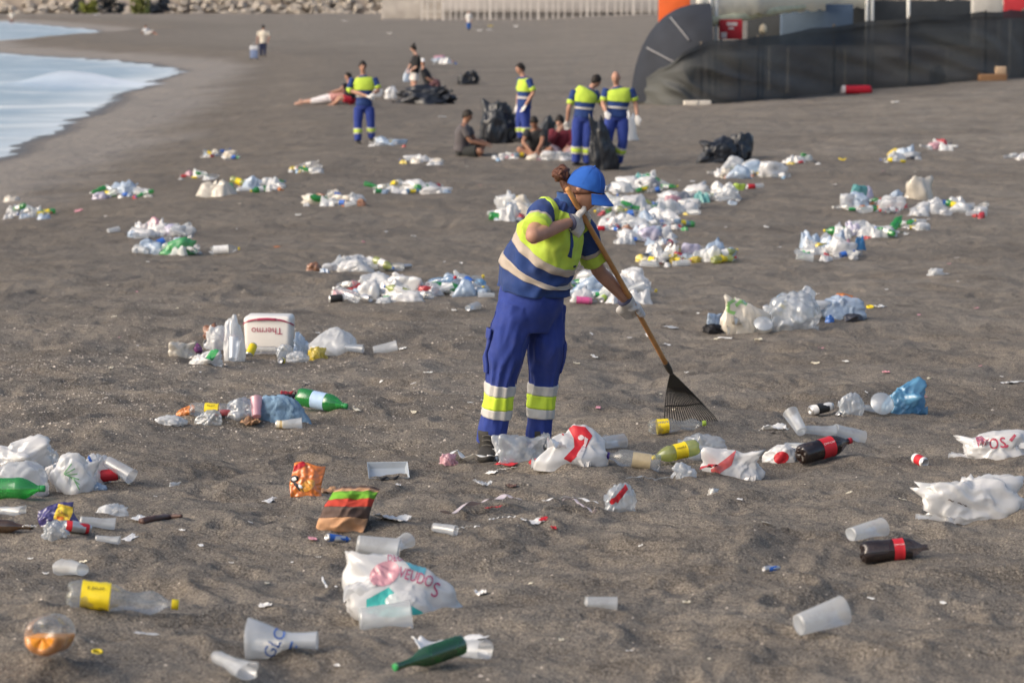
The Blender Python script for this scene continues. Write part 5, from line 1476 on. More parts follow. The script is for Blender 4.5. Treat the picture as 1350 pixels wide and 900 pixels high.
CUPP = [(0.005, 0.0005), (0.005, 0.028), (0.0, 0.0335), (0.012, 0.035), (0.06, 0.0385), (0.11, 0.0425), (0.16, 0.0465), (0.165, 0.0485), (0.168, 0.0485), (0.168, 0.0465)]
CANP = [(0.008, 0.0005), (0.006, 0.020), (0.0, 0.024), (0.004, 0.028), (0.014, 0.033), (0.105, 0.033), (0.116, 0.027), (0.120, 0.0265), (0.120, 0.0245), (0.117, 0.024), (0.117, 0.0005)]
BOT = {}
for nm_, pr in (('pet', PET), ('waist', WAIST), ('glass', GLASS), ('spirit', SPIRIT)):
    BOT[nm_] = lathe_mesh(nm_, pr, 28, 0.012 if nm_ in ('pet', 'waist') else 0)
    if nm_ in ('pet', 'waist'):
        BOT[nm_ + '1'] = lathe_mesh(nm_, pr, 28, 0.012, (3, 0.30))
        BOT[nm_ + '2'] = lathe_mesh(nm_, pr, 28, 0.012, (8, 0.50))
CUP = [lathe_mesh('cup', CUPP, 28), lathe_mesh('cup', CUPP, 28, 0, (2, 0.22)), lathe_mesh('cup', CUPP, 28, 0, (5, 0.55)), lathe_mesh('cup', CUPP, 28, 0, (9, 0.40))]
CAN = [lathe_mesh('can', CANP, 24), lathe_mesh('can', CANP, 24, 0, (4, 0.35)), lathe_mesh('can', CANP, 24, 0, (7, 0.6))]

def paper_mesh(seed, nx=18, ny=14, amp=0.16, jag=0.25):
    rs = np.random.RandomState(seed)
    u, v = np.meshgrid(np.linspace(-0.5, 0.5, nx), np.linspace(-0.5, 0.5, ny))
    o = rs.uniform(0, 40)
    x = u + jag * 0.4 * perlin2(u * 2.2 + o, v * 2.2); y = v + jag * 0.4 * perlin2(u * 2.2, v * 2.2 + o)
    q = np.stack([u.ravel() * 3 + o, v.ravel() * 3, 0 * u.ravel() + o], 1)
    z = amp * (np.abs(perlin3(q)) * 1.2 + 0.5 * np.abs(perlin3(q * 2.6))).reshape(u.shape) + amp * 0.8 * np.abs(u * math.cos(o) + v * math.sin(o)) * rs.rand()
    V = np.stack([x, y * 0.8, z - z.min()], -1).reshape(-1, 3)
    idx = np.arange(nx * ny).reshape(ny, nx)
    F = [tuple(f) for f in np.stack([idx[:-1, :-1], idx[:-1, 1:], idx[1:, 1:], idx[1:, :-1]], -1).reshape(-1, 4)]
    me = mesh_from('paper', V, F)
    return evald(me, [('SOLIDIFY', dict(thickness=0.012))], 'paper_sheet')
PAPERS = [paper_mesh(i, amp=[0.16, 0.3, 0.1, 0.22][i % 4]) for i in range(8)]

# ---------------------------------------------------------------- litter materials
FM = dict(
    white=film('bag_white', (0.86, 0.86, 0.86), 0.06, 0.40, dirt=0.06),
    milky=film('bag_milky', (0.82, 0.84, 0.86), 0.30, 0.42, dirt=0.08),
    clear=film('bag_clear', (0.74, 0.79, 0.84), 0.62, 0.4, 0.15, 0.13),
    cream=film('bag_cream', (0.78, 0.72, 0.62), 0.05, 0.3),
    blue=film('bag_blue', (0.20, 0.42, 0.68), 0.15, 0.3), lilac=film('bag_lilac', (0.60, 0.57, 0.72), 0.10, 0.3),
    ltblue=film('bag_ltblue', (0.50, 0.62, 0.78), 0.22, 0.3),
    green=film('bag_green', (0.10, 0.48, 0.16), 0.12, 0.3), pink=film('bag_pink', (0.75, 0.42, 0.48), 0.10, 0.3),
    red=film('bag_red', (0.55, 0.04, 0.05), 0.05, 0.2), yellow=film('bag_yellow', (0.75, 0.58, 0.08), 0.05, 0.2), orange=film('bag_orange', (0.75, 0.26, 0.06), 0.05, 0.2),
    brown=film('bag_brown', (0.28, 0.13, 0.07), 0.0, 0.1, dirt=0.05), teal=film('bag_teal', (0.12, 0.42, 0.42), 0.1, 0.3),
    dark=film('bag_dark', (0.035, 0.035, 0.045), 0.0, 0.05, 0.3, dirt=0.03), grey=film('bag_grey', (0.30, 0.31, 0.34), 0.1, 0.2))
def black_sack():
    m = mat('black_sack', (0.018, 0.021, 0.028), 0.28, 0.5, var=0.3, scale=5, bump=0.9, bscale=6)
    return m
PETC = film('pet_clear', (0.74, 0.78, 0.80), 0.86, 0.3, 0.08, 0.035, dirt=0.06, cs=16)
PETG = film('pet_green', (0.05, 0.42, 0.10), 0.45, 0.4, 0.08, 0.10, tint=(0.25, 0.85, 0.35), dirt=0.05)
PETY = film('pet_lime', (0.55, 0.60, 0.22), 0.55, 0.35, 0.08, 0.10, tint=(0.90, 0.95, 0.55), dirt=0.05)
PETB = film('pet_blue', (0.35, 0.50, 0.70), 0.6, 0.35, 0.08, 0.10, tint=(0.7, 0.85, 0.97), dirt=0.08)
GLG = film('glass_green', (0.015, 0.09, 0.03), 0.35, 0.2, 0.05, 0.12, tint=(0.15, 0.5, 0.2), dirt=0.03)
GLB = film('glass_brown', (0.09, 0.045, 0.015), 0.30, 0.2, 0.05, 0.12, tint=(0.5, 0.3, 0.1), dirt=0.03)
CUPM = film('cup_frosted', (0.84, 0.86, 0.87), 0.50, 0.5, 0.2, 0.07, dirt=0.12, cs=14)
PETK = film('pet_cola', (0.05, 0.035, 0.035), 0.62, 0.2, 0.08, 0.05, tint=(0.72, 0.66, 0.66), dirt=0.02)
PET_C = dict(cola=PETK, clear=PETC, green=PETG, lime=PETY, blue=PETB, gglass=GLG, bglass=GLB)
def solid(c):
    T = dict(red=(0.50, 0.02, 0.03), yellow=(0.78, 0.60, 0.02), blue=(0.03, 0.12, 0.45), white=(0.74, 0.73, 0.71), green=(0.04, 0.30, 0.09), purple=(0.07, 0.04, 0.22), black=(0.02, 0.02, 0.022), tan=(0.55, 0.42, 0.22), orange=(0.70, 0.20, 0.03), silver=(0.55, 0.55, 0.56), lightblue=(0.40, 0.55, 0.75), lime=(0.45, 0.60, 0.08), pink=(0.62, 0.10, 0.28), brown=(0.22, 0.10, 0.05), teal=(0.05, 0.40, 0.38), kraft=(0.46, 0.27, 0.15), choc=(0.10, 0.055, 0.045), gold=(0.40, 0.30, 0.08), cream=(0.72, 0.66, 0.52), cola=(0.012, 0.006, 0.004), orangeade=(0.80, 0.30, 0.02), rose=(0.66, 0.30, 0.36))
    return mat('solid_' + c, T[c], 0.35 if c in ('silver', 'gold', 'cola') else 0.5, 0.4, 0.7 if c in ('silver', 'gold') else 0.0, var=0.08, scale=40, bump=0.15, bscale=40)

# ---------------------------------------------------------------- print: flat lettering and shapes laid on surfaces
_TX = {}
def text_poly(s):
    if s in _TX: return _TX[s]
    cu = bpy.data.curves.new('t', 'FONT'); cu.body = s; cu.align_x = 'CENTER'; cu.align_y = 'CENTER'; cu.resolution_u = 3
    o = bpy.data.objects.new('t', cu); COL.objects.link(o)
    dg = bpy.context.evaluated_depsgraph_get(); dg.update()
    me = bpy.data.meshes.new_from_object(o.evaluated_get(dg))
    V = np.array([v.co[:2] for v in me.vertices]); F = [tuple(p.vertices) for p in me.polygons]
    bpy.data.objects.remove(o); bpy.data.meshes.remove(me)
    if len(V):
        V = V - (V.min(0) + V.max(0)) / 2
        V = V / (V[:, 0].max() - V[:, 0].min() + 1e-9)
    _TX[s] = (V, F); return V, F

def subdiv2d(V, F, ml):
    bm = bmesh.new()
    vs = [bm.verts.new((p[0], p[1], 0)) for p in V]
    for f in F:
        try: bm.faces.new([vs[i] for i in f])
        except ValueError: pass
    bmesh.ops.triangulate(bm, faces=bm.faces[:])
    for _ in range(5):
        e = [x for x in bm.edges if x.calc_length() > ml]
        if not e: break
        bmesh.ops.subdivide_edges(bm, edges=e, cuts=1)
        bmesh.ops.triangulate(bm, faces=[f for f in bm.faces if len(f.verts) > 3])
    bm.verts.index_update()
    r = (np.array([v.co[:2] for v in bm.verts]), [tuple(v.index for v in f.verts) for f in bm.faces])
    bm.free(); return r

def ring_poly(pts):
    return np.array(pts, float), [tuple(range(len(pts)))]

def disc(cx, cy, rx, ry, n=28, rot=0):
    return ring_poly([(cx + rx * math.cos(a) * math.cos(rot) - ry * math.sin(a) * math.sin(rot), cy + rx * math.cos(a) * math.sin(rot) + ry * math.sin(a) * math.cos(rot)) for a in np.linspace(0, 2 * math.pi, n, endpoint=False)])

_BV = {}
def print_on(o, poly, px, py, wpx, rot, material, name='print', off=0.0025, s=None, hs=1.0):
    """lay a flat print on object o where the sight line through a pixel meets it (the print sits on the surface)"""
    bpy.context.view_layer.update()
    key = o.name
    if key not in _BV:
        M = o.matrix_world
        _BV[key] = BVHTree.FromPolygons([M @ v.co for v in o.data.vertices], [tuple(p.vertices) for p in o.data.polygons])
    bv = _BV[key]
    V, F = poly
    V = np.array(V) * np.array([1, hs])
    c, s_ = math.cos(rot), math.sin(rot)
    V = np.stack([V[:, 0] * c - V[:, 1] * s_, V[:, 0] * s_ + V[:, 1] * c], 1) * wpx
    V, F = subdiv2d(V, F, max(2.0, wpx * 0.06))
    out = []; ok = []
    C = Vector((0, 0, CAMZ))
    for u, v in V:
        d = Vector(tuple(_FW + _RT * (px + u - 675) / FPX + _UP * (450 - (py - v)) / FPX)).normalized()
        h = bv.ray_cast(C, d)
        if h[0] is None: out.append(None); ok.append(False); continue
        nn = h[1]
        if nn.dot(d) > 0: nn = -nn
        out.append(h[0] + nn * off); ok.append(True)
    F = [f for f in F if all(ok[i] for i in f) and max((out[f[0]] - out[f[1]]).length, (out[f[1]] - out[f[2]]).length, (out[f[0]] - out[f[2]]).length) < 0.09]
    if not F: return None
    used = sorted(set(i for f in F for i in f)); mp = {i: k for k, i in enumerate(used)}
    inv = o.matrix_world.inverted()
    me = mesh_from(name, [inv @ out[i] for i in used], [tuple(mp[i] for i in f) for f in F])
    return obj(name, me, material, o)

def wrap_text(parent, txt, x, ang, h, r, material, around=True, length=None):
    """lettering on a bottle label: wraps round the axis or runs along it"""
    V, F = text_poly(txt)
    L = length or 0.06
    V, F = subdiv2d(np.array(V) * L, F, 0.006)
    if around:
        th = ang + V[:, 0] / r; X = x + V[:, 1]
    else:
        th = ang + V[:, 1] / r; X = x + V[:, 0]
    me = mesh_from('lettering', np.stack([X, (r + 0.0008) * np.cos(th), (r + 0.0008) * np.sin(th)], 1), F)
    return obj('lettering', me, material, parent)

# ---------------------------------------------------------------- litter: builders
def lay(px, py, yaw, L, r, sink=0.25, pitch=None, back=True):
    """lying pose for a long thing whose middle touches the sand under the pixel: location and rotation"""
    p, s = P(px, py)
    d = Vector((math.cos(yaw), math.sin(yaw), 0))
    p = p + Vector((0, r * 0.6, 0))
    a = p - d * L / 2; b = p + d * L / 2
    za, zb, zm = gz(a.x, a.y), gz(b.x, b.y), gz(p.x, p.y)
    pt_ = math.atan2(zb - za, L) if pitch is None else pitch
    zc = max(zm, (za + zb) / 2) + r * (1 - sink) / 1.0
    if pitch is not None: zc = zm + abs(math.sin(pitch)) * L / 2 + r * (1 - sink)
    loc = Vector((p.x, p.y, zc)) - Vector((math.cos(yaw) * math.cos(pt_), math.sin(yaw) * math.cos(pt_), math.sin(pt_))) * L / 2
    return loc, (0, -pt_, yaw), s

_SH = {}
def sub_profile(pr, x0, x1, off):
    xs = [p[0] for p in pr[5:]]; rs_ = [p[1] for p in pr[5:]]
    out = [(x0, 0)]
    return [(x, float(np.interp(x, xs, rs_)) + off) for x in np.linspace(x0, x1, 6)]

def bottle(px, py, yaw, label, kind='pet', body='clear', lab=None, cap=None, size=1.0, liquid=None, text=None, tcol='white', group=None, pitch=None, roll=0.0, lx=(0.102, 0.188), level=0.0, sink=0.2, tl=0.07):
    base = kind.rstrip('12')
    pr = dict(pet=PET, waist=WAIST, glass=GLASS, spirit=SPIRIT)[base]
    L = pr[-1][0] * size
    loc, rot, s = lay(px, py, yaw, L, 0.052 * size if base in ('pet', 'waist') else 0.04 * size, sink, pitch)
    o = obj('plastic_bottle' if base in ('pet', 'waist') else 'glass_bottle', BOT[kind], PET_C[body], None, loc, (rot[0] + roll, rot[1], rot[2]), size)
    if lab:
        key = ('lab', kind, lx)
        if key not in _SH:
            sq = {'1': (3, 0.30), '2': (8, 0.50)}.get(kind[-1])
            if base == 'glass': _SH[key] = lathe_mesh('bottle_label', sub_profile(pr, 0.05, 0.12, 0.0012), 28)
            elif base == 'spirit': _SH[key] = lathe_mesh('bottle_label', sub_profile(pr, 0.05, 0.14, 0.0012), 28)
            else: _SH[key] = lathe_mesh('bottle_label', sub_profile(pr, lx[0], lx[1], 0.0015), 28, 0, sq)
        lb = obj('bottle_label', _SH[key], solid(lab) if isinstance(lab, str) else lab, o)
        if text:
            wrap_text(lb, text, (lx[0] + lx[1]) / 2, (math.pi * 0.80 if math.cos(yaw) > 0 else math.pi * 0.20) - roll, 0.03, 0.0545 if base in ('pet', 'waist') else 0.040, solid(tcol), False, tl)
    if cap:
        if 'cap' + base not in _SH:
            e = pr[-1]
            _SH['cap' + base] = lathe_mesh('bottle_cap', [(e[0] - 0.012, e[1] + 0.002), (e[0] + 0.008, e[1] + 0.002), (e[0] + 0.009, e[1]), (e[0] + 0.009, 0.0005)], 18)
        obj('bottle_cap', _SH['cap' + base], solid(cap), o)
    if liquid:
        me = BOT[base].copy()
        bm = bmesh.new(); bm.from_mesh(me)
        for v in bm.verts: v.co.y *= 0.955; v.co.z *= 0.955
        Mr = Matrix.Rotation(-roll, 3, 'X')
        bmesh.ops.holes_fill(bm, edges=bm.edges[:])
        g = bmesh.ops.bisect_plane(bm, geom=bm.verts[:] + bm.edges[:] + bm.faces[:], plane_co=(0, 0, level), plane_no=(0, 0, 1), clear_outer=True)
        bmesh.ops.holes_fill(bm, edges=[e for e in bm.edges if e.is_boundary])
        g = bmesh.ops.bisect_plane(bm, geom=bm.verts[:] + bm.edges[:] + bm.faces[:], plane_co=(0.24, 0, 0), plane_no=(1, 0, 0), clear_outer=True)
        bmesh.ops.holes_fill(bm, edges=[e for e in bm.edges if e.is_boundary])
        bm.to_mesh(me); bm.free()
        me.materials.clear()
        q = obj('drink', me, solid(liquid), o); q.rotation_euler = (-roll, 0, 0)
    tag(o, label, 'bottle', group)
    return o

def cup(px, py, yaw, label, v=0, size=1.0, m=None, group=None, pitch=None, lpx=None, sink=0.25):
    p, s = P(px, py)
    if lpx: size = lpx / s / 0.168
    loc, rot, s = lay(px, py, yaw, 0.168 * size, 0.042 * size, sink, pitch)
    o = obj('plastic_cup', CUP[v], m or CUPM, None, loc, rot, size)
    tag(o, label, 'cup', group)
    return o

def can(px, py, yaw, label, v=0, col='red', band=None, size=1.0, group=None, pitch=None, roll=0.0):
    loc, rot, s = lay(px, py, yaw, 0.12 * size, 0.033 * size, 0.2, pitch)
    o = obj('drink_can', CAN[v], solid(col), None, loc, (rot[0] + roll, rot[1], rot[2]), size)
    sq = [None, (4, 0.35), (7, 0.6)][v]
    for nm_, a, b, c in (('can_lid', 0.112, 0.1205, 'silver'), ('can_base', 0.0, 0.008, 'silver')):
        k = (nm_, v)
        if k not in _SH:
            pr = [(x, r + 0.0008) for x, r in CANP if a <= x <= b]
            if nm_ == 'can_lid': pr = [(0.111, 0.0305), (0.1205, 0.0274), (0.1215, 0.0262), (0.1195, 0.0245), (0.1178, 0.0238), (0.1178, 0.0005)]
            else: pr = [(0.007, 0.0005), (0.005, 0.0195), (-0.001, 0.0235), (0.003, 0.0285), (0.010, 0.0318)]
            _SH[k] = lathe_mesh(nm_, pr, 24, 0, sq)
        obj(nm_, _SH[k], solid(c), o)
    if band:
        k = ('cband', v)
        if k not in _SH: _SH[k] = lathe_mesh('can_print', [(0.035, 0.0334), (0.05, 0.0338), (0.085, 0.0338), (0.095, 0.0334)], 24, 0, sq)
        obj('can_print', _SH[k], solid(band), o)
    tag(o, label, 'can', group)
    return o

def bag(px, py, wpx, hpx, col, label, v=0, rz=0.0, near=True, dep=0.85, group=None, cat='plastic bag', name='plastic_bag', sink=0.015, mesh=None, rx=0.0):
    p, s = P(px, py)
    w_ = wpx / s; h = hpx / s
    lib = BAGS_NEAR if near else BAGS_FAR
    me = mesh or lib[v % len(lib)]
    # the heap's middle sits behind its front edge
    p = p + Vector((0, w_ * dep * 0.36, 0))
    z = gz(p.x, p.y)
    o = obj(name, me, FM[col] if isinstance(col, str) else col, None, (p.x, p.y, z - sink - 0.02 * h), (rx, 0, rz), (w_, w_ * dep, h / 0.6))
    tag(o, label, cat, group)
    return o

def paper(px, py, wpx, col, label, v=0, rz=0.0, ratio=1.0, amp=1.0, group=None, cat='paper', name='paper_scrap'):
    p, s = P(px, py)
    w_ = wpx / s
    # follow the slope of the sand
    dx = (gz(p.x + 0.06, p.y) - gz(p.x - 0.06, p.y)) / 0.12; dy = (gz(p.x, p.y + 0.06) - gz(p.x, p.y - 0.06)) / 0.12
    o = obj(name, PAPERS[v % 8], solid(col) if isinstance(col, str) else col, None, (p.x, p.y, p.z + 0.002), None, (w_, w_ * ratio, w_ * amp))
    nrm_ = Vector((-dx, -dy, 1)).normalized()
    o.rotation_mode = 'QUATERNION'
    o.rotation_quaternion = nrm_.to_track_quat('Z', 'Y') @ Matrix.Rotation(rz, 3, 'Z').to_quaternion()
    tag(o, label, cat, group)
    return o

def strip(pxs, wd, col, label, cat='paper', name='paper_strip', lift=0.01, group=None, curl=0.0):
    """a ribbon lying along pixels on the sand"""
    pts = [P(*q)[0] for q in pxs]
    O = pts[0].copy()
    c = catmull([tuple(q - O) for q in pts], 24)
    V = []; F = []
    for i, p in enumerate(c):
        t = nrm(c[min(i + 1, 23)] - c[max(i - 1, 0)]); sd_ = nrm(np.cross(t, (0, 0, 1)))
        z = max(gz(p[0] + O.x + e * sd_[0] * wd, p[1] + O.y + e * sd_[1] * wd) for e in (-1, 0, 1)) - O.z + lift + 0.012 + lift * 0.9 * abs(math.sin(i * 0.7 + pxs[0][0]))
        ww = 0.75 * wd * (0.9 + 0.2 * math.sin(i * 0.8 + pxs[0][1]))
        q = np.array((p[0], p[1], z))
        tl_ = 0.3 * math.sin(i * 0.35 + pxs[0][0]) + curl
        V += [q - sd_ * ww - np.array((0, 0, tl_ * ww)), q + np.array((0, 0, ww * 0.25)), q + sd_ * ww + np.array((0, 0, tl_ * ww + ww * 0.5))]
    for i in range(23):
        for k in (0, 1):
            a = i * 3 + k; F.append((a, a + 3, a + 4, a + 1))
    me = evald(mesh_from(name, V, F), [('SOLIDIFY', dict(thickness=0.0015)), ('SUBSURF', dict(levels=1))], name)
    o = obj(name, me, solid(col) if isinstance(col, str) else col, None, O)
    tag(o, label, cat, group)
    return o
# ---------------------------------------------------------------- litter close to the camera, one by one
FROST = 'loose frosted cups on the sand'
# bottom left
b = bottle(158, 810, R(4), 'crushed clear bottle with yellow label and yellow neck cap', 'waist1', 'clear', 'yellow', 'yellow', 1.12, lx=(0.045, 0.130), text='6 litros', tcol='black', tl=0.05)
cup(93, 760, R(130), 'frosted cup lying behind the yellow-labelled crushed bottle', 3, lpx=58)
o = bottle(68, 878, R(88), 'round bottle end with orange drink, base towards the beach', 'pet', 'clear', None, None, 1.14, liquid='orangeade', level=-0.002, sink=0.1, pitch=R(-9))
def ring_cap(px, py, rpx, col, label):
    p, s = P(px, py); r = rpx / s
    V, F = lathe([(0, r * 0.7), (0, r), (r * 0.55, r), (r * 0.6, r * 0.75), (r * 0.1, r * 0.68), (0, r * 0.7)], 20, 'z')
    o = obj('bottle_cap', smooth_mesh('bottle_cap', [(V, F)]), solid(col), None, p + Vector((0, 0, -0.003)), (R(14), R(6), 0)); tag(o, label, 'cap')
ring_cap(128, 861, 7.5, 'yellow', 'loose yellow bottle cap beside the orange drink bottle')
p, s = P(60, 836)
o = obj('strap', smooth_mesh('strap', [Tube([(-0.055, -0.01, 0.0), (-0.04, 0.03, 0.012), (-0.01, 0.0, 0.016), (0.0, 0.04, 0.02), (0.03, 0.02, 0.014), (0.06, 0.05, 0.012), (0.045, 0.07, 0.006), (0.02, 0.045, 0.01)], [(0.004, 0.009)] * 8, side=(0, 0.3, 1)).vf(m=50, n=8)]), solid('black'), None, p); tag(o, 'tangled black strap on the sand behind the orange drink bottle', 'strap')
paper(195, 836, 42, FM['milky'], 'thin shard of frosted plastic on bare sand near yellow cap', 2, 0.3, 0.35, 0.35, cat='plastic shard', name='plastic_shard')
def printed_cup():
    me = lathe_mesh('cup', [(0.0, 0.027), (0.03, 0.024), (0.06, 0.023), (0.085, 0.030), (0.12, 0.052), (0.155, 0.066), (0.17, 0.070), (0.172, 0.069), (0.155, 0.064), (0.12, 0.050), (0.085, 0.028), (0.06, 0.021), (0.0, 0.025)], 32, 0, (6, 0.22))
    k = 92 / P(370, 873)[1] / 0.172
    loc, rot, _ = lay(372, 873, R(176), 0.172 * k, 0.045 * k, 0.2)
    o = obj('plastic_cup', me, film('cup_clear_print', (0.80, 0.83, 0.86), 0.55, 0.45, 0.2, 0.08), None, loc, rot, k)
    tag(o, 'crumpled clear cup with blue lettering lying on its side', 'cup')
    print_on(o, text_poly('GLO'), 362, 846, 40, R(62), solid('blue'), 'lettering', hs=1.1)
    print_on(o, ring_poly([(-0.5, -0.06), (0.5, -0.06), (0.5, 0.06), (-0.5, 0.06)]), 381, 856, 24, R(68), solid('blue'), 'stripe')
    print_on(o, ring_poly([(-0.5, -0.06), (0.5, -0.06), (0.5, 0.06), (-0.5, 0.06)]), 388, 858, 18, R(68), solid('blue'), 'stripe')
printed_cup()
cup(308, 893, R(-58), 'frosted cup lying aslant beside the blue-lettered cup', 2, lpx=72)
# big printed bag
bigbag = bag_mesh(431, 5, 1, 0.62, 1.0, 14)
o = bag(533, 812, 168, 96, 'white', 'big white carrier bag printed in pink and teal with red letters', 0, 0.1, mesh=bigbag, dep=0.7)
print_on(o, disc(0, 0, 0.5, 0.36, 30, 0.5), 507, 756, 42, 0, film('print_pink', (0.66, 0.33, 0.38), 0.0, 0.2), 'print')
print_on(o, ring_poly([(-0.5, 0.1), (-0.1, 0.5), (0.1, 0.1), (0.5, -0.3), (0.5, -0.5), (-0.3, -0.45), (-0.5, -0.3)]), 520, 794, 74, 0, solid('teal'), 'print', hs=0.55)
print_on(o, ring_poly([(-0.5, 0.3), (0.5, 0.0), (0.45, -0.4), (-0.1, -0.2)]), 545, 744, 36, -0.15, mat('print_seablue', (0.10, 0.32, 0.42), 0.5), 'print', hs=0.8)
print_on(o, disc(0, 0, 0.5, 0.24, 24), 528, 790, 40, 0.1, FM['white'], 'print', off=0.005)
tr_ = mat('print_red', (0.45, 0.07, 0.17), 0.5)
print_on(o, text_poly('VEUDO'), 548, 760, 46, -0.30, tr_, 'lettering', hs=1.5)
print_on(o, text_poly('DEUDO'), 529, 735, 36, 0.04, tr_, 'lettering', hs=1.2)
print_on(o, text_poly('S'), 574, 777, 9, -0.3, tr_, 'lettering', hs=1.2)
cup(508, 826, R(2), 'frosted cup lying in front of the pink and teal printed bag', 0, lpx=70)
cup(498, 730, R(-4), 'frosted cup poking out behind the pink and teal printed bag', 0, lpx=56)
cup(525, 733, R(60), 'short frosted cup tipped up behind the printed bag', 1, size=0.8)
# green bottle with napkins
bottle(566, 886, R(216), 'dark green glass bottle with lime label beside white napkins', 'glass', 'gglass', 'lime', 'green', 0.82, pitch=R(-9), roll=0.6)
paper(585, 858, 88, 'white', 'spread white napkin behind the green glass bottle', 1, 0.15, 0.9, 0.5, cat='napkin', name='napkin')
cup(617, 868, R(-40), 'frosted cup leaning on the white napkin by the green bottle', 1, lpx=62)
paper(613, 846, 56, 'white', 'folded corner of white napkin beside the tipped frosted cup', 3, -0.5, 0.7, 0.45, cat='napkin', name='napkin')
cup(792, 800, R(5), 'small frosted cup half sunk in bare sand', 0, lpx=42, sink=0.9)
cup(1083, 841, R(24), 'whole frosted cup lying alone on bare sand, mouth up right', 0, lpx=70, pitch=R(12))
can(1018, 757, R(25), 'flattened silver and blue can end on bare sand', 2, 'silver', 'blue', 0.55)
# right foreground
bottle(1180, 739, R(8), 'half drunk cola bottle missing its neck with red label', 'pet', 'cola', 'red', None, 0.82, liquid='cola', level=-0.012, lx=(0.15, 0.20), text='Coca-Cola', tl=0.05)
cup(1143, 716, R(35), 'frosted cup open towards the half drunk cola bottle', 1, lpx=54, pitch=R(6))
o = bag(1282, 690, 165, 66, 'white', 'large spread white plastic bag with wide open mouth', 3, 0.15, dep=0.6, mesh=bag_mesh(452, 5, 2, 1.7, 1.0, 20))
print_on(o, text_poly('~ ~-'), 1262, 662, 26, -0.3, solid('choc'), 'lettering')
o = bag(1312, 607, 104, 40, 'white', 'white carrier bag with red lettering lying flat', 5, -0.1, dep=0.6, mesh=bag_mesh(436, 5, 2, 0.9, 1.0, 16))
rz_ = film('print_wine', (0.48, 0.06, 0.10), 0, 0.2)
print_on(o, ring_poly([(-0.5, 0.35), (-0.1, 0.45), (0.2, 0.2), (0.5, 0.25), (0.15, 0.0), (0.25, -0.3), (-0.25, -0.2), (-0.3, -0.5)]), 1296, 582, 20, 0, rz_, 'print', hs=0.8)
print_on(o, text_poly('os'), 1315, 584, 22, 0.12, rz_, 'lettering', hs=1.2)
print_on(o, ring_poly([(-0.5, -0.3), (0.2, 0.5), (0.5, 0.3), (-0.1, -0.5)]), 1335, 577, 10, 0, rz_, 'print')
print_on(o, disc(0, 0, 0.5, 0.3, 10), 1327, 588, 6, 0.6, rz_, 'print')
can(1213, 614, R(-60), 'red and white can lying end-on with silver base', 0, 'white', 'red', 0.80)
# blue bag group
BL = ' beside the sky-blue bag'
o = bag(1197, 546, 62, 52, film('bag_sky', (0.16, 0.42, 0.66), 0.12, 0.35), 'sky-blue plastic bag holding a white cup lid', 6, 0.5, dep=0.7)
V, F = lathe([(0, 0.0005), (0.002, 0.03), (0.01, 0.046), (0.016, 0.048), (0.018, 0.044), (0.03, 0.03), (0.036, 0.0005)], 24)
lidm = smooth_mesh('cup_lid', [(V, F)])
def lid(px, py, rpx, yaw, pitch, label, m=None):
    p, s = P(px, py); k = rpx / s / 0.048
    o = obj('cup_lid', lidm, m or CUPM, None, p + Vector((0, 0.02, 0.040 * k)), (0, pitch, yaw), k); tag(o, label, 'lid')
lid(1162, 548, 16, R(-80), R(-30), 'clear round plastic lid leaning' + BL, FM['clear'])
lid(1203, 528, 9, R(-60), R(-30), 'white cup lid caught in the sky-blue bag', solid('white'))
bag(1124, 546, 38, 34, 'clear', 'clear crumpled film between black can and sky-blue bag', 2, 0.2, dep=0.6)
cup(1146, 545, R(20), 'flattened clear cup at the foot of the sky-blue bag', 2, size=0.8, m=FM['clear'])
can(1082, 549, R(22), 'black and white tall can lying by clear film', 1, 'white', 'black', 1.28, pitch=R(8))
can(1108, 549, R(70), 'small crushed black and silver can by clear film', 2, 'black', 'silver', 0.6)
# cola bottle group
bottle(1088, 611, R(31), 'part full cola bottle with red label and red cap', 'pet', 'cola', 'red', 'red', 1.02, liquid='cola', level=0.022, text='Coca-Cola', roll=0.3, pitch=R(9), lx=(0.125, 0.20))
cup(1120, 581, R(18), 'frosted cup lying behind the red-capped cola bottle', 1, lpx=42)
cup(1081, 577, R(8), 'flat frosted cup tucked behind the cola bottle', 2, lpx=44)
cup(1050, 577, R(118), 'upright-leaning frosted cup near the cola bottle', 0, size=0.92, pitch=R(38))
paper(1021, 569, 36, 'white', 'white paper tray stained red near the leaning cup', 1, 0.2, 0.7, 0.9)
o = bag(1028, 613, 46, 28, 'white', 'white and red crumpled wrapper at the cola bottle base', 1, 0, dep=0.6)
print_on(o, disc(0, 0, 0.5, 0.4, 16), 1030, 603, 20, 0.3, solid('red'), 'print')
cup(1048, 597, R(-35), 'small clear cup between red wrapper and cola bottle', 1, size=0.7, m=FM['clear'])
o = bag(968, 630, 86, 46, 'white', 'white wrapper bag ending in a red cola label strip', 4, -0.2, dep=0.55)
print_on(o, ring_poly([(-0.5, -0.28), (0.2, -0.1), (0.5, 0.30), (0.1, 0.16), (-0.45, 0.0)]), 955, 612, 42, 0.35, film('print_redfade', (0.62, 0.12, 0.12), 0.0, 0.2), 'print')
o = strip([(926, 628), (938, 623), (950, 618), (962, 613)], 0.030, 'red', 'red cola label peeled flat before the white wrapper', 'label', 'label_strip', 0.012)
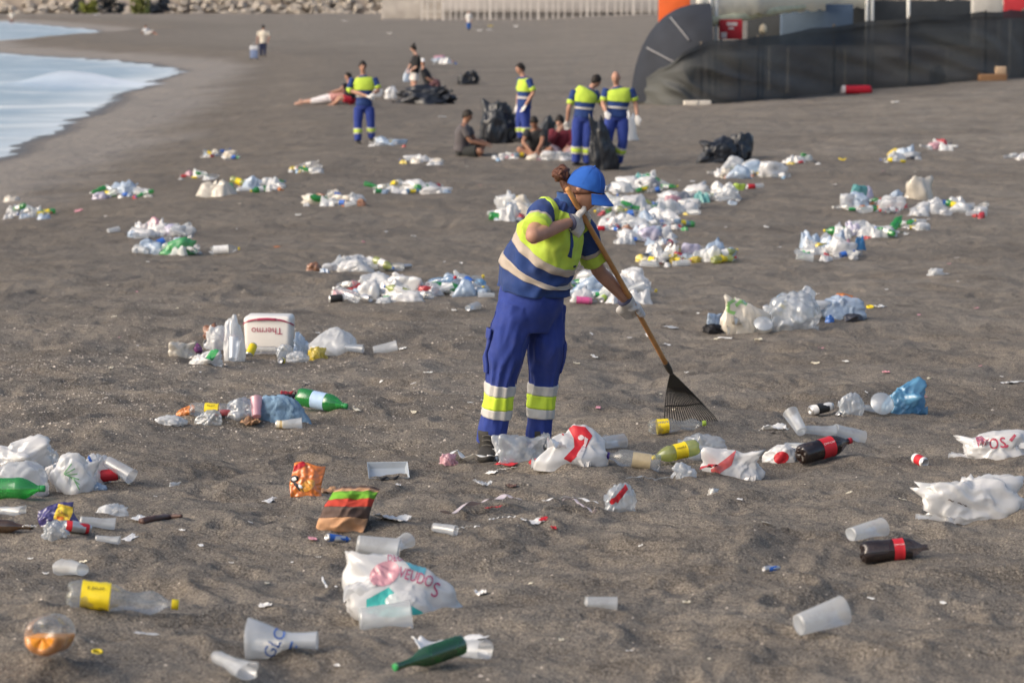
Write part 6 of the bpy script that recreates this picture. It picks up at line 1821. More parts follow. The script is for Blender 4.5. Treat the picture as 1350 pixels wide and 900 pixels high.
# bottles at the rake
bottle(892, 573, R(6), 'crushed clear soda bottle with yellow label under the rake', 'waist1', 'clear', 'yellow', 'lime', 0.98, text='FANTA', tcol='blue', lx=(0.05, 0.115), roll=-0.2, tl=0.06)
bottle(836, 618, R(176), 'clear spirit bottle with purple cap and tan label', 'spirit', 'clear', 'tan', 'purple', 1.02, roll=1.2)
bottle(891, 614, R(200), 'bottle with pale lime drink, yellow label and yellow cap', 'pet', 'lime', 'yellow', 'yellow', 0.80, pitch=R(-10), text='Limon', tcol='black', lx=(0.09, 0.175), tl=0.06)
bag(928, 607, 66, 36, 'clear', 'clear film bag beside the lime drink bottle', 7, 0.1, dep=0.6)
bag(902, 629, 38, 24, 'milky', 'small milky crumpled cup below the lime drink bottle', 8, 0.3, dep=0.7, cat='cup', name='crushed_cup')
bag(941, 650, 15, 12, mat('foil', (0.55, 0.54, 0.52), 0.35, 0.5, 0.4, var=0.2), 'small crumpled foil ball on bare sand', 3, 0, cat='foil', name='foil_ball')
strip([(826, 640), (850, 638), (868, 640), (884, 636)], 0.014, FM['clear'], 'clear film ribbon trailing from the red-marked crushed bottle', 'film', 'film_strip')
o = bag(820, 675, 50, 42, 'clear', 'crushed clear bottle with red label shreds by paper strips', 2, 0.5, dep=0.6, cat='bottle', name='crushed_bottle')
print_on(o, ring_poly([(-0.5, -0.2), (0.4, 0.5), (0.5, 0.2), (-0.3, -0.5)]), 818, 651, 22, 0.2, solid('red'), 'print')
print_on(o, disc(0, 0, 0.5, 0.35, 10), 808, 660, 10, 0.8, solid('red'), 'print')
# paper ribbons
strip([(583, 686), (610, 679), (640, 671), (664, 666), (686, 671)], 0.026, film('strip_rose', (0.76, 0.66, 0.68), 0, 0.2), 'long white and pink paper ribbon on the sand', lift=0.012)
strip([(640, 679), (650, 677), (662, 674)], 0.012, 'red', 'short dark red scrap on the long paper ribbon', lift=0.006)
strip([(715, 671), (740, 666), (765, 668), (788, 678)], 0.016, 'white', 'curved white paper ribbon leading to the crushed bottle', lift=0.012)
strip([(742, 672), (760, 670), (786, 680)], 0.012, film('strip_rose', (0.76, 0.66, 0.68), 0, 0.2), 'pink edged ribbon beside the curved white ribbon', lift=0.01)
strip([(645, 697), (660, 691), (680, 690)], 0.007, 'white', 'thin white plastic fork handle below the long ribbon', 'fork', 'plastic_fork')
cup(586, 706, R(-22), 'little clear cup with a spoon beside paper ribbon', 1, size=0.62)
strip([(600, 707), (615, 704), (632, 702)], 0.009, 'white', 'white plastic spoon next to the little clear cup', 'spoon', 'plastic_spoon')
paper(706, 690, 22, 'white', 'torn white paper with red corner below the ribbons', 3, 0.6, 0.8, 0.6)
paper(717, 687, 12, 'red', 'dark red scrap touching torn white paper', 4, 0.2)
paper(730, 698, 9, 'red', 'single red bottle label scrap on bare sand', 5, 0.9)
# heap at the woman's feet
FEET = " at the woman's feet"
o = bag(752, 611, 104, 58, 'white', 'white carrier bag with bold red logo' + FEET, 1, 0.25, dep=0.7, mesh=bag_mesh(612, 5, 1, 0.6, 1.0, 12))
print_on(o, ring_poly([(-0.50, 0.40), (-0.20, 0.38), (-0.16, 0.12), (-0.36, 0.16)]), 752, 582, 58, -0.1, solid('red'), 'print')
print_on(o, ring_poly([(-0.14, 0.38), (0.30, 0.36), (0.48, 0.18), (0.36, -0.12), (0.05, -0.46), (-0.12, -0.40), (0.10, -0.12), (0.06, 0.10)]), 752, 582, 58, -0.1, solid('red'), 'print')
print_on(o, disc(0.0, 0.0, 0.5, 0.42, 18), 766, 577, 8, 0, FM['white'], 'print', off=0.006)
print_on(o, ring_poly([(-0.5, -0.2), (0.2, 0.2), (0.4, 0.5), (0.5, 0.3), (0.1, -0.1), (-0.4, -0.5)]), 768, 591, 24, 0.5, FM['white'], 'print', off=0.006)
bag(690, 609, 72, 44, 'clear', 'clear crackled film between the white bags' + FEET, 4, 0.1, dep=0.6)
bag(663, 606, 46, 38, 'milky', 'milky white bag nearest her boot' + FEET, 0, 0.8, dep=0.7)
bag(718, 600, 46, 40, 'clear', 'clear bag of bottles behind the red-logo bag', 8, 1.8, dep=0.7)
cup(803, 592, R(35), 'clear cup sticking out behind the red-logo bag', 1, lpx=44, m=FM['clear'])
bottle(788, 588, R(20), 'clear crushed bottle behind the red-logo bag', 'pet2', 'clear', None, None, 0.7)
paper(668, 613, 30, 'red', 'flat red wrapper under the milky bag' + FEET, 2, 0.1, 0.6, 0.5)
paper(704, 612, 12, 'red', 'red label shred under the clear film' + FEET, 5, 0.5, 0.8, 1.2)
paper(716, 606, 11, 'red', 'red label shred upright on the clear film' + FEET, 6, 0.2, 0.8, 1.6)
strip([(583, 612), (605, 608), (625, 611), (645, 612), (660, 606)], 0.028, 'white', 'torn strip of white paper running to the milky bag', lift=0.016)
bag(591, 614, 24, 20, 'pink', 'small pinkish crumpled bag at the end of torn strip', 3, 0.2)
paper(648, 625, 17, 'white', 'white shell-like scrap below the torn strip', 0, 0.4, 0.7, 0.8)
paper(636, 640, 26, FM['milky'], 'folded milky plastic scrap below the torn strip', 1, 0.1, 0.7, 0.9)
strip([(655, 627), (668, 624), (682, 622)], 0.008, 'white', 'slim white paper sliver under the clear film', lift=0.006)
paper(675, 643, 15, 'choc', 'dark brown curled scrap on bare sand', 7, 0.3, 0.8, 1.0)
# middle left singles
def packet(px, py, wpx, hpx, label, mats, yaw=0.0, lean=0.9, seed=1):
    """crumpled upright snack packet leaning on the sand"""
    p, s = P(px, py); w_ = wpx / s; h = hpx / s
    nx, ny = 30, 34
    u, v = np.meshgrid(np.linspace(-0.5, 0.5, nx), np.linspace(0, 1, ny))
    q = np.stack([u.ravel() * 2.4 + seed * 5, v.ravel() * 2.8, 0 * u.ravel() + seed], 1)
    cr = (0.5 - 1.2 * np.abs(perlin3(q)) + 0.6 * (0.3 - np.abs(perlin3(q * 2.7)))).reshape(u.shape)
    prof = np.cos(u * np.pi) ** 0.7 * np.sin(np.clip(v, 0.02, 0.98) * np.pi) ** 0.5
    th = 0.16 * w_ * prof + 0.002
    X = w_ * (u + 0.05 * np.sin(v * 5 + seed)); Z = h * v + 0.05 * h * np.sin(u * 6 + seed) * v
    parts = []
    idx = np.arange(nx * ny).reshape(ny, nx)
    F = [tuple(f) for f in np.stack([idx[:-1, :-1], idx[:-1, 1:], idx[1:, 1:], idx[1:, :-1]], -1).reshape(-1, 4)]
    f_ = np.stack([X, -th + 0.13 * w_ * cr, Z], -1).reshape(-1, 3)
    bk = np.stack([X, th + 0.13 * w_ * cr, Z], -1).reshape(-1, 3)
    V = np.concatenate([f_, bk]); FF = F + [tuple(i + nx * ny for i in reversed(t)) for t in F]
    for i in range(ny - 1):
        for k in (0, nx - 1):
            a = i * nx + k; FF.append((a, a + nx, a + nx + nx * ny, a + nx * ny))
    for k in range(nx - 1):
        for i in (0, ny - 1):
            a = i * nx + k; FF.append((a, a + 1, a + 1 + nx * ny, a + nx * ny))
    me = smooth_mesh('packet', [(V, FF)])
    return me, p, s
def chips():
    me, p, s = packet(404, 655, 42, 46, '', None, seed=3)
    m = film('foil_orange', (0.72, 0.20, 0.03), 0.0, 0.05, 0.22, 0.10, dirt=0.03)
    o = obj('snack_packet', me, m, None, p - Vector((0, 0, 0.012)), (R(-24), R(6), R(8)))
    print_on(o, disc(0, 0, 0.5, 0.4, 16), 388, 631, 11, 0.4, solid('black'), 'print')
    print_on(o, disc(0, 0, 0.5, 0.4, 16), 388, 631, 6, 0.4, solid('white'), 'print', off=0.005)
    print_on(o, ring_poly([(-0.5, 0.4), (0.1, 0.1), (0.5, -0.5), (0.1, -0.4), (-0.3, 0.0)]), 393, 640, 16, 0, solid('black'), 'print')
    print_on(o, disc(0, 0, 0.5, 0.3, 12), 396, 641, 6, -0.7, solid('white'), 'print', off=0.005)
    print_on(o, disc(0, 0, 0.5, 0.3, 20, 0.6), 405, 640, 22, 0, film('print_amber', (0.80, 0.36, 0.04), 0, 0.05, 0.25, 0.1), 'print')
    print_on(o, ring_poly([(-0.5, -0.1), (0.4, 0.3), (0.5, 0.0), (-0.4, -0.4)]), 393, 614, 20, 0.1, solid('red'), 'print')
    tag(o, 'crumpled orange snack packet with black and white print', 'snack packet')
    paper(433, 650, 24, 'kraft', 'pale cardboard corner between snack packet and striped bag', 3, 0.3, 0.8, 0.9)
chips()
def striped_bag():
    p, s = P(452, 700)
    w_ = 66 / s; h = 78 / s
    nx, ny = 34, 44
    u, v = np.meshgrid(np.linspace(-0.5, 0.5, nx), np.linspace(0, 1, ny))
    q = np.stack([u.ravel() * 1.8 + 9, v.ravel() * 2.2, 0 * u.ravel() + 4], 1)
    cr = (0.4 - np.abs(perlin3(q)) + 0.5 * (0.3 - np.abs(perlin3(q * 2.3)))).reshape(u.shape)
    lean = 0.75
    X = w_ * (u * (1.0 - 0.10 * v) + 0.38 * v - 0.10); Y = 0.55 * h * v ** 1.2 * lean; Z = h * 0.72 * np.sin(v * 1.35)
    hump = np.sin(np.clip(v, 0, 1) * np.pi) ** 0.6 * np.cos(u * np.pi) ** 0.5 * 0.05
    Y = Y - hump - 0.22 * w_ * cr; Z = Z + 0.10 * w_ * cr - 0.05 * w_ * (np.abs(u) * 2) ** 3
    V = np.stack([X, Y, Z - 0.012], -1).reshape(-1, 3)
    Vb = np.stack([X, Y + 0.10 + 0.05 * (1 - v), Z - 0.02], -1).reshape(-1, 3)
    idx = np.arange(nx * ny).reshape(ny, nx)
    cuts = [0, 13, 22, 30, 39, ny]
    cols = ['kraft', 'choc', 'red', 'green', 'kraft']
    root = empty('paper_carrier_bag', p)
    stripem = {'kraft': mat('paper_kraft', (0.50, 0.28, 0.155), 0.85, var=0.2, scale=18), 'choc': mat('paper_brown', (0.115, 0.078, 0.066), 0.85, var=0.15, scale=18), 'red': mat('paper_red', (0.46, 0.055, 0.035), 0.85, var=0.12, scale=18), 'green': mat('paper_green', (0.15, 0.36, 0.035), 0.85, var=0.12, scale=18)}
    for i in range(5):
        a, b_ = cuts[i], min(cuts[i + 1] + 1, ny)
        ids = idx[a:b_]
        vv = V[ids.ravel()]; n2 = ids.shape[0]
        id2 = np.arange(n2 * nx).reshape(n2, nx)
        F = [tuple(f) for f in np.stack([id2[:-1, :-1], id2[:-1, 1:], id2[1:, 1:], id2[1:, :-1]], -1).reshape(-1, 4)]
        me = evald(mesh_from('stripe', vv, F), [('SOLIDIFY', dict(thickness=0.0015))], 'stripe')
        obj('stripe', me, stripem[cols[i]], root)
    # back sheet and gusset
    F = [tuple(f) for f in np.stack([idx[:-1, :-1], idx[:-1, 1:], idx[1:, 1:], idx[1:, :-1]], -1).reshape(-1, 4)]
    obj('back_sheet', mesh_from('back_sheet', Vb, F), stripem['choc'], root)
    for k, nm_ in ((0, 'gusset'), (nx - 1, 'gusset')):
        A_ = V[idx[:, k]]; B_ = Vb[idx[:, k]]; M_ = (A_ + B_) / 2 + np.array((0.02 if k == 0 else -0.02, 0, 0))
        vv = np.concatenate([A_, M_, B_]); F = []
        for i in range(ny - 1):
            F += [(i, i + 1, ny + i + 1, ny + i), (ny + i, ny + i + 1, 2 * ny + i + 1, 2 * ny + i)]
        obj(nm_, mesh_from(nm_, vv, F), stripem['choc'], root)
    tag(root, 'crumpled kraft paper bag striped green, red and brown', 'paper bag')
striped_bag()
def tray():
    p, s = P(511, 631)
    w_ = 54 / s; dpt = 0.16; h = 0.035
    pts = []
    V = []; F = []
    for i, (k, z) in enumerate(((1.0, h), (0.96, h - 0.003), (0.86, 0.004), (0.0, 0.004))):
        for sx, sy in ((-1, -1), (1, -1), (1, 1), (-1, 1)): V.append((sx * w_ / 2 * k, sy * dpt / 2 * k, z))
    for r_ in range(3):
        for k in range(4):
            a, b_ = r_ * 4 + k, r_ * 4 + (k + 1) % 4
            F.append((a, b_, b_ + 4, a + 4))
    me = evald(mesh_from('food_tray', V, F, False), [('SOLIDIFY', dict(thickness=0.002)), ('BEVEL', dict(width=0.004, segments=2))], 'food_tray')
    o = obj('food_tray', me, film('tray_clear', (0.62, 0.68, 0.74), 0.35, 0.3, 0.1, 0.15), None, p + Vector((0, 0.06, 0.004)), (R(20), 0, R(6))); tag(o, 'clear rectangular plastic food tray behind the striped bag', 'tray')
    p2, _ = P(511, 633)
    o = obj('sunglasses', smooth_mesh('sunglasses', [Tube([(-0.05, 0, 0.012), (-0.03, -0.012, 0.004), (0.0, 0.0, 0.014), (0.03, -0.012, 0.006), (0.055, 0.0, 0.02)], [0.005, 0.009, 0.004, 0.009, 0.004]).vf(m=30, n=8)]), solid('black'), None, p2 + Vector((0, -0.01, 0))); tag(o, 'twisted black plastic piece before the clear food tray', 'plastic piece')
tray()
paper(518, 686, 50, 'white', 'crumpled white napkin right of the striped paper bag', 1, 0.1, 0.5, 0.5, cat='napkin', name='napkin')
paper(525, 640, 9, 'white', 'tiny white scrap near the clear food tray', 3)
paper(539, 637, 6, 'white', 'tiny white shred beyond the clear food tray', 4)
can(446, 722, R(30), 'small crushed blue and silver can below the striped bag', 2, 'blue', 'silver', 0.85)
paper(412, 712, 17, 'rose', 'curled red and white label near the crushed blue can', 6, 0.3, 0.7, 1.3)
bag(230, 640, 18, 9, 'milky', 'small milky plastic scrap on bare gravelly sand', 4, 0.4)
paper(357, 661, 32, 'white', 'thin white paper left of the orange snack packet', 2, 0.2, 0.4, 0.5)
strip([(425, 771), (428, 779), (431, 786)], 0.006, 'white', 'short white stick on bare sand left of the printed bag', 'stick', 'stick')
paper(350, 801, 17, 'white', 'white paper scrap above the blue-lettered cup', 5, 0.4, 0.8, 0.8)
paper(634, 784, 26, 'white', 'small white wrapper with pink edge right of the printed bag', 1, 0.3, 0.6, 0.8)
# left edge heap
LE = ' in the heap with the green bottle'
o = bag(20, 628, 96, 54, 'white', 'upper big white bag' + LE, 6, 0.2, dep=0.75)
o = bag(14, 648, 100, 50, 'milky', 'lower milky bag' + LE, 1, 0.4, dep=0.6)
bottle(10, 656, R(-2), 'bright green plastic bottle under the milky bag', 'pet', 'green', None, 'green', 0.98, sink=0.25)
o = bag(96, 652, 66, 56, 'white', 'white bag with green scribble print' + LE, 2, 0.5, dep=0.7, mesh=bag_mesh(677, 5, 1, 0.7))
for k in range(6):
    print_on(o, ring_poly([(-0.5, -0.1), (0.5, 0.1), (0.5, 0.2), (-0.5, 0.0)]), 90 + 2 * k, 618 + 4 * k, 16, 0.7 - 0.4 * k, film('print_green', (0.20, 0.42, 0.20), 0, 0.2), 'print')
o = bag(124, 640, 54, 46, 'milky', 'milky bag with blue mark' + LE, 7, 1.2, dep=0.7)
print_on(o, ring_poly([(-0.5, 0.0), (0.0, 0.5), (0.5, 0.0), (0.3, -0.1), (0.0, 0.2), (-0.3, -0.3)]), 114, 606, 16, -0.3, solid('blue'), 'print')
can(142, 639, R(10), 'dark red can half hidden by a cup' + LE, 0, 'red', None, 0.9)
cup(157, 641, R(-28), 'frosted cup leaning on the dark red can', 1, lpx=44, pitch=R(-22))
bag(60, 612, 34, 24, 'clear', 'clear film crest' + LE, 5, 0.3)
bag(72, 632, 44, 26, 'white', 'folded white napkins' + LE, 3, 1.0, cat='napkin', name='napkin')
bag(120, 648, 40, 16, 'ltblue', 'pale blue film at the foot of the bag with blue mark', 8, 0.0)
paper(56, 654, 22, 'red', 'small red box by the bright green bottle', 1, 0.2, 0.7, 0.9, cat='box', name='small_box')
# packet group below
def chips2():
    me, p, s = packet(80, 694, 48, 34, '', None, seed=8)
    o = obj('snack_packet', me, film('foil_purple', (0.05, 0.04, 0.16), 0.0, 0.05, 0.22, 0.10, dirt=0.03), None, p - Vector((0, 0, 0.012)), (R(-26), R(-14), R(8)))
    print_on(o, ring_poly([(-0.5, -0.4), (0.35, -0.5), (0.5, 0.5), (-0.4, 0.45)]), 84, 677, 24, -0.25, mat('print_yellow', (0.72, 0.52, 0.06), 0.4), 'print')
    print_on(o, text_poly('JUMPERS'), 84, 678, 17, -0.6, solid('brown'), 'lettering', off=0.005)
    print_on(o, ring_poly([(-0.5, -0.3), (0.5, -0.3), (0.5, 0.3), (-0.5, 0.3)]), 79, 683, 9, -0.25, solid('orange'), 'print', off=0.004)
    tag(o, 'purple snack packet with yellow panel beside a red can', 'snack packet')
chips2()
bag(72, 713, 34, 28, 'clear', 'clear crushed cup below the purple snack packet', 3, 0.4, cat='cup', name='crushed_cup')
can(101, 704, R(14), 'red and silver can lying below the purple snack packet', 1, 'red', 'silver', 0.95)
cup(128, 699, R(4), 'crushed milky cup right of the red and silver can', 2, lpx=46)
o = bag(143, 677, 52, 26, 'milky', 'flat milky bag above the purple snack packet', 5, 0.0, dep=0.7)
cup(12, 682, R(-25), 'flattened frosted cup above the brown bottle', 2, lpx=40)
bottle(6, 703, R(0), 'brown glass bottle lying beside the flattened cup', 'glass', 'bglass', None, 'black', 0.72)
paper(183, 684, 24, 'white', 'white square carton piece beside the brown stick', 0, 0.3, 0.7, 0.5, cat='box', name='carton_piece')
_p = [P(x_, y_)[0] for x_, y_ in ((186, 690), (205, 686), (222, 684), (240, 682))]
tag(obj('driftwood', smooth_mesh('driftwood', [Tube([tuple(v_ - _p[0] + Vector((0, 0, 0.008))) for v_ in _p], [0.016, 0.013, 0.014, 0.006], fold=0.004, fu=30).vf(m=30, n=10)]), solid('choc'), None, _p[0]), 'dark brown stick lying half buried in sand', 'stick')
cup(142, 720, R(-8), 'small clear cone of plastic with pink tip', 2, size=0.55)
paper(172, 711, 26, 'white', 'thin white paper beside the clear plastic cone', 2, 0.5, 0.5, 0.4)
strip([(30, 703), (40, 704), (50, 704)], 0.008, 'white', 'white plastic stick right of the brown bottle', 'stick', 'stick')
# jeans heap
JE = ' in the heap with the denim'
o = bag(373, 561, 72, 40, mat('denim', (0.20, 0.31, 0.43), 0.9, var=0.2, scale=8, bump=0.5, bscale=30), 'crumpled pale blue denim lying among bottles', 0, 0.3, dep=0.7, cat='clothing', name='denim_cloth', mesh=bag_mesh(741, 5, 0, 0.9))
o = bag(368, 530, 48, 16, mat('blackcloth', (0.02, 0.02, 0.025), 0.9), 'black cloth behind the denim', 3, 0.2, cat='clothing', name='dark_cloth')
bag(378, 527, 18, 14, 'red', 'dark red rag on the black cloth behind the denim', 4, 0.1, cat='clothing', name='red_rag')
bottle(424, 545, R(-22), 'big green bottle with pale label right of the denim', 'pet', 'green', 'lightblue', 'green', 1.02, pitch=R(-8))
bottle(283, 552, R(-3), 'clear bottle with yellow label' + JE, 'pet1', 'clear', 'yellow', None, 0.95, lx=(0.10, 0.185), text='BITTER', tcol='black', tl=0.05)
bag(274, 561, 38, 22, 'clear', 'clear crushed bottle in front of the yellow-labelled one', 1, 0.3, cat='bottle', name='crushed_bottle')
bag(315, 556, 46, 30, 'clear', 'clear bag between the yellow label bottle and denim', 5, 0.2)
can(293, 552, R(5), 'small red can' + JE, 1, 'red', None, 0.9)
bag(224, 562, 46, 16, 'milky', 'milky flattened bottle at the gravel end' + JE, 2, 0.1, cat='bottle', name='crushed_bottle')
paper(330, 560, 30, 'kraft', 'torn brown paper wrapper left of the denim', 1, 0.5, 0.8, 1.1)
cup(338, 556, R(100), 'pink-rimmed cup standing against the denim', 1, size=0.8, m=FM['pink'], pitch=R(50))
cup(385, 566, R(3), 'frosted cup in front of the denim', 0, lpx=26)
can(372, 566, R(5), 'cream can in front of the denim', 0, 'cream', 'tan', 0.7)
bag(245, 548, 26, 16, 'orange', 'orange and brown wrapper' + JE, 6, 0.4)
strip([(388, 528), (398, 521), (408, 515)], 0.006, 'black', 'thin dark stick behind the green bottle', 'stick', 'stick', 0.02)
bag(405, 521, 20, 10, 'clear', 'clear scrap behind the big green bottle', 7, 0.2)
# cooler heap
def cooler():
    p, s = P(354, 466)
    w_ = 62 / s; h = 48 / s; dpt = w_ * 0.7
    root = empty('cooler_box', p + Vector((0, dpt * 0.45, -0.01)), R(-4))
    wm = mat('cooler_white', (0.74, 0.71, 0.67), 0.4, 0.4, var=0.04, scale=6)
    me = bevel_box('box', -w_ / 2, w_ / 2, -dpt / 2, dpt / 2, 0, h, 0.035, 4)
    for v in me.vertices:
        k = 1 + 0.06 * (v.co.z / h - 0.5); v.co.x *= k; v.co.y *= k
    bx_ = obj('box', me, wm, root)
    hp = [(-w_ * 0.53, -dpt * 0.1, h * 0.72), (-w_ * 0.50, -dpt * 0.42, h * 0.80), (-w_ * 0.30, -dpt * 0.545, h * 0.90), (0, -dpt * 0.555, h * 0.93), (w_ * 0.30, -dpt * 0.545, h * 0.90), (w_ * 0.50, -dpt * 0.42, h * 0.80), (w_ * 0.53, -dpt * 0.1, h * 0.72)]
    rm = mat('cooler_red', (0.36, 0.04, 0.09), 0.5)
    obj('handle', smooth_mesh('handle', [Tube(hp, [(0.005, 0.007)] * 7).vf(m=40, n=8)]), rm, root)
    obj('grip', smooth_mesh('grip', [Tube([(-w_ * 0.2, -dpt * 0.552, h * 0.915), (0, -dpt * 0.558, h * 0.93), (w_ * 0.2, -dpt * 0.552, h * 0.915)], [0.010] * 3).vf(m=12, n=10)]), rm, root)
    V, F = text_poly('Thermo')
    V = -np.array(V) * w_ * 0.66
    me = mesh_from('lettering', [(v[0], -dpt * 0.5 - 0.006, h * 0.60 + v[1]) for v in V], F, False)
    obj('lettering', me, rm, root)
    tag(root, 'white upside-down cooler box with red handle and red lettering', 'cooler')
cooler()
CO = ' beside the white cooler'
bag(308, 476, 34, 66, 'milky', 'tall milky carrier bag standing' + CO, 0, 0.6, dep=0.7, mesh=bag_mesh(815, 5, 1, 0.9, 1.3))
bag(290, 462, 40, 36, 'milky', 'milky bag slumped behind the tall standing bag', 3, 0.2)
bag(239, 471, 42, 24, 'cream', 'cream crumpled bag at the gravel end of the cooler heap', 4, 0.3)
o = bag(270, 480, 46, 26, 'white', 'white bag with green print below the cooler heap sticks', 6, 0.1)
print_on(o, ring_poly([(-0.5, -0.3), (0.3, 0.5), (0.5, 0.1), (-0.1, -0.5)]), 280, 464, 22, 0.2, solid('green'), 'print')
bag(257, 464, 20, 16, film('purple_w', (0.22, 0.05, 0.20), 0, 0.1), 'purple wrapper in the cooler heap', 2, 0.2)
bag(277, 457, 22, 18, 'dark', 'black wrapper behind the white bag with green print', 1, 0.5)
bag(281, 448, 34, 22, 'brown', 'brown paper wrapper behind the tall standing bag', 5, 0.9)
cup(308, 480, R(85), 'clear cup with red lid before the tall standing bag', 0, size=1.0, pitch=R(62), m=FM['clear'])
lid(308, 462, 12, R(-80), R(-55), 'round red lid before the tall standing bag', solid('red'))
can(331, 474, R(70), 'yellow can with black emblem at the cooler corner', 0, 'yellow', None, 0.95, pitch=R(40))
bottle(352, 470, R(4), 'clear bottle lying before the white cooler', 'pet1', 'clear', None, 'gold', 0.75)
can(371, 479, R(80), 'black and yellow can end-on before the cooler', 0, 'black', 'yellow', 0.7)
bag(375, 472, 24, 22, 'clear', 'clear crushed cup right of the clear bottle' + CO, 7, 0.3, cat='cup', name='crushed_cup')
bag(396, 470, 34, 34, 'ltblue', 'pale blue clear bag right of the cooler', 8, 0.8)
bag(392, 479, 32, 16, 'milky', 'low milky bag in front of the pale blue bag', 2, 0.1)
bag(418, 474, 26, 22, 'yellow', 'yellow and brown wrapper left of the dome-shaped bag', 3, 0.2)
bag(438, 470, 66, 38, 'milky', 'big dome-shaped milky bag at the end of the cooler heap', 1, 0.2, mesh=bag_mesh(823, 5, 0, 0.55, 1.0, 12))
cup(466, 467, R(-8), 'clear cup poking from the dome-shaped bag', 1, size=0.9, m=FM['clear'])
cup(508, 465, R(2), 'frosted cup lying alone right of the cooler heap', 0, lpx=32, sink=0.6)
paper(531, 461, 11, 'white', 'tiny white scrap right of the lone frosted cup', 3)
# green logo heap
GL = ' in the heap with the green-logo bag'
o = bag(985, 438, 72, 60, 'cream', 'white bag with green ring logo', 0, 0.3, dep=0.75, mesh=bag_mesh(905, 5, 1, 0.6, 1.0, 14))
for a in range(3):
    print_on(o, ring_poly([(-0.5, 0.0), (0.0, 0.4), (0.5, 0.1), (0.4, -0.15), (0.0, 0.1), (-0.35, -0.25)]), 968 + 9 * math.cos(a * 2.1), 401 + 8 * math.sin(a * 2.1), 17, a * 2.1, film('print_lime', (0.30, 0.58, 0.18), 0, 0.2), 'print')
bag(940, 440, 28, 16, mat('rubber_black', (0.018, 0.018, 0.022), 0.5), 'black shoe-like item left of the green-logo bag', 3, 0.1, cat='shoe', name='black_shoe')
bag(942, 428, 24, 18, 'ltblue', 'pale blue crushed cup on the black shoe-like item', 4, 0.3, cat='cup', name='crushed_cup')
bag(1050, 434, 82, 54, 'clear', 'large clear film bag' + GL, 2, 0.3)
bag(1062, 424, 66, 46, 'milky', 'milky bag behind the large clear film bag', 6, 1.4)
bottle(1030, 421, R(70), 'bottle with yellow label inside the clear film', 'pet1', 'clear', 'yellow', 'yellow', 0.85, pitch=R(20))
can(1068, 424, R(24), 'black and gold can' + GL, 1, 'black', 'gold', 1.1, pitch=R(10))
can(1052, 428, R(40), 'crushed black and gold can next to its twin', 2, 'black', 'gold', 0.8)
bag(1112, 422, 62, 34, 'ltblue', 'pale blue-white crushed bags' + GL, 7, 0.2)
bag(1118, 425, 46, 12, 'dark', 'flat black tray under the pale blue-white bags', 1, 0.1, cat='tray', name='black_tray')
bag(1094, 426, 13, 12, film('bag_vblue', (0.06, 0.20, 0.60), 0, 0.1), 'vivid blue cap piece' + GL, 5, 0.1, cat='cap', name='blue_piece')
bag(1116, 400, 40, 16, 'orange', 'orange and cream packet on top' + GL, 8, 0.2)
lid(1006, 441, 13, R(-85), R(-50), 'clear round lid in front of the green-logo bag', FM['clear'])
bag(1033, 400, 20, 14, 'blue', 'small blue wrapper' + GL, 3, 0.4)
ring_cap(1147, 406, 5, 'yellow', 'yellow bottle cap at the end of the green-logo heap')
paper(1160, 405, 15, 'white', 'white scrap beyond the yellow cap')
paper(956, 446, 20, 'white', 'slim white strip in front of the green-logo bag', 2, 0, 0.4, 0.4)
# loose pieces further back
cup(623, 411, R(60), 'round clear cup left of the woman\'s legs', 1, size=0.9, m=FM['clear'])
paper(885, 432, 28, FM['milky'], 'milky flat scrap right of the woman\'s lower glove', 2, 0.2, 0.5, 0.4, cat='plastic shard', name='plastic_shard')
bag(1235, 363, 22, 12, 'milky', 'small milky bag alone on the bare right slope', 3, 0.1)
paper(1334, 506, 34, 'white', 'white paper lying on bare sand beyond the red-lettered bag', 0, 0.1, 0.6, 0.5)
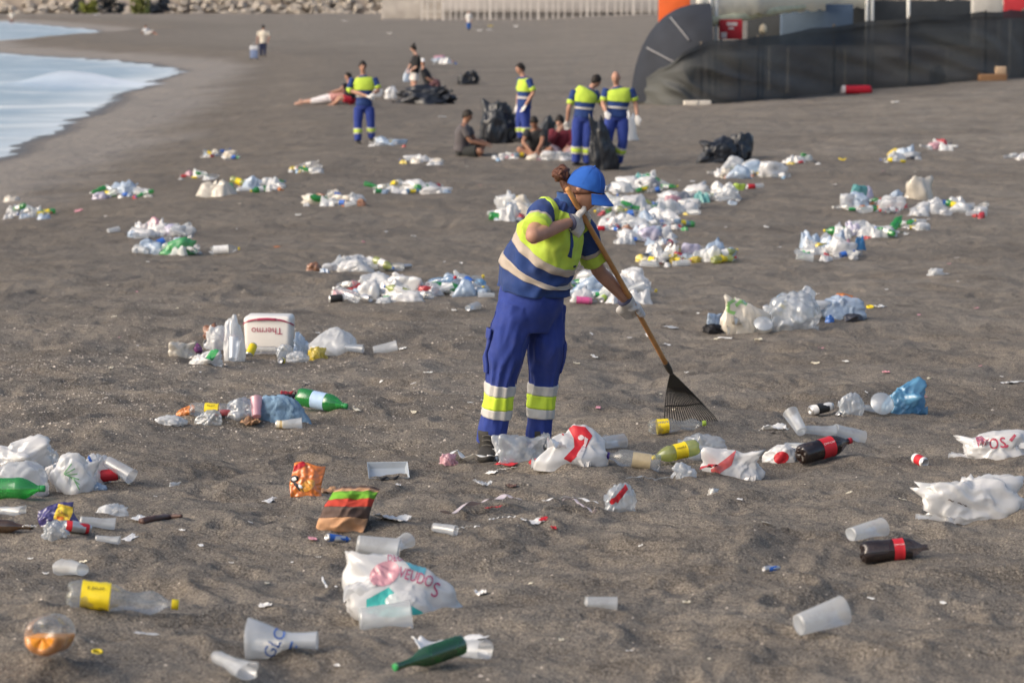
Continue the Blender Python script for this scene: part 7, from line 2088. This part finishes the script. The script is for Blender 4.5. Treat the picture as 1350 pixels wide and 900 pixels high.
# ---------------------------------------------------------------- heaps further back
_COLNAME = dict(white='white', milky='milky', clear='clear', cream='cream', blue='blue', lilac='lilac', ltblue='pale blue', green='green', pink='pink', red='red', yellow='yellow', orange='orange', brown='brown', teal='teal', dark='black', grey='grey', lime='lime')
def heap(where, x0, x1, y0, y1, items, seed=0, big=0.36):
    """items: list of (kind, colour, count); where: words that find the heap"""
    rs = random.Random(seed)
    W, H = x1 - x0, y1 - y0
    _, s = P((x0 + x1) / 2, y1 - H * 0.3)
    grp = 'litter ' + where
    todo = [(k, c) for k, c, n in items for _ in range(n)]
    extra = max(4, int(len(todo) * 1.0))
    for _ in range(extra):
        todo.append(rs.choice((('wrap', 'white'), ('wrap', 'milky'), ('cup', 'x'), ('wrap', 'ltblue'), ('bot', 'clear'), ('wrap', 'white'), ('bot', rs.choice(('clear', 'green', 'blue', 'lime'))), ('cup', 'x'), ('wrap', rs.choice([c for _k, c, _n in items if c in FM])), ('can', rs.choice(('red', 'silver', 'yellow', 'green', 'blue'))))))
    todo = [(k, 'white' if k == 'can' and c not in ('red', 'silver', 'yellow', 'green', 'blue', 'white', 'black', 'lime') else c) for k, c in todo]
    n = len(todo)
    rs.shuffle(todo)
    slots = list(range(n))
    for i, (k, c) in enumerate(todo):
        u = (slots[i] + rs.uniform(0.15, 0.85)) / n
        px = x0 + W * (0.06 + 0.88 * u)
        taper = 1 - abs(2 * u - 1) ** 3
        py = y1 - rs.uniform(0.0, 0.50) * H * (0.35 + 0.65 * taper)
        nm = _COLNAME.get(c, c)
        if k == 'bag':
            w_ = min(max(W * big * rs.uniform(0.65, 1.25), 0.24 * s), 0.70 * s); h = min(H * rs.uniform(0.5, 0.85) * (0.55 + 0.45 * taper), w_ * 0.85)
            px = min(max(px, x0 + w_ / 2), x1 - w_ / 2)
            bag(px, py, w_, h, c, '%s %s plastic bag %s' % (('small', 'crumpled', 'wide', 'puffed')[(w_ > 0.30 * s) + (w_ > 0.42 * s) + (2 if h > 0.6 * w_ and w_ <= 0.42 * s else 0) if h > 0.6 * w_ and w_ <= 0.42 * s else (w_ > 0.30 * s) + (w_ > 0.42 * s)], nm, where), rs.randrange(10), rs.uniform(-0.6, 0.6) + rs.choice((0, math.pi)), False, 0.7, grp)
        elif k == 'wrap':
            w_ = rs.uniform(0.10, 0.22) * s
            bag(px, py, w_, w_ * rs.uniform(0.4, 0.6), c, '%s crumpled wrapper %s' % (nm, where), rs.randrange(10), rs.uniform(0, 6), False, 0.8, grp, 'wrapper', 'wrapper')
        elif k == 'bot':
            lab = rs.choice((None, 'red', 'white', 'yellow', 'blue', 'white')) if c == 'clear' else rs.choice((None, 'white', 'yellow'))
            bottle(px, py, rs.uniform(-0.7, 0.7) + rs.choice((0, math.pi)), '%s%s bottle %s' % (nm, ' %s-label' % lab if lab else '', where), rs.choice(('pet', 'pet1', 'pet2', 'waist1')), c, lab, rs.choice(('white', 'red', 'blue', 'yellow')), rs.uniform(0.75, 1.05), group=grp, pitch=rs.choice((None, None, 0.25, -0.3)))
        elif k == 'cup':
            cup(px, py, rs.uniform(-0.9, 0.9) + rs.choice((0, math.pi)), 'frosted plastic cup %s' % where, rs.randrange(4), rs.uniform(0.85, 1.15), group=grp, pitch=rs.choice((None, None, 0.4)))
        elif k == 'can':
            can(px, py, rs.uniform(0, 6), '%s drink can %s' % (nm, where), rs.randrange(3), c, None, 1.0, grp)

A = 'alone'
heap('in the small heap nearest the shoreline shingle', 264, 318, 197, 211, [('bag', 'cream', 2), ('wrap', 'red', 1), ('wrap', 'dark', 1), ('bag', 'white', 2), ('bot', 'clear', 1)], 1)
heap('in the pink and green bottle row', 232, 288, 223, 238, [('bot', 'clear', 1), ('wrap', 'pink', 1), ('bot', 'green', 1), ('bag', 'white', 1), ('bag', 'milky', 1)], 2)
bag(284, 260, 56, 24, 'cream', 'plump cream sack with green trim lying on its side', 4, 0.1, False, 0.7)
bag(302, 256, 16, 16, 'green', 'green trim piece against the plump cream sack', 2, 0.3, False)
heap('beside the plump cream sack', 308, 378, 231, 254, [('bag', 'white', 2), ('bag', 'ltblue', 2), ('wrap', 'orange', 1), ('bot', 'green', 2), ('wrap', 'brown', 1), ('bag', 'milky', 2), ('can', 'silver', 1)], 3)
heap('in the blue and yellow heap beyond the cream sack', 378, 428, 214, 230, [('wrap', 'blue', 1), ('wrap', 'yellow', 1), ('bag', 'white', 3), ('bot', 'clear', 1)], 4)
heap('in the pale blue heap with green bottles', 120, 201, 239, 265, [('bag', 'ltblue', 3), ('bag', 'lilac', 1), ('wrap', 'red', 1), ('bag', 'white', 1), ('bot', 'green', 3), ('cup', 'x', 1)], 5)
heap('in the low heap by the white slab', 3, 70, 270, 290, [('bot', 'green', 2), ('bag', 'ltblue', 2), ('bag', 'white', 2), ('wrap', 'dark', 1), ('cup', 'x', 1)], 6)
bag(16, 267, 28, 9, 'cream', 'flat pale slab lying near the shingle edge', 1, 0, False)
paper(104, 279, 12, 'rose', 'pinkish scrap right of the low heap by the slab', 3)
heap('in the brown and cream heap below the yellow wrapper', 396, 485, 251, 274, [('bag', 'cream', 3), ('wrap', 'brown', 3), ('bag', 'milky', 2), ('wrap', 'orange', 1), ('bot', 'clear', 1)], 7)
heap('in the white heap with a pink top', 166, 258, 284, 315, [('bag', 'white', 4), ('bag', 'milky', 3), ('wrap', 'red', 1), ('bag', 'pink', 1), ('bag', 'lilac', 1), ('cup', 'x', 2), ('wrap', 'dark', 1)], 8)
heap('in the heap around the bright green bag', 172, 270, 314, 338, [('bag', 'ltblue', 3), ('bag', 'milky', 2), ('cup', 'x', 1), ('bot', 'clear', 1)], 9)
bag(233, 336, 52, 24, 'green', 'bright green bag in the middle of its heap', 5, 0.2, False, 0.7)
bottle(296, 335, R(8), 'white bottle with yellow cap right of the bright green bag', 'pet', 'clear', 'white', 'yellow', 1.0, lx=(0.03, 0.20))
paper(281, 334, 10, 'white', 'white scrap left of the yellow-capped bottle', 2)
cup(149, 308, R(40), 'small lone cup left of the white heap with pink top', 1, 0.9)
heap('in the white and green row left of the crouched picnic', 486, 597, 237, 256, [('bag', 'white', 3), ('bag', 'milky', 3), ('bot', 'green', 2), ('wrap', 'yellow', 1), ('cup', 'x', 2), ('bot', 'clear', 1)], 10)
heap('in the white mound below the lone worker', 525, 587, 204, 218, [('bag', 'white', 3), ('bag', 'cream', 2), ('wrap', 'yellow', 1)], 11, 0.5)
heap('at the boots of the lone worker', 485, 538, 178, 194, [('wrap', 'yellow', 1), ('wrap', 'red', 1), ('bag', 'white', 2), ('bag', 'ltblue', 2)], 12, 0.5)
heap('in the fluffy white heap with a brown box', 420, 520, 333, 361, [('bag', 'white', 5), ('bag', 'cream', 1), ('bag', 'milky', 2)], 13, 0.42)
bag(413, 357, 22, 14, 'brown', 'crushed brown box at the end of the fluffy white heap', 2, 0.3, False, cat='box', name='crushed_box')
can(535, 355, R(30), 'silver crushed can right of the fluffy white heap', 1, 'silver', None, 1.0)
heap('in the long white heap left of the woman', 434, 560, 358, 400, [('bag', 'white', 6), ('bag', 'milky', 3), ('bag', 'pink', 1), ('wrap', 'dark', 1), ('wrap', 'red', 1), ('can', 'silver', 1), ('cup', 'x', 1)], 14, 0.34)
heap('in the bottle end of the long heap behind the woman', 545, 648, 362, 394, [('bag', 'milky', 3), ('bot', 'clear', 3), ('bot', 'blue', 2), ('cup', 'x', 2), ('bag', 'ltblue', 2), ('wrap', 'blue', 1), ('bot', 'green', 1), ('wrap', 'red', 1)], 15, 0.3)
can(443, 399, R(10), 'black can sticking out of the long white heap', 0, 'black', None, 1.1)
# right-hand side
heap('in the small heap behind the woman\'s shoulder', 648, 705, 246, 292, [('bag', 'cream', 2), ('bag', 'milky', 3), ('bag', 'white', 2), ('wrap', 'red', 1), ('wrap', 'yellow', 1), ('cup', 'x', 2)], 16, 0.55)
bottle(660, 290, R(8), 'dark green bottle with orange neck behind the woman', 'pet', 'green', 'orange', 'green', 0.95, lx=(0.19, 0.23))
BIGH = 'in the biggest spread behind the rake handle'
heap('in the green-bottle top of the biggest spread', 800, 885, 228, 256, [('bag', 'milky', 3), ('bag', 'teal', 1), ('bot', 'green', 3), ('wrap', 'yellow', 2), ('bag', 'grey', 1), ('bag', 'white', 3), ('cup', 'x', 2)], 17, 0.4)
heap('in the middle of the biggest spread behind the rake', 785, 925, 250, 284, [('bag', 'white', 6), ('bag', 'milky', 5), ('bag', 'grey', 1), ('wrap', 'brown', 2), ('wrap', 'red', 2), ('bag', 'pink', 1), ('bot', 'clear', 4), ('wrap', 'yellow', 2), ('bot', 'green', 2), ('can', 'white', 2), ('cup', 'x', 3)], 18, 0.28)
heap('in the red-flecked front of the biggest spread', 782, 912, 272, 306, [('bag', 'white', 5), ('bag', 'milky', 4), ('bag', 'ltblue', 2), ('wrap', 'red', 3), ('wrap', 'brown', 1), ('bot', 'clear', 3), ('bot', 'green', 1), ('wrap', 'pink', 1), ('can', 'red', 2), ('cup', 'x', 3), ('wrap', 'dark', 1)], 19, 0.28)
heap('in the trailing tail of the biggest spread', 895, 980, 240, 271, [('bag', 'milky', 2), ('bag', 'white', 2), ('bag', 'teal', 1), ('bot', 'clear', 2), ('can', 'silver', 2), ('cup', 'x', 1), ('wrap', 'dark', 1)], 20, 0.4)
bag(974, 251, 20, 11, film('lime_w', (0.45, 0.62, 0.08), 0, 0.2), 'lime green wrapper above the tail of the spread', 3, 0.1, False, cat='wrapper', name='wrapper')
can(990, 250, R(20), 'red can beside the lime green wrapper', 0, 'red', None, 1.2)
cup(999, 248, R(30), 'frosted cup beside the red can and lime wrapper', 1)
heap('in front of the twin black sacks', 935, 1040, 210, 237, [('bag', 'ltblue', 2), ('bag', 'milky', 2), ('wrap', 'orange', 2), ('bag', 'cream', 1), ('bot', 'green', 2), ('bot', 'clear', 3), ('bag', 'white', 1), ('wrap', 'blue', 1)], 21, 0.34)
bag(1020, 233, 40, 22, 'white', 'puffed white bag in front of the twin black sacks', 6, 0.3, False)
heap('at the yellow-capped end beyond the twin sacks', 1028, 1086, 204, 218, [('bag', 'white', 1), ('bag', 'milky', 1), ('wrap', 'yellow', 1), ('bot', 'green', 1), ('wrap', 'dark', 1)], 22, 0.45)
heap('in the lilac heap right of the rake handle', 810, 897, 293, 325, [('bag', 'white', 4), ('bag', 'milky', 3), ('wrap', 'dark', 2), ('cup', 'x', 2), ('bag', 'ltblue', 2)], 23, 0.34)
bag(858, 318, 40, 22, 'lilac', 'lilac bag on top of the heap right of the handle', 2, 0.2, False)
heap('in the yellow and red heap', 842, 905, 322, 352, [('wrap', 'yellow', 3), ('bag', 'white', 3), ('wrap', 'red', 3), ('wrap', 'dark', 2), ('bag', 'cream', 1), ('cup', 'x', 2)], 24, 0.4)
heap('in the bottle end of the yellow and red heap', 895, 973, 315, 348, [('bag', 'ltblue', 2), ('bag', 'milky', 2), ('bag', 'lilac', 1), ('bot', 'lime', 2), ('wrap', 'yellow', 2), ('wrap', 'blue', 1), ('bot', 'clear', 2), ('cup', 'x', 1)], 25, 0.36)
heap('in the heap behind the woman\'s lower arm', 750, 862, 350, 400, [('bag', 'white', 4), ('bag', 'milky', 4), ('bag', 'ltblue', 1), ('bot', 'blue', 1), ('bot', 'clear', 2), ('wrap', 'red', 1), ('cup', 'x', 2), ('wrap', 'blue', 1)], 26, 0.4)
bottle(773, 402, R(4), 'bright pink bottle behind the woman\'s arm', 'pet', 'clear', 'pink', None, 0.62, lx=(0.01, 0.24))
can(795, 398, R(70), 'lime green can end beside the bright pink bottle', 0, 'lime', None, 0.9)
heap('in the blue-flapped heap on the right slope', 1052, 1132, 308, 347, [('bag', 'white', 3), ('bag', 'milky', 2), ('bag', 'ltblue', 2), ('wrap', 'red', 1), ('wrap', 'yellow', 1), ('bag', 'pink', 1), ('wrap', 'green', 1), ('cup', 'x', 2)], 27, 0.42)
bag(1134, 330, 22, 22, film('flap_blue', (0.03, 0.22, 0.50), 0, 0.15), 'strong blue flap sticking up at a heap end', 4, 0.6, False, 0.4)
heap('in the long heap with the leaning green bottle', 1098, 1185, 286, 316, [('bag', 'white', 3), ('bag', 'milky', 4), ('bag', 'lilac', 1), ('wrap', 'red', 1), ('cup', 'x', 2)], 28, 0.36)
bottle(1182, 307, R(60), 'leaning green bottle standing out of its white heap', 'pet', 'green', None, 'green', 1.0, pitch=R(25))
heap('in the tail beyond the leaning green bottle', 1188, 1228, 290, 304, [('bag', 'milky', 2), ('bot', 'green', 1), ('cup', 'x', 2)], 29, 0.5)
bag(1105, 309, 14, 18, 'milky', 'small round milky bag before the leaning bottle heap', 0, 0.2, False, 0.9)
heap('in the orange flecked heap on the right slope', 1106, 1196, 243, 282, [('bag', 'milky', 3), ('bag', 'ltblue', 2), ('wrap', 'orange', 4), ('bot', 'green', 2), ('wrap', 'yellow', 1), ('bag', 'lilac', 1), ('cup', 'x', 2), ('wrap', 'red', 1)], 30, 0.34)
bag(1132, 268, 26, 26, 'teal', 'pale green round bag in the orange flecked heap', 3, 0.3, False)
bag(1214, 264, 40, 34, 'cream', 'peaked white bag rising behind the orange flecked heap', 0, 0.0, False, 0.7, mesh=bag_mesh(955, 4, 3, 0.6, 1.4))
heap('in the white tail below the peaked bag', 1194, 1306, 258, 287, [('bag', 'white', 4), ('bag', 'milky', 4), ('wrap', 'red', 2), ('bot', 'clear', 2), ('cup', 'x', 2)], 31, 0.26)
heap('in the yellow heap high on the right slope', 1162, 1216, 196, 216, [('bag', 'yellow', 1), ('bag', 'ltblue', 1), ('bag', 'milky', 2), ('wrap', 'dark', 1)], 32, 0.5)
heap('in the red heap high on the right slope', 1216, 1262, 184, 200, [('bag', 'red', 1), ('bag', 'white', 2), ('wrap', 'dark', 1), ('bag', 'pink', 1)], 33, 0.45)
heap('at the far right edge of the slope', 1330, 1362, 195, 212, [('bag', 'milky', 2), ('bot', 'clear', 1), ('wrap', 'orange', 1)], 34, 0.5)
heap('spread before the picnickers', 645, 760, 196, 213, [('bag', 'white', 4), ('wrap', 'pink', 2), ('cup', 'x', 4), ('bag', 'cream', 1), ('bot', 'clear', 2), ('wrap', 'blue', 1)], 35, 0.24)
bag(727, 212, 36, 14, 'white', 'bright white bag flat before the bending picnicker', 3, 0.1, False)
heap('on the far sand beyond the seated cap wearer', 568, 605, 73, 86, [('bag', 'ltblue', 1), ('bag', 'pink', 1), ('bag', 'white', 1)], 36, 0.55)
bag(516, 131, 20, 18, 'white', 'white bag left of the long black sack', 2, 0.2, False)
bag(497, 128, 16, 12, 'white', 'white bag hanging from the lone worker\'s hands', 3, 0.2, False, 0.6)
bag(832, 186, 24, 46, 'white', 'thin white bag beside the bald worker\'s leg', 1, 0.3, False, 0.5)
bag(537, 108, 12, 20, 'ltblue', 'blue and pink towel beside the topknot woman', 5, 0.2, False, 0.6, cat='towel', name='towel')
# black sacks
BS = black_sack()
def sack(px, py, w_, h, label, v, rz=0.0, dep=0.8, mesh=None):
    bag(px, py, w_, h, BS, label, v, rz, False, dep, 'black rubbish sacks', 'rubbish sack', 'rubbish_sack', mesh=mesh)
sack(562, 138, 82, 28, 'long low black sack in front of the seated cap wearer', 1, 0.1, 0.6, bag_mesh(970, 5, 1, 1.5))
sack(618, 112, 30, 20, 'lone small black sack on the empty middle sand', 4, 0.3, 0.8, bag_mesh(971, 5, 1, 1.2))
sack(657, 190, 52, 62, 'tall black sack standing left of the backpack worker', 2, 0.2, 0.8, bag_mesh(972, 5, 2, 1.5, 1.4))
sack(944, 215, 56, 38, 'left one of twin black sacks on the open sand', 1, 0.2, 0.8, bag_mesh(973, 5, 1, 1.2, 1.0, 14))
sack(978, 213, 48, 38, 'right one of twin black sacks on the open sand', 3, 0.9, 0.8, bag_mesh(974, 5, 1, 1.2, 1.0, 14))
sack(795, 225, 42, 76, 'black sack held open between the two standing workers', 0, 0.2, 0.7, bag_mesh(975, 5, 1, 1.2, 1.5))
sack(719, 194, 28, 44, 'dark sack behind the bending picnicker', 5, 0.3, 0.7)
sack(1236, 111, 26, 26, 'dark sack leaning at the foot of the net fence', 2, 0.2, 0.8)
# loose far pieces
for i, (x, y, w_, lab) in enumerate(((1180, 62 + 74, 12, 'white stick-like scrap on sand below the net'), (1110, 212, 10, 'white scrap between the twin sacks and the yellow heap'), (913, 240, 9, 'white scrap above the tail of the big spread'), (854, 232, 8, 'white scrap below the bald worker'), (760, 132, 9, 'pale scrap on sand behind the workers'), (128, 21, 7, 'white thing far off near the second inlet'),
                                      (645, 40, 8, 'white bag right of the far stroller'), (632, 41, 7, 'white bucket right of the far stroller'), (647, 35, 7, 'yellow bag beside the far stroller'), (680, 36, 7, 'white scrap far off before the post fence'), (455, 28, 8, 'pale scrap on far sand before the boulder bank'), (513, 45, 6, 'small white scrap on the far upper sand'), (583, 155, 10, 'white scrap between black sacks and the seated man'), (393, 285, 7, 'white scrap below the brown and cream heap'), (365, 326, 8, 'orange scrap above the fluffy white heap'), (545, 312, 7, 'white scrap above the fluffy white heap'))):
    paper(x, y, w_, 'orange' if 'orange' in lab else ('yellow' if 'yellow' in lab else 'white'), lab, i, i * 0.7, 0.8, 1.2)
# small paper flecks among the sand, near enough to pick out
rs = random.Random(77)
fl = [(783, 472), (1115, 477), (945, 448), (760, 480), (780, 442), (830, 446), (870, 520), (905, 492), (888, 541), (690, 688), (855, 444), (1000, 449), (545, 545), (620, 532), (150, 418), (1248, 362), (1263, 372), (1075, 480), (1225, 500), (935, 330), (1010, 300), (1100, 245), (1195, 310), (880, 455), (1262, 340), (443, 775), (352, 770), (305, 743), (420, 735), (170, 640), (205, 655), (110, 742), (60, 757), (40, 738), (1243, 797), (1148, 790), (905, 795), (845, 720), (1010, 690), (975, 660), (1120, 650), (1290, 630), (1190, 660), (700, 770), (740, 845), (830, 860), (935, 870), (445, 880), (240, 700), (265, 720), (330, 690), (385, 742)]
for i, (x, y) in enumerate(fl):
    paper(x, y, rs.uniform(5, 11), rs.choice(('white', 'white', 'cream')), 'small torn pale paper fleck lying singly on the sand', rs.randrange(8), rs.uniform(0, 6), 0.8, 1.0, 'small paper flecks on the sand')

for i in range(70):
    x, y = rs.uniform(20, 1330), rs.uniform(215, 560)
    if 620 < x < 760 and y > 250: continue
    paper(x, y, rs.uniform(0.02, 0.06) * P(x, y)[1], rs.choice(('white', 'white', 'cream', 'white', 'rose')), 'tiny pale litter scrap scattered between the heaps', rs.randrange(8), rs.uniform(0, 6), 0.8, 1.0, 'tiny scraps between the heaps')
# shell and shingle fragments: too many and too small to count
def chips_stuff():
    rs = np.random.RandomState(5)
    pts = []
    for n, fn in ((7000, lambda k: (rs.uniform(-190, 640, k), 380 + 230 * rs.beta(1.6, 1.8, k))), (1200, lambda k: (rs.uniform(-250, 1600, k), rs.uniform(330, 920, k))), (2500, lambda k: (rs.uniform(-150, 420, k), rs.uniform(470, 570, k)))):
        a, b_ = fn(n); pts.append(np.stack([a, b_], 1))
    Q = np.concatenate(pts)
    # pixels to ground by the smooth profile
    H = 2.45 + 0 * Q[:, 0]
    for _ in range(6):
        d = FPX * H / (Q[:, 1] + 5)
        H = CAMZ - ground_base((Q[:, 0] - 675) / FPX * d, d)
    x = (Q[:, 0] - 675) / FPX * d; y = d
    z = ground_z(x, y)
    n = len(x)
    sz = rs.uniform(0.0025, 0.006, n) * np.where(rs.rand(n) < 0.05, 2.2, 1.0)
    base = np.array([[1, 0, -0.2], [-0.5, 0.85, -0.2], [-0.5, -0.85, -0.2], [0, 0, 0.7]])
    V = np.zeros((n, 4, 3))
    an = rs.uniform(0, 6.28, n)
    for k in range(4):
        bx, by, bz = base[k]
        V[:, k, 0] = x + sz * (bx * np.cos(an) - by * np.sin(an)) * 1.3; V[:, k, 1] = y + sz * (bx * np.sin(an) + by * np.cos(an)); V[:, k, 2] = z + sz * bz
    F = []
    for i in range(n):
        q = 4 * i; F += [(q, q + 1, q + 3), (q + 1, q + 2, q + 3), (q + 2, q, q + 3)]
    me = mesh_from('shingle_fragments', V.reshape(-1, 3), F, False)
    m = mat('shell_chip', (0.52, 0.46, 0.40), 0.8, var=0.5, scale=9)
    tag(obj('shell_fragments', me, m), kind='stuff')
chips_stuff()
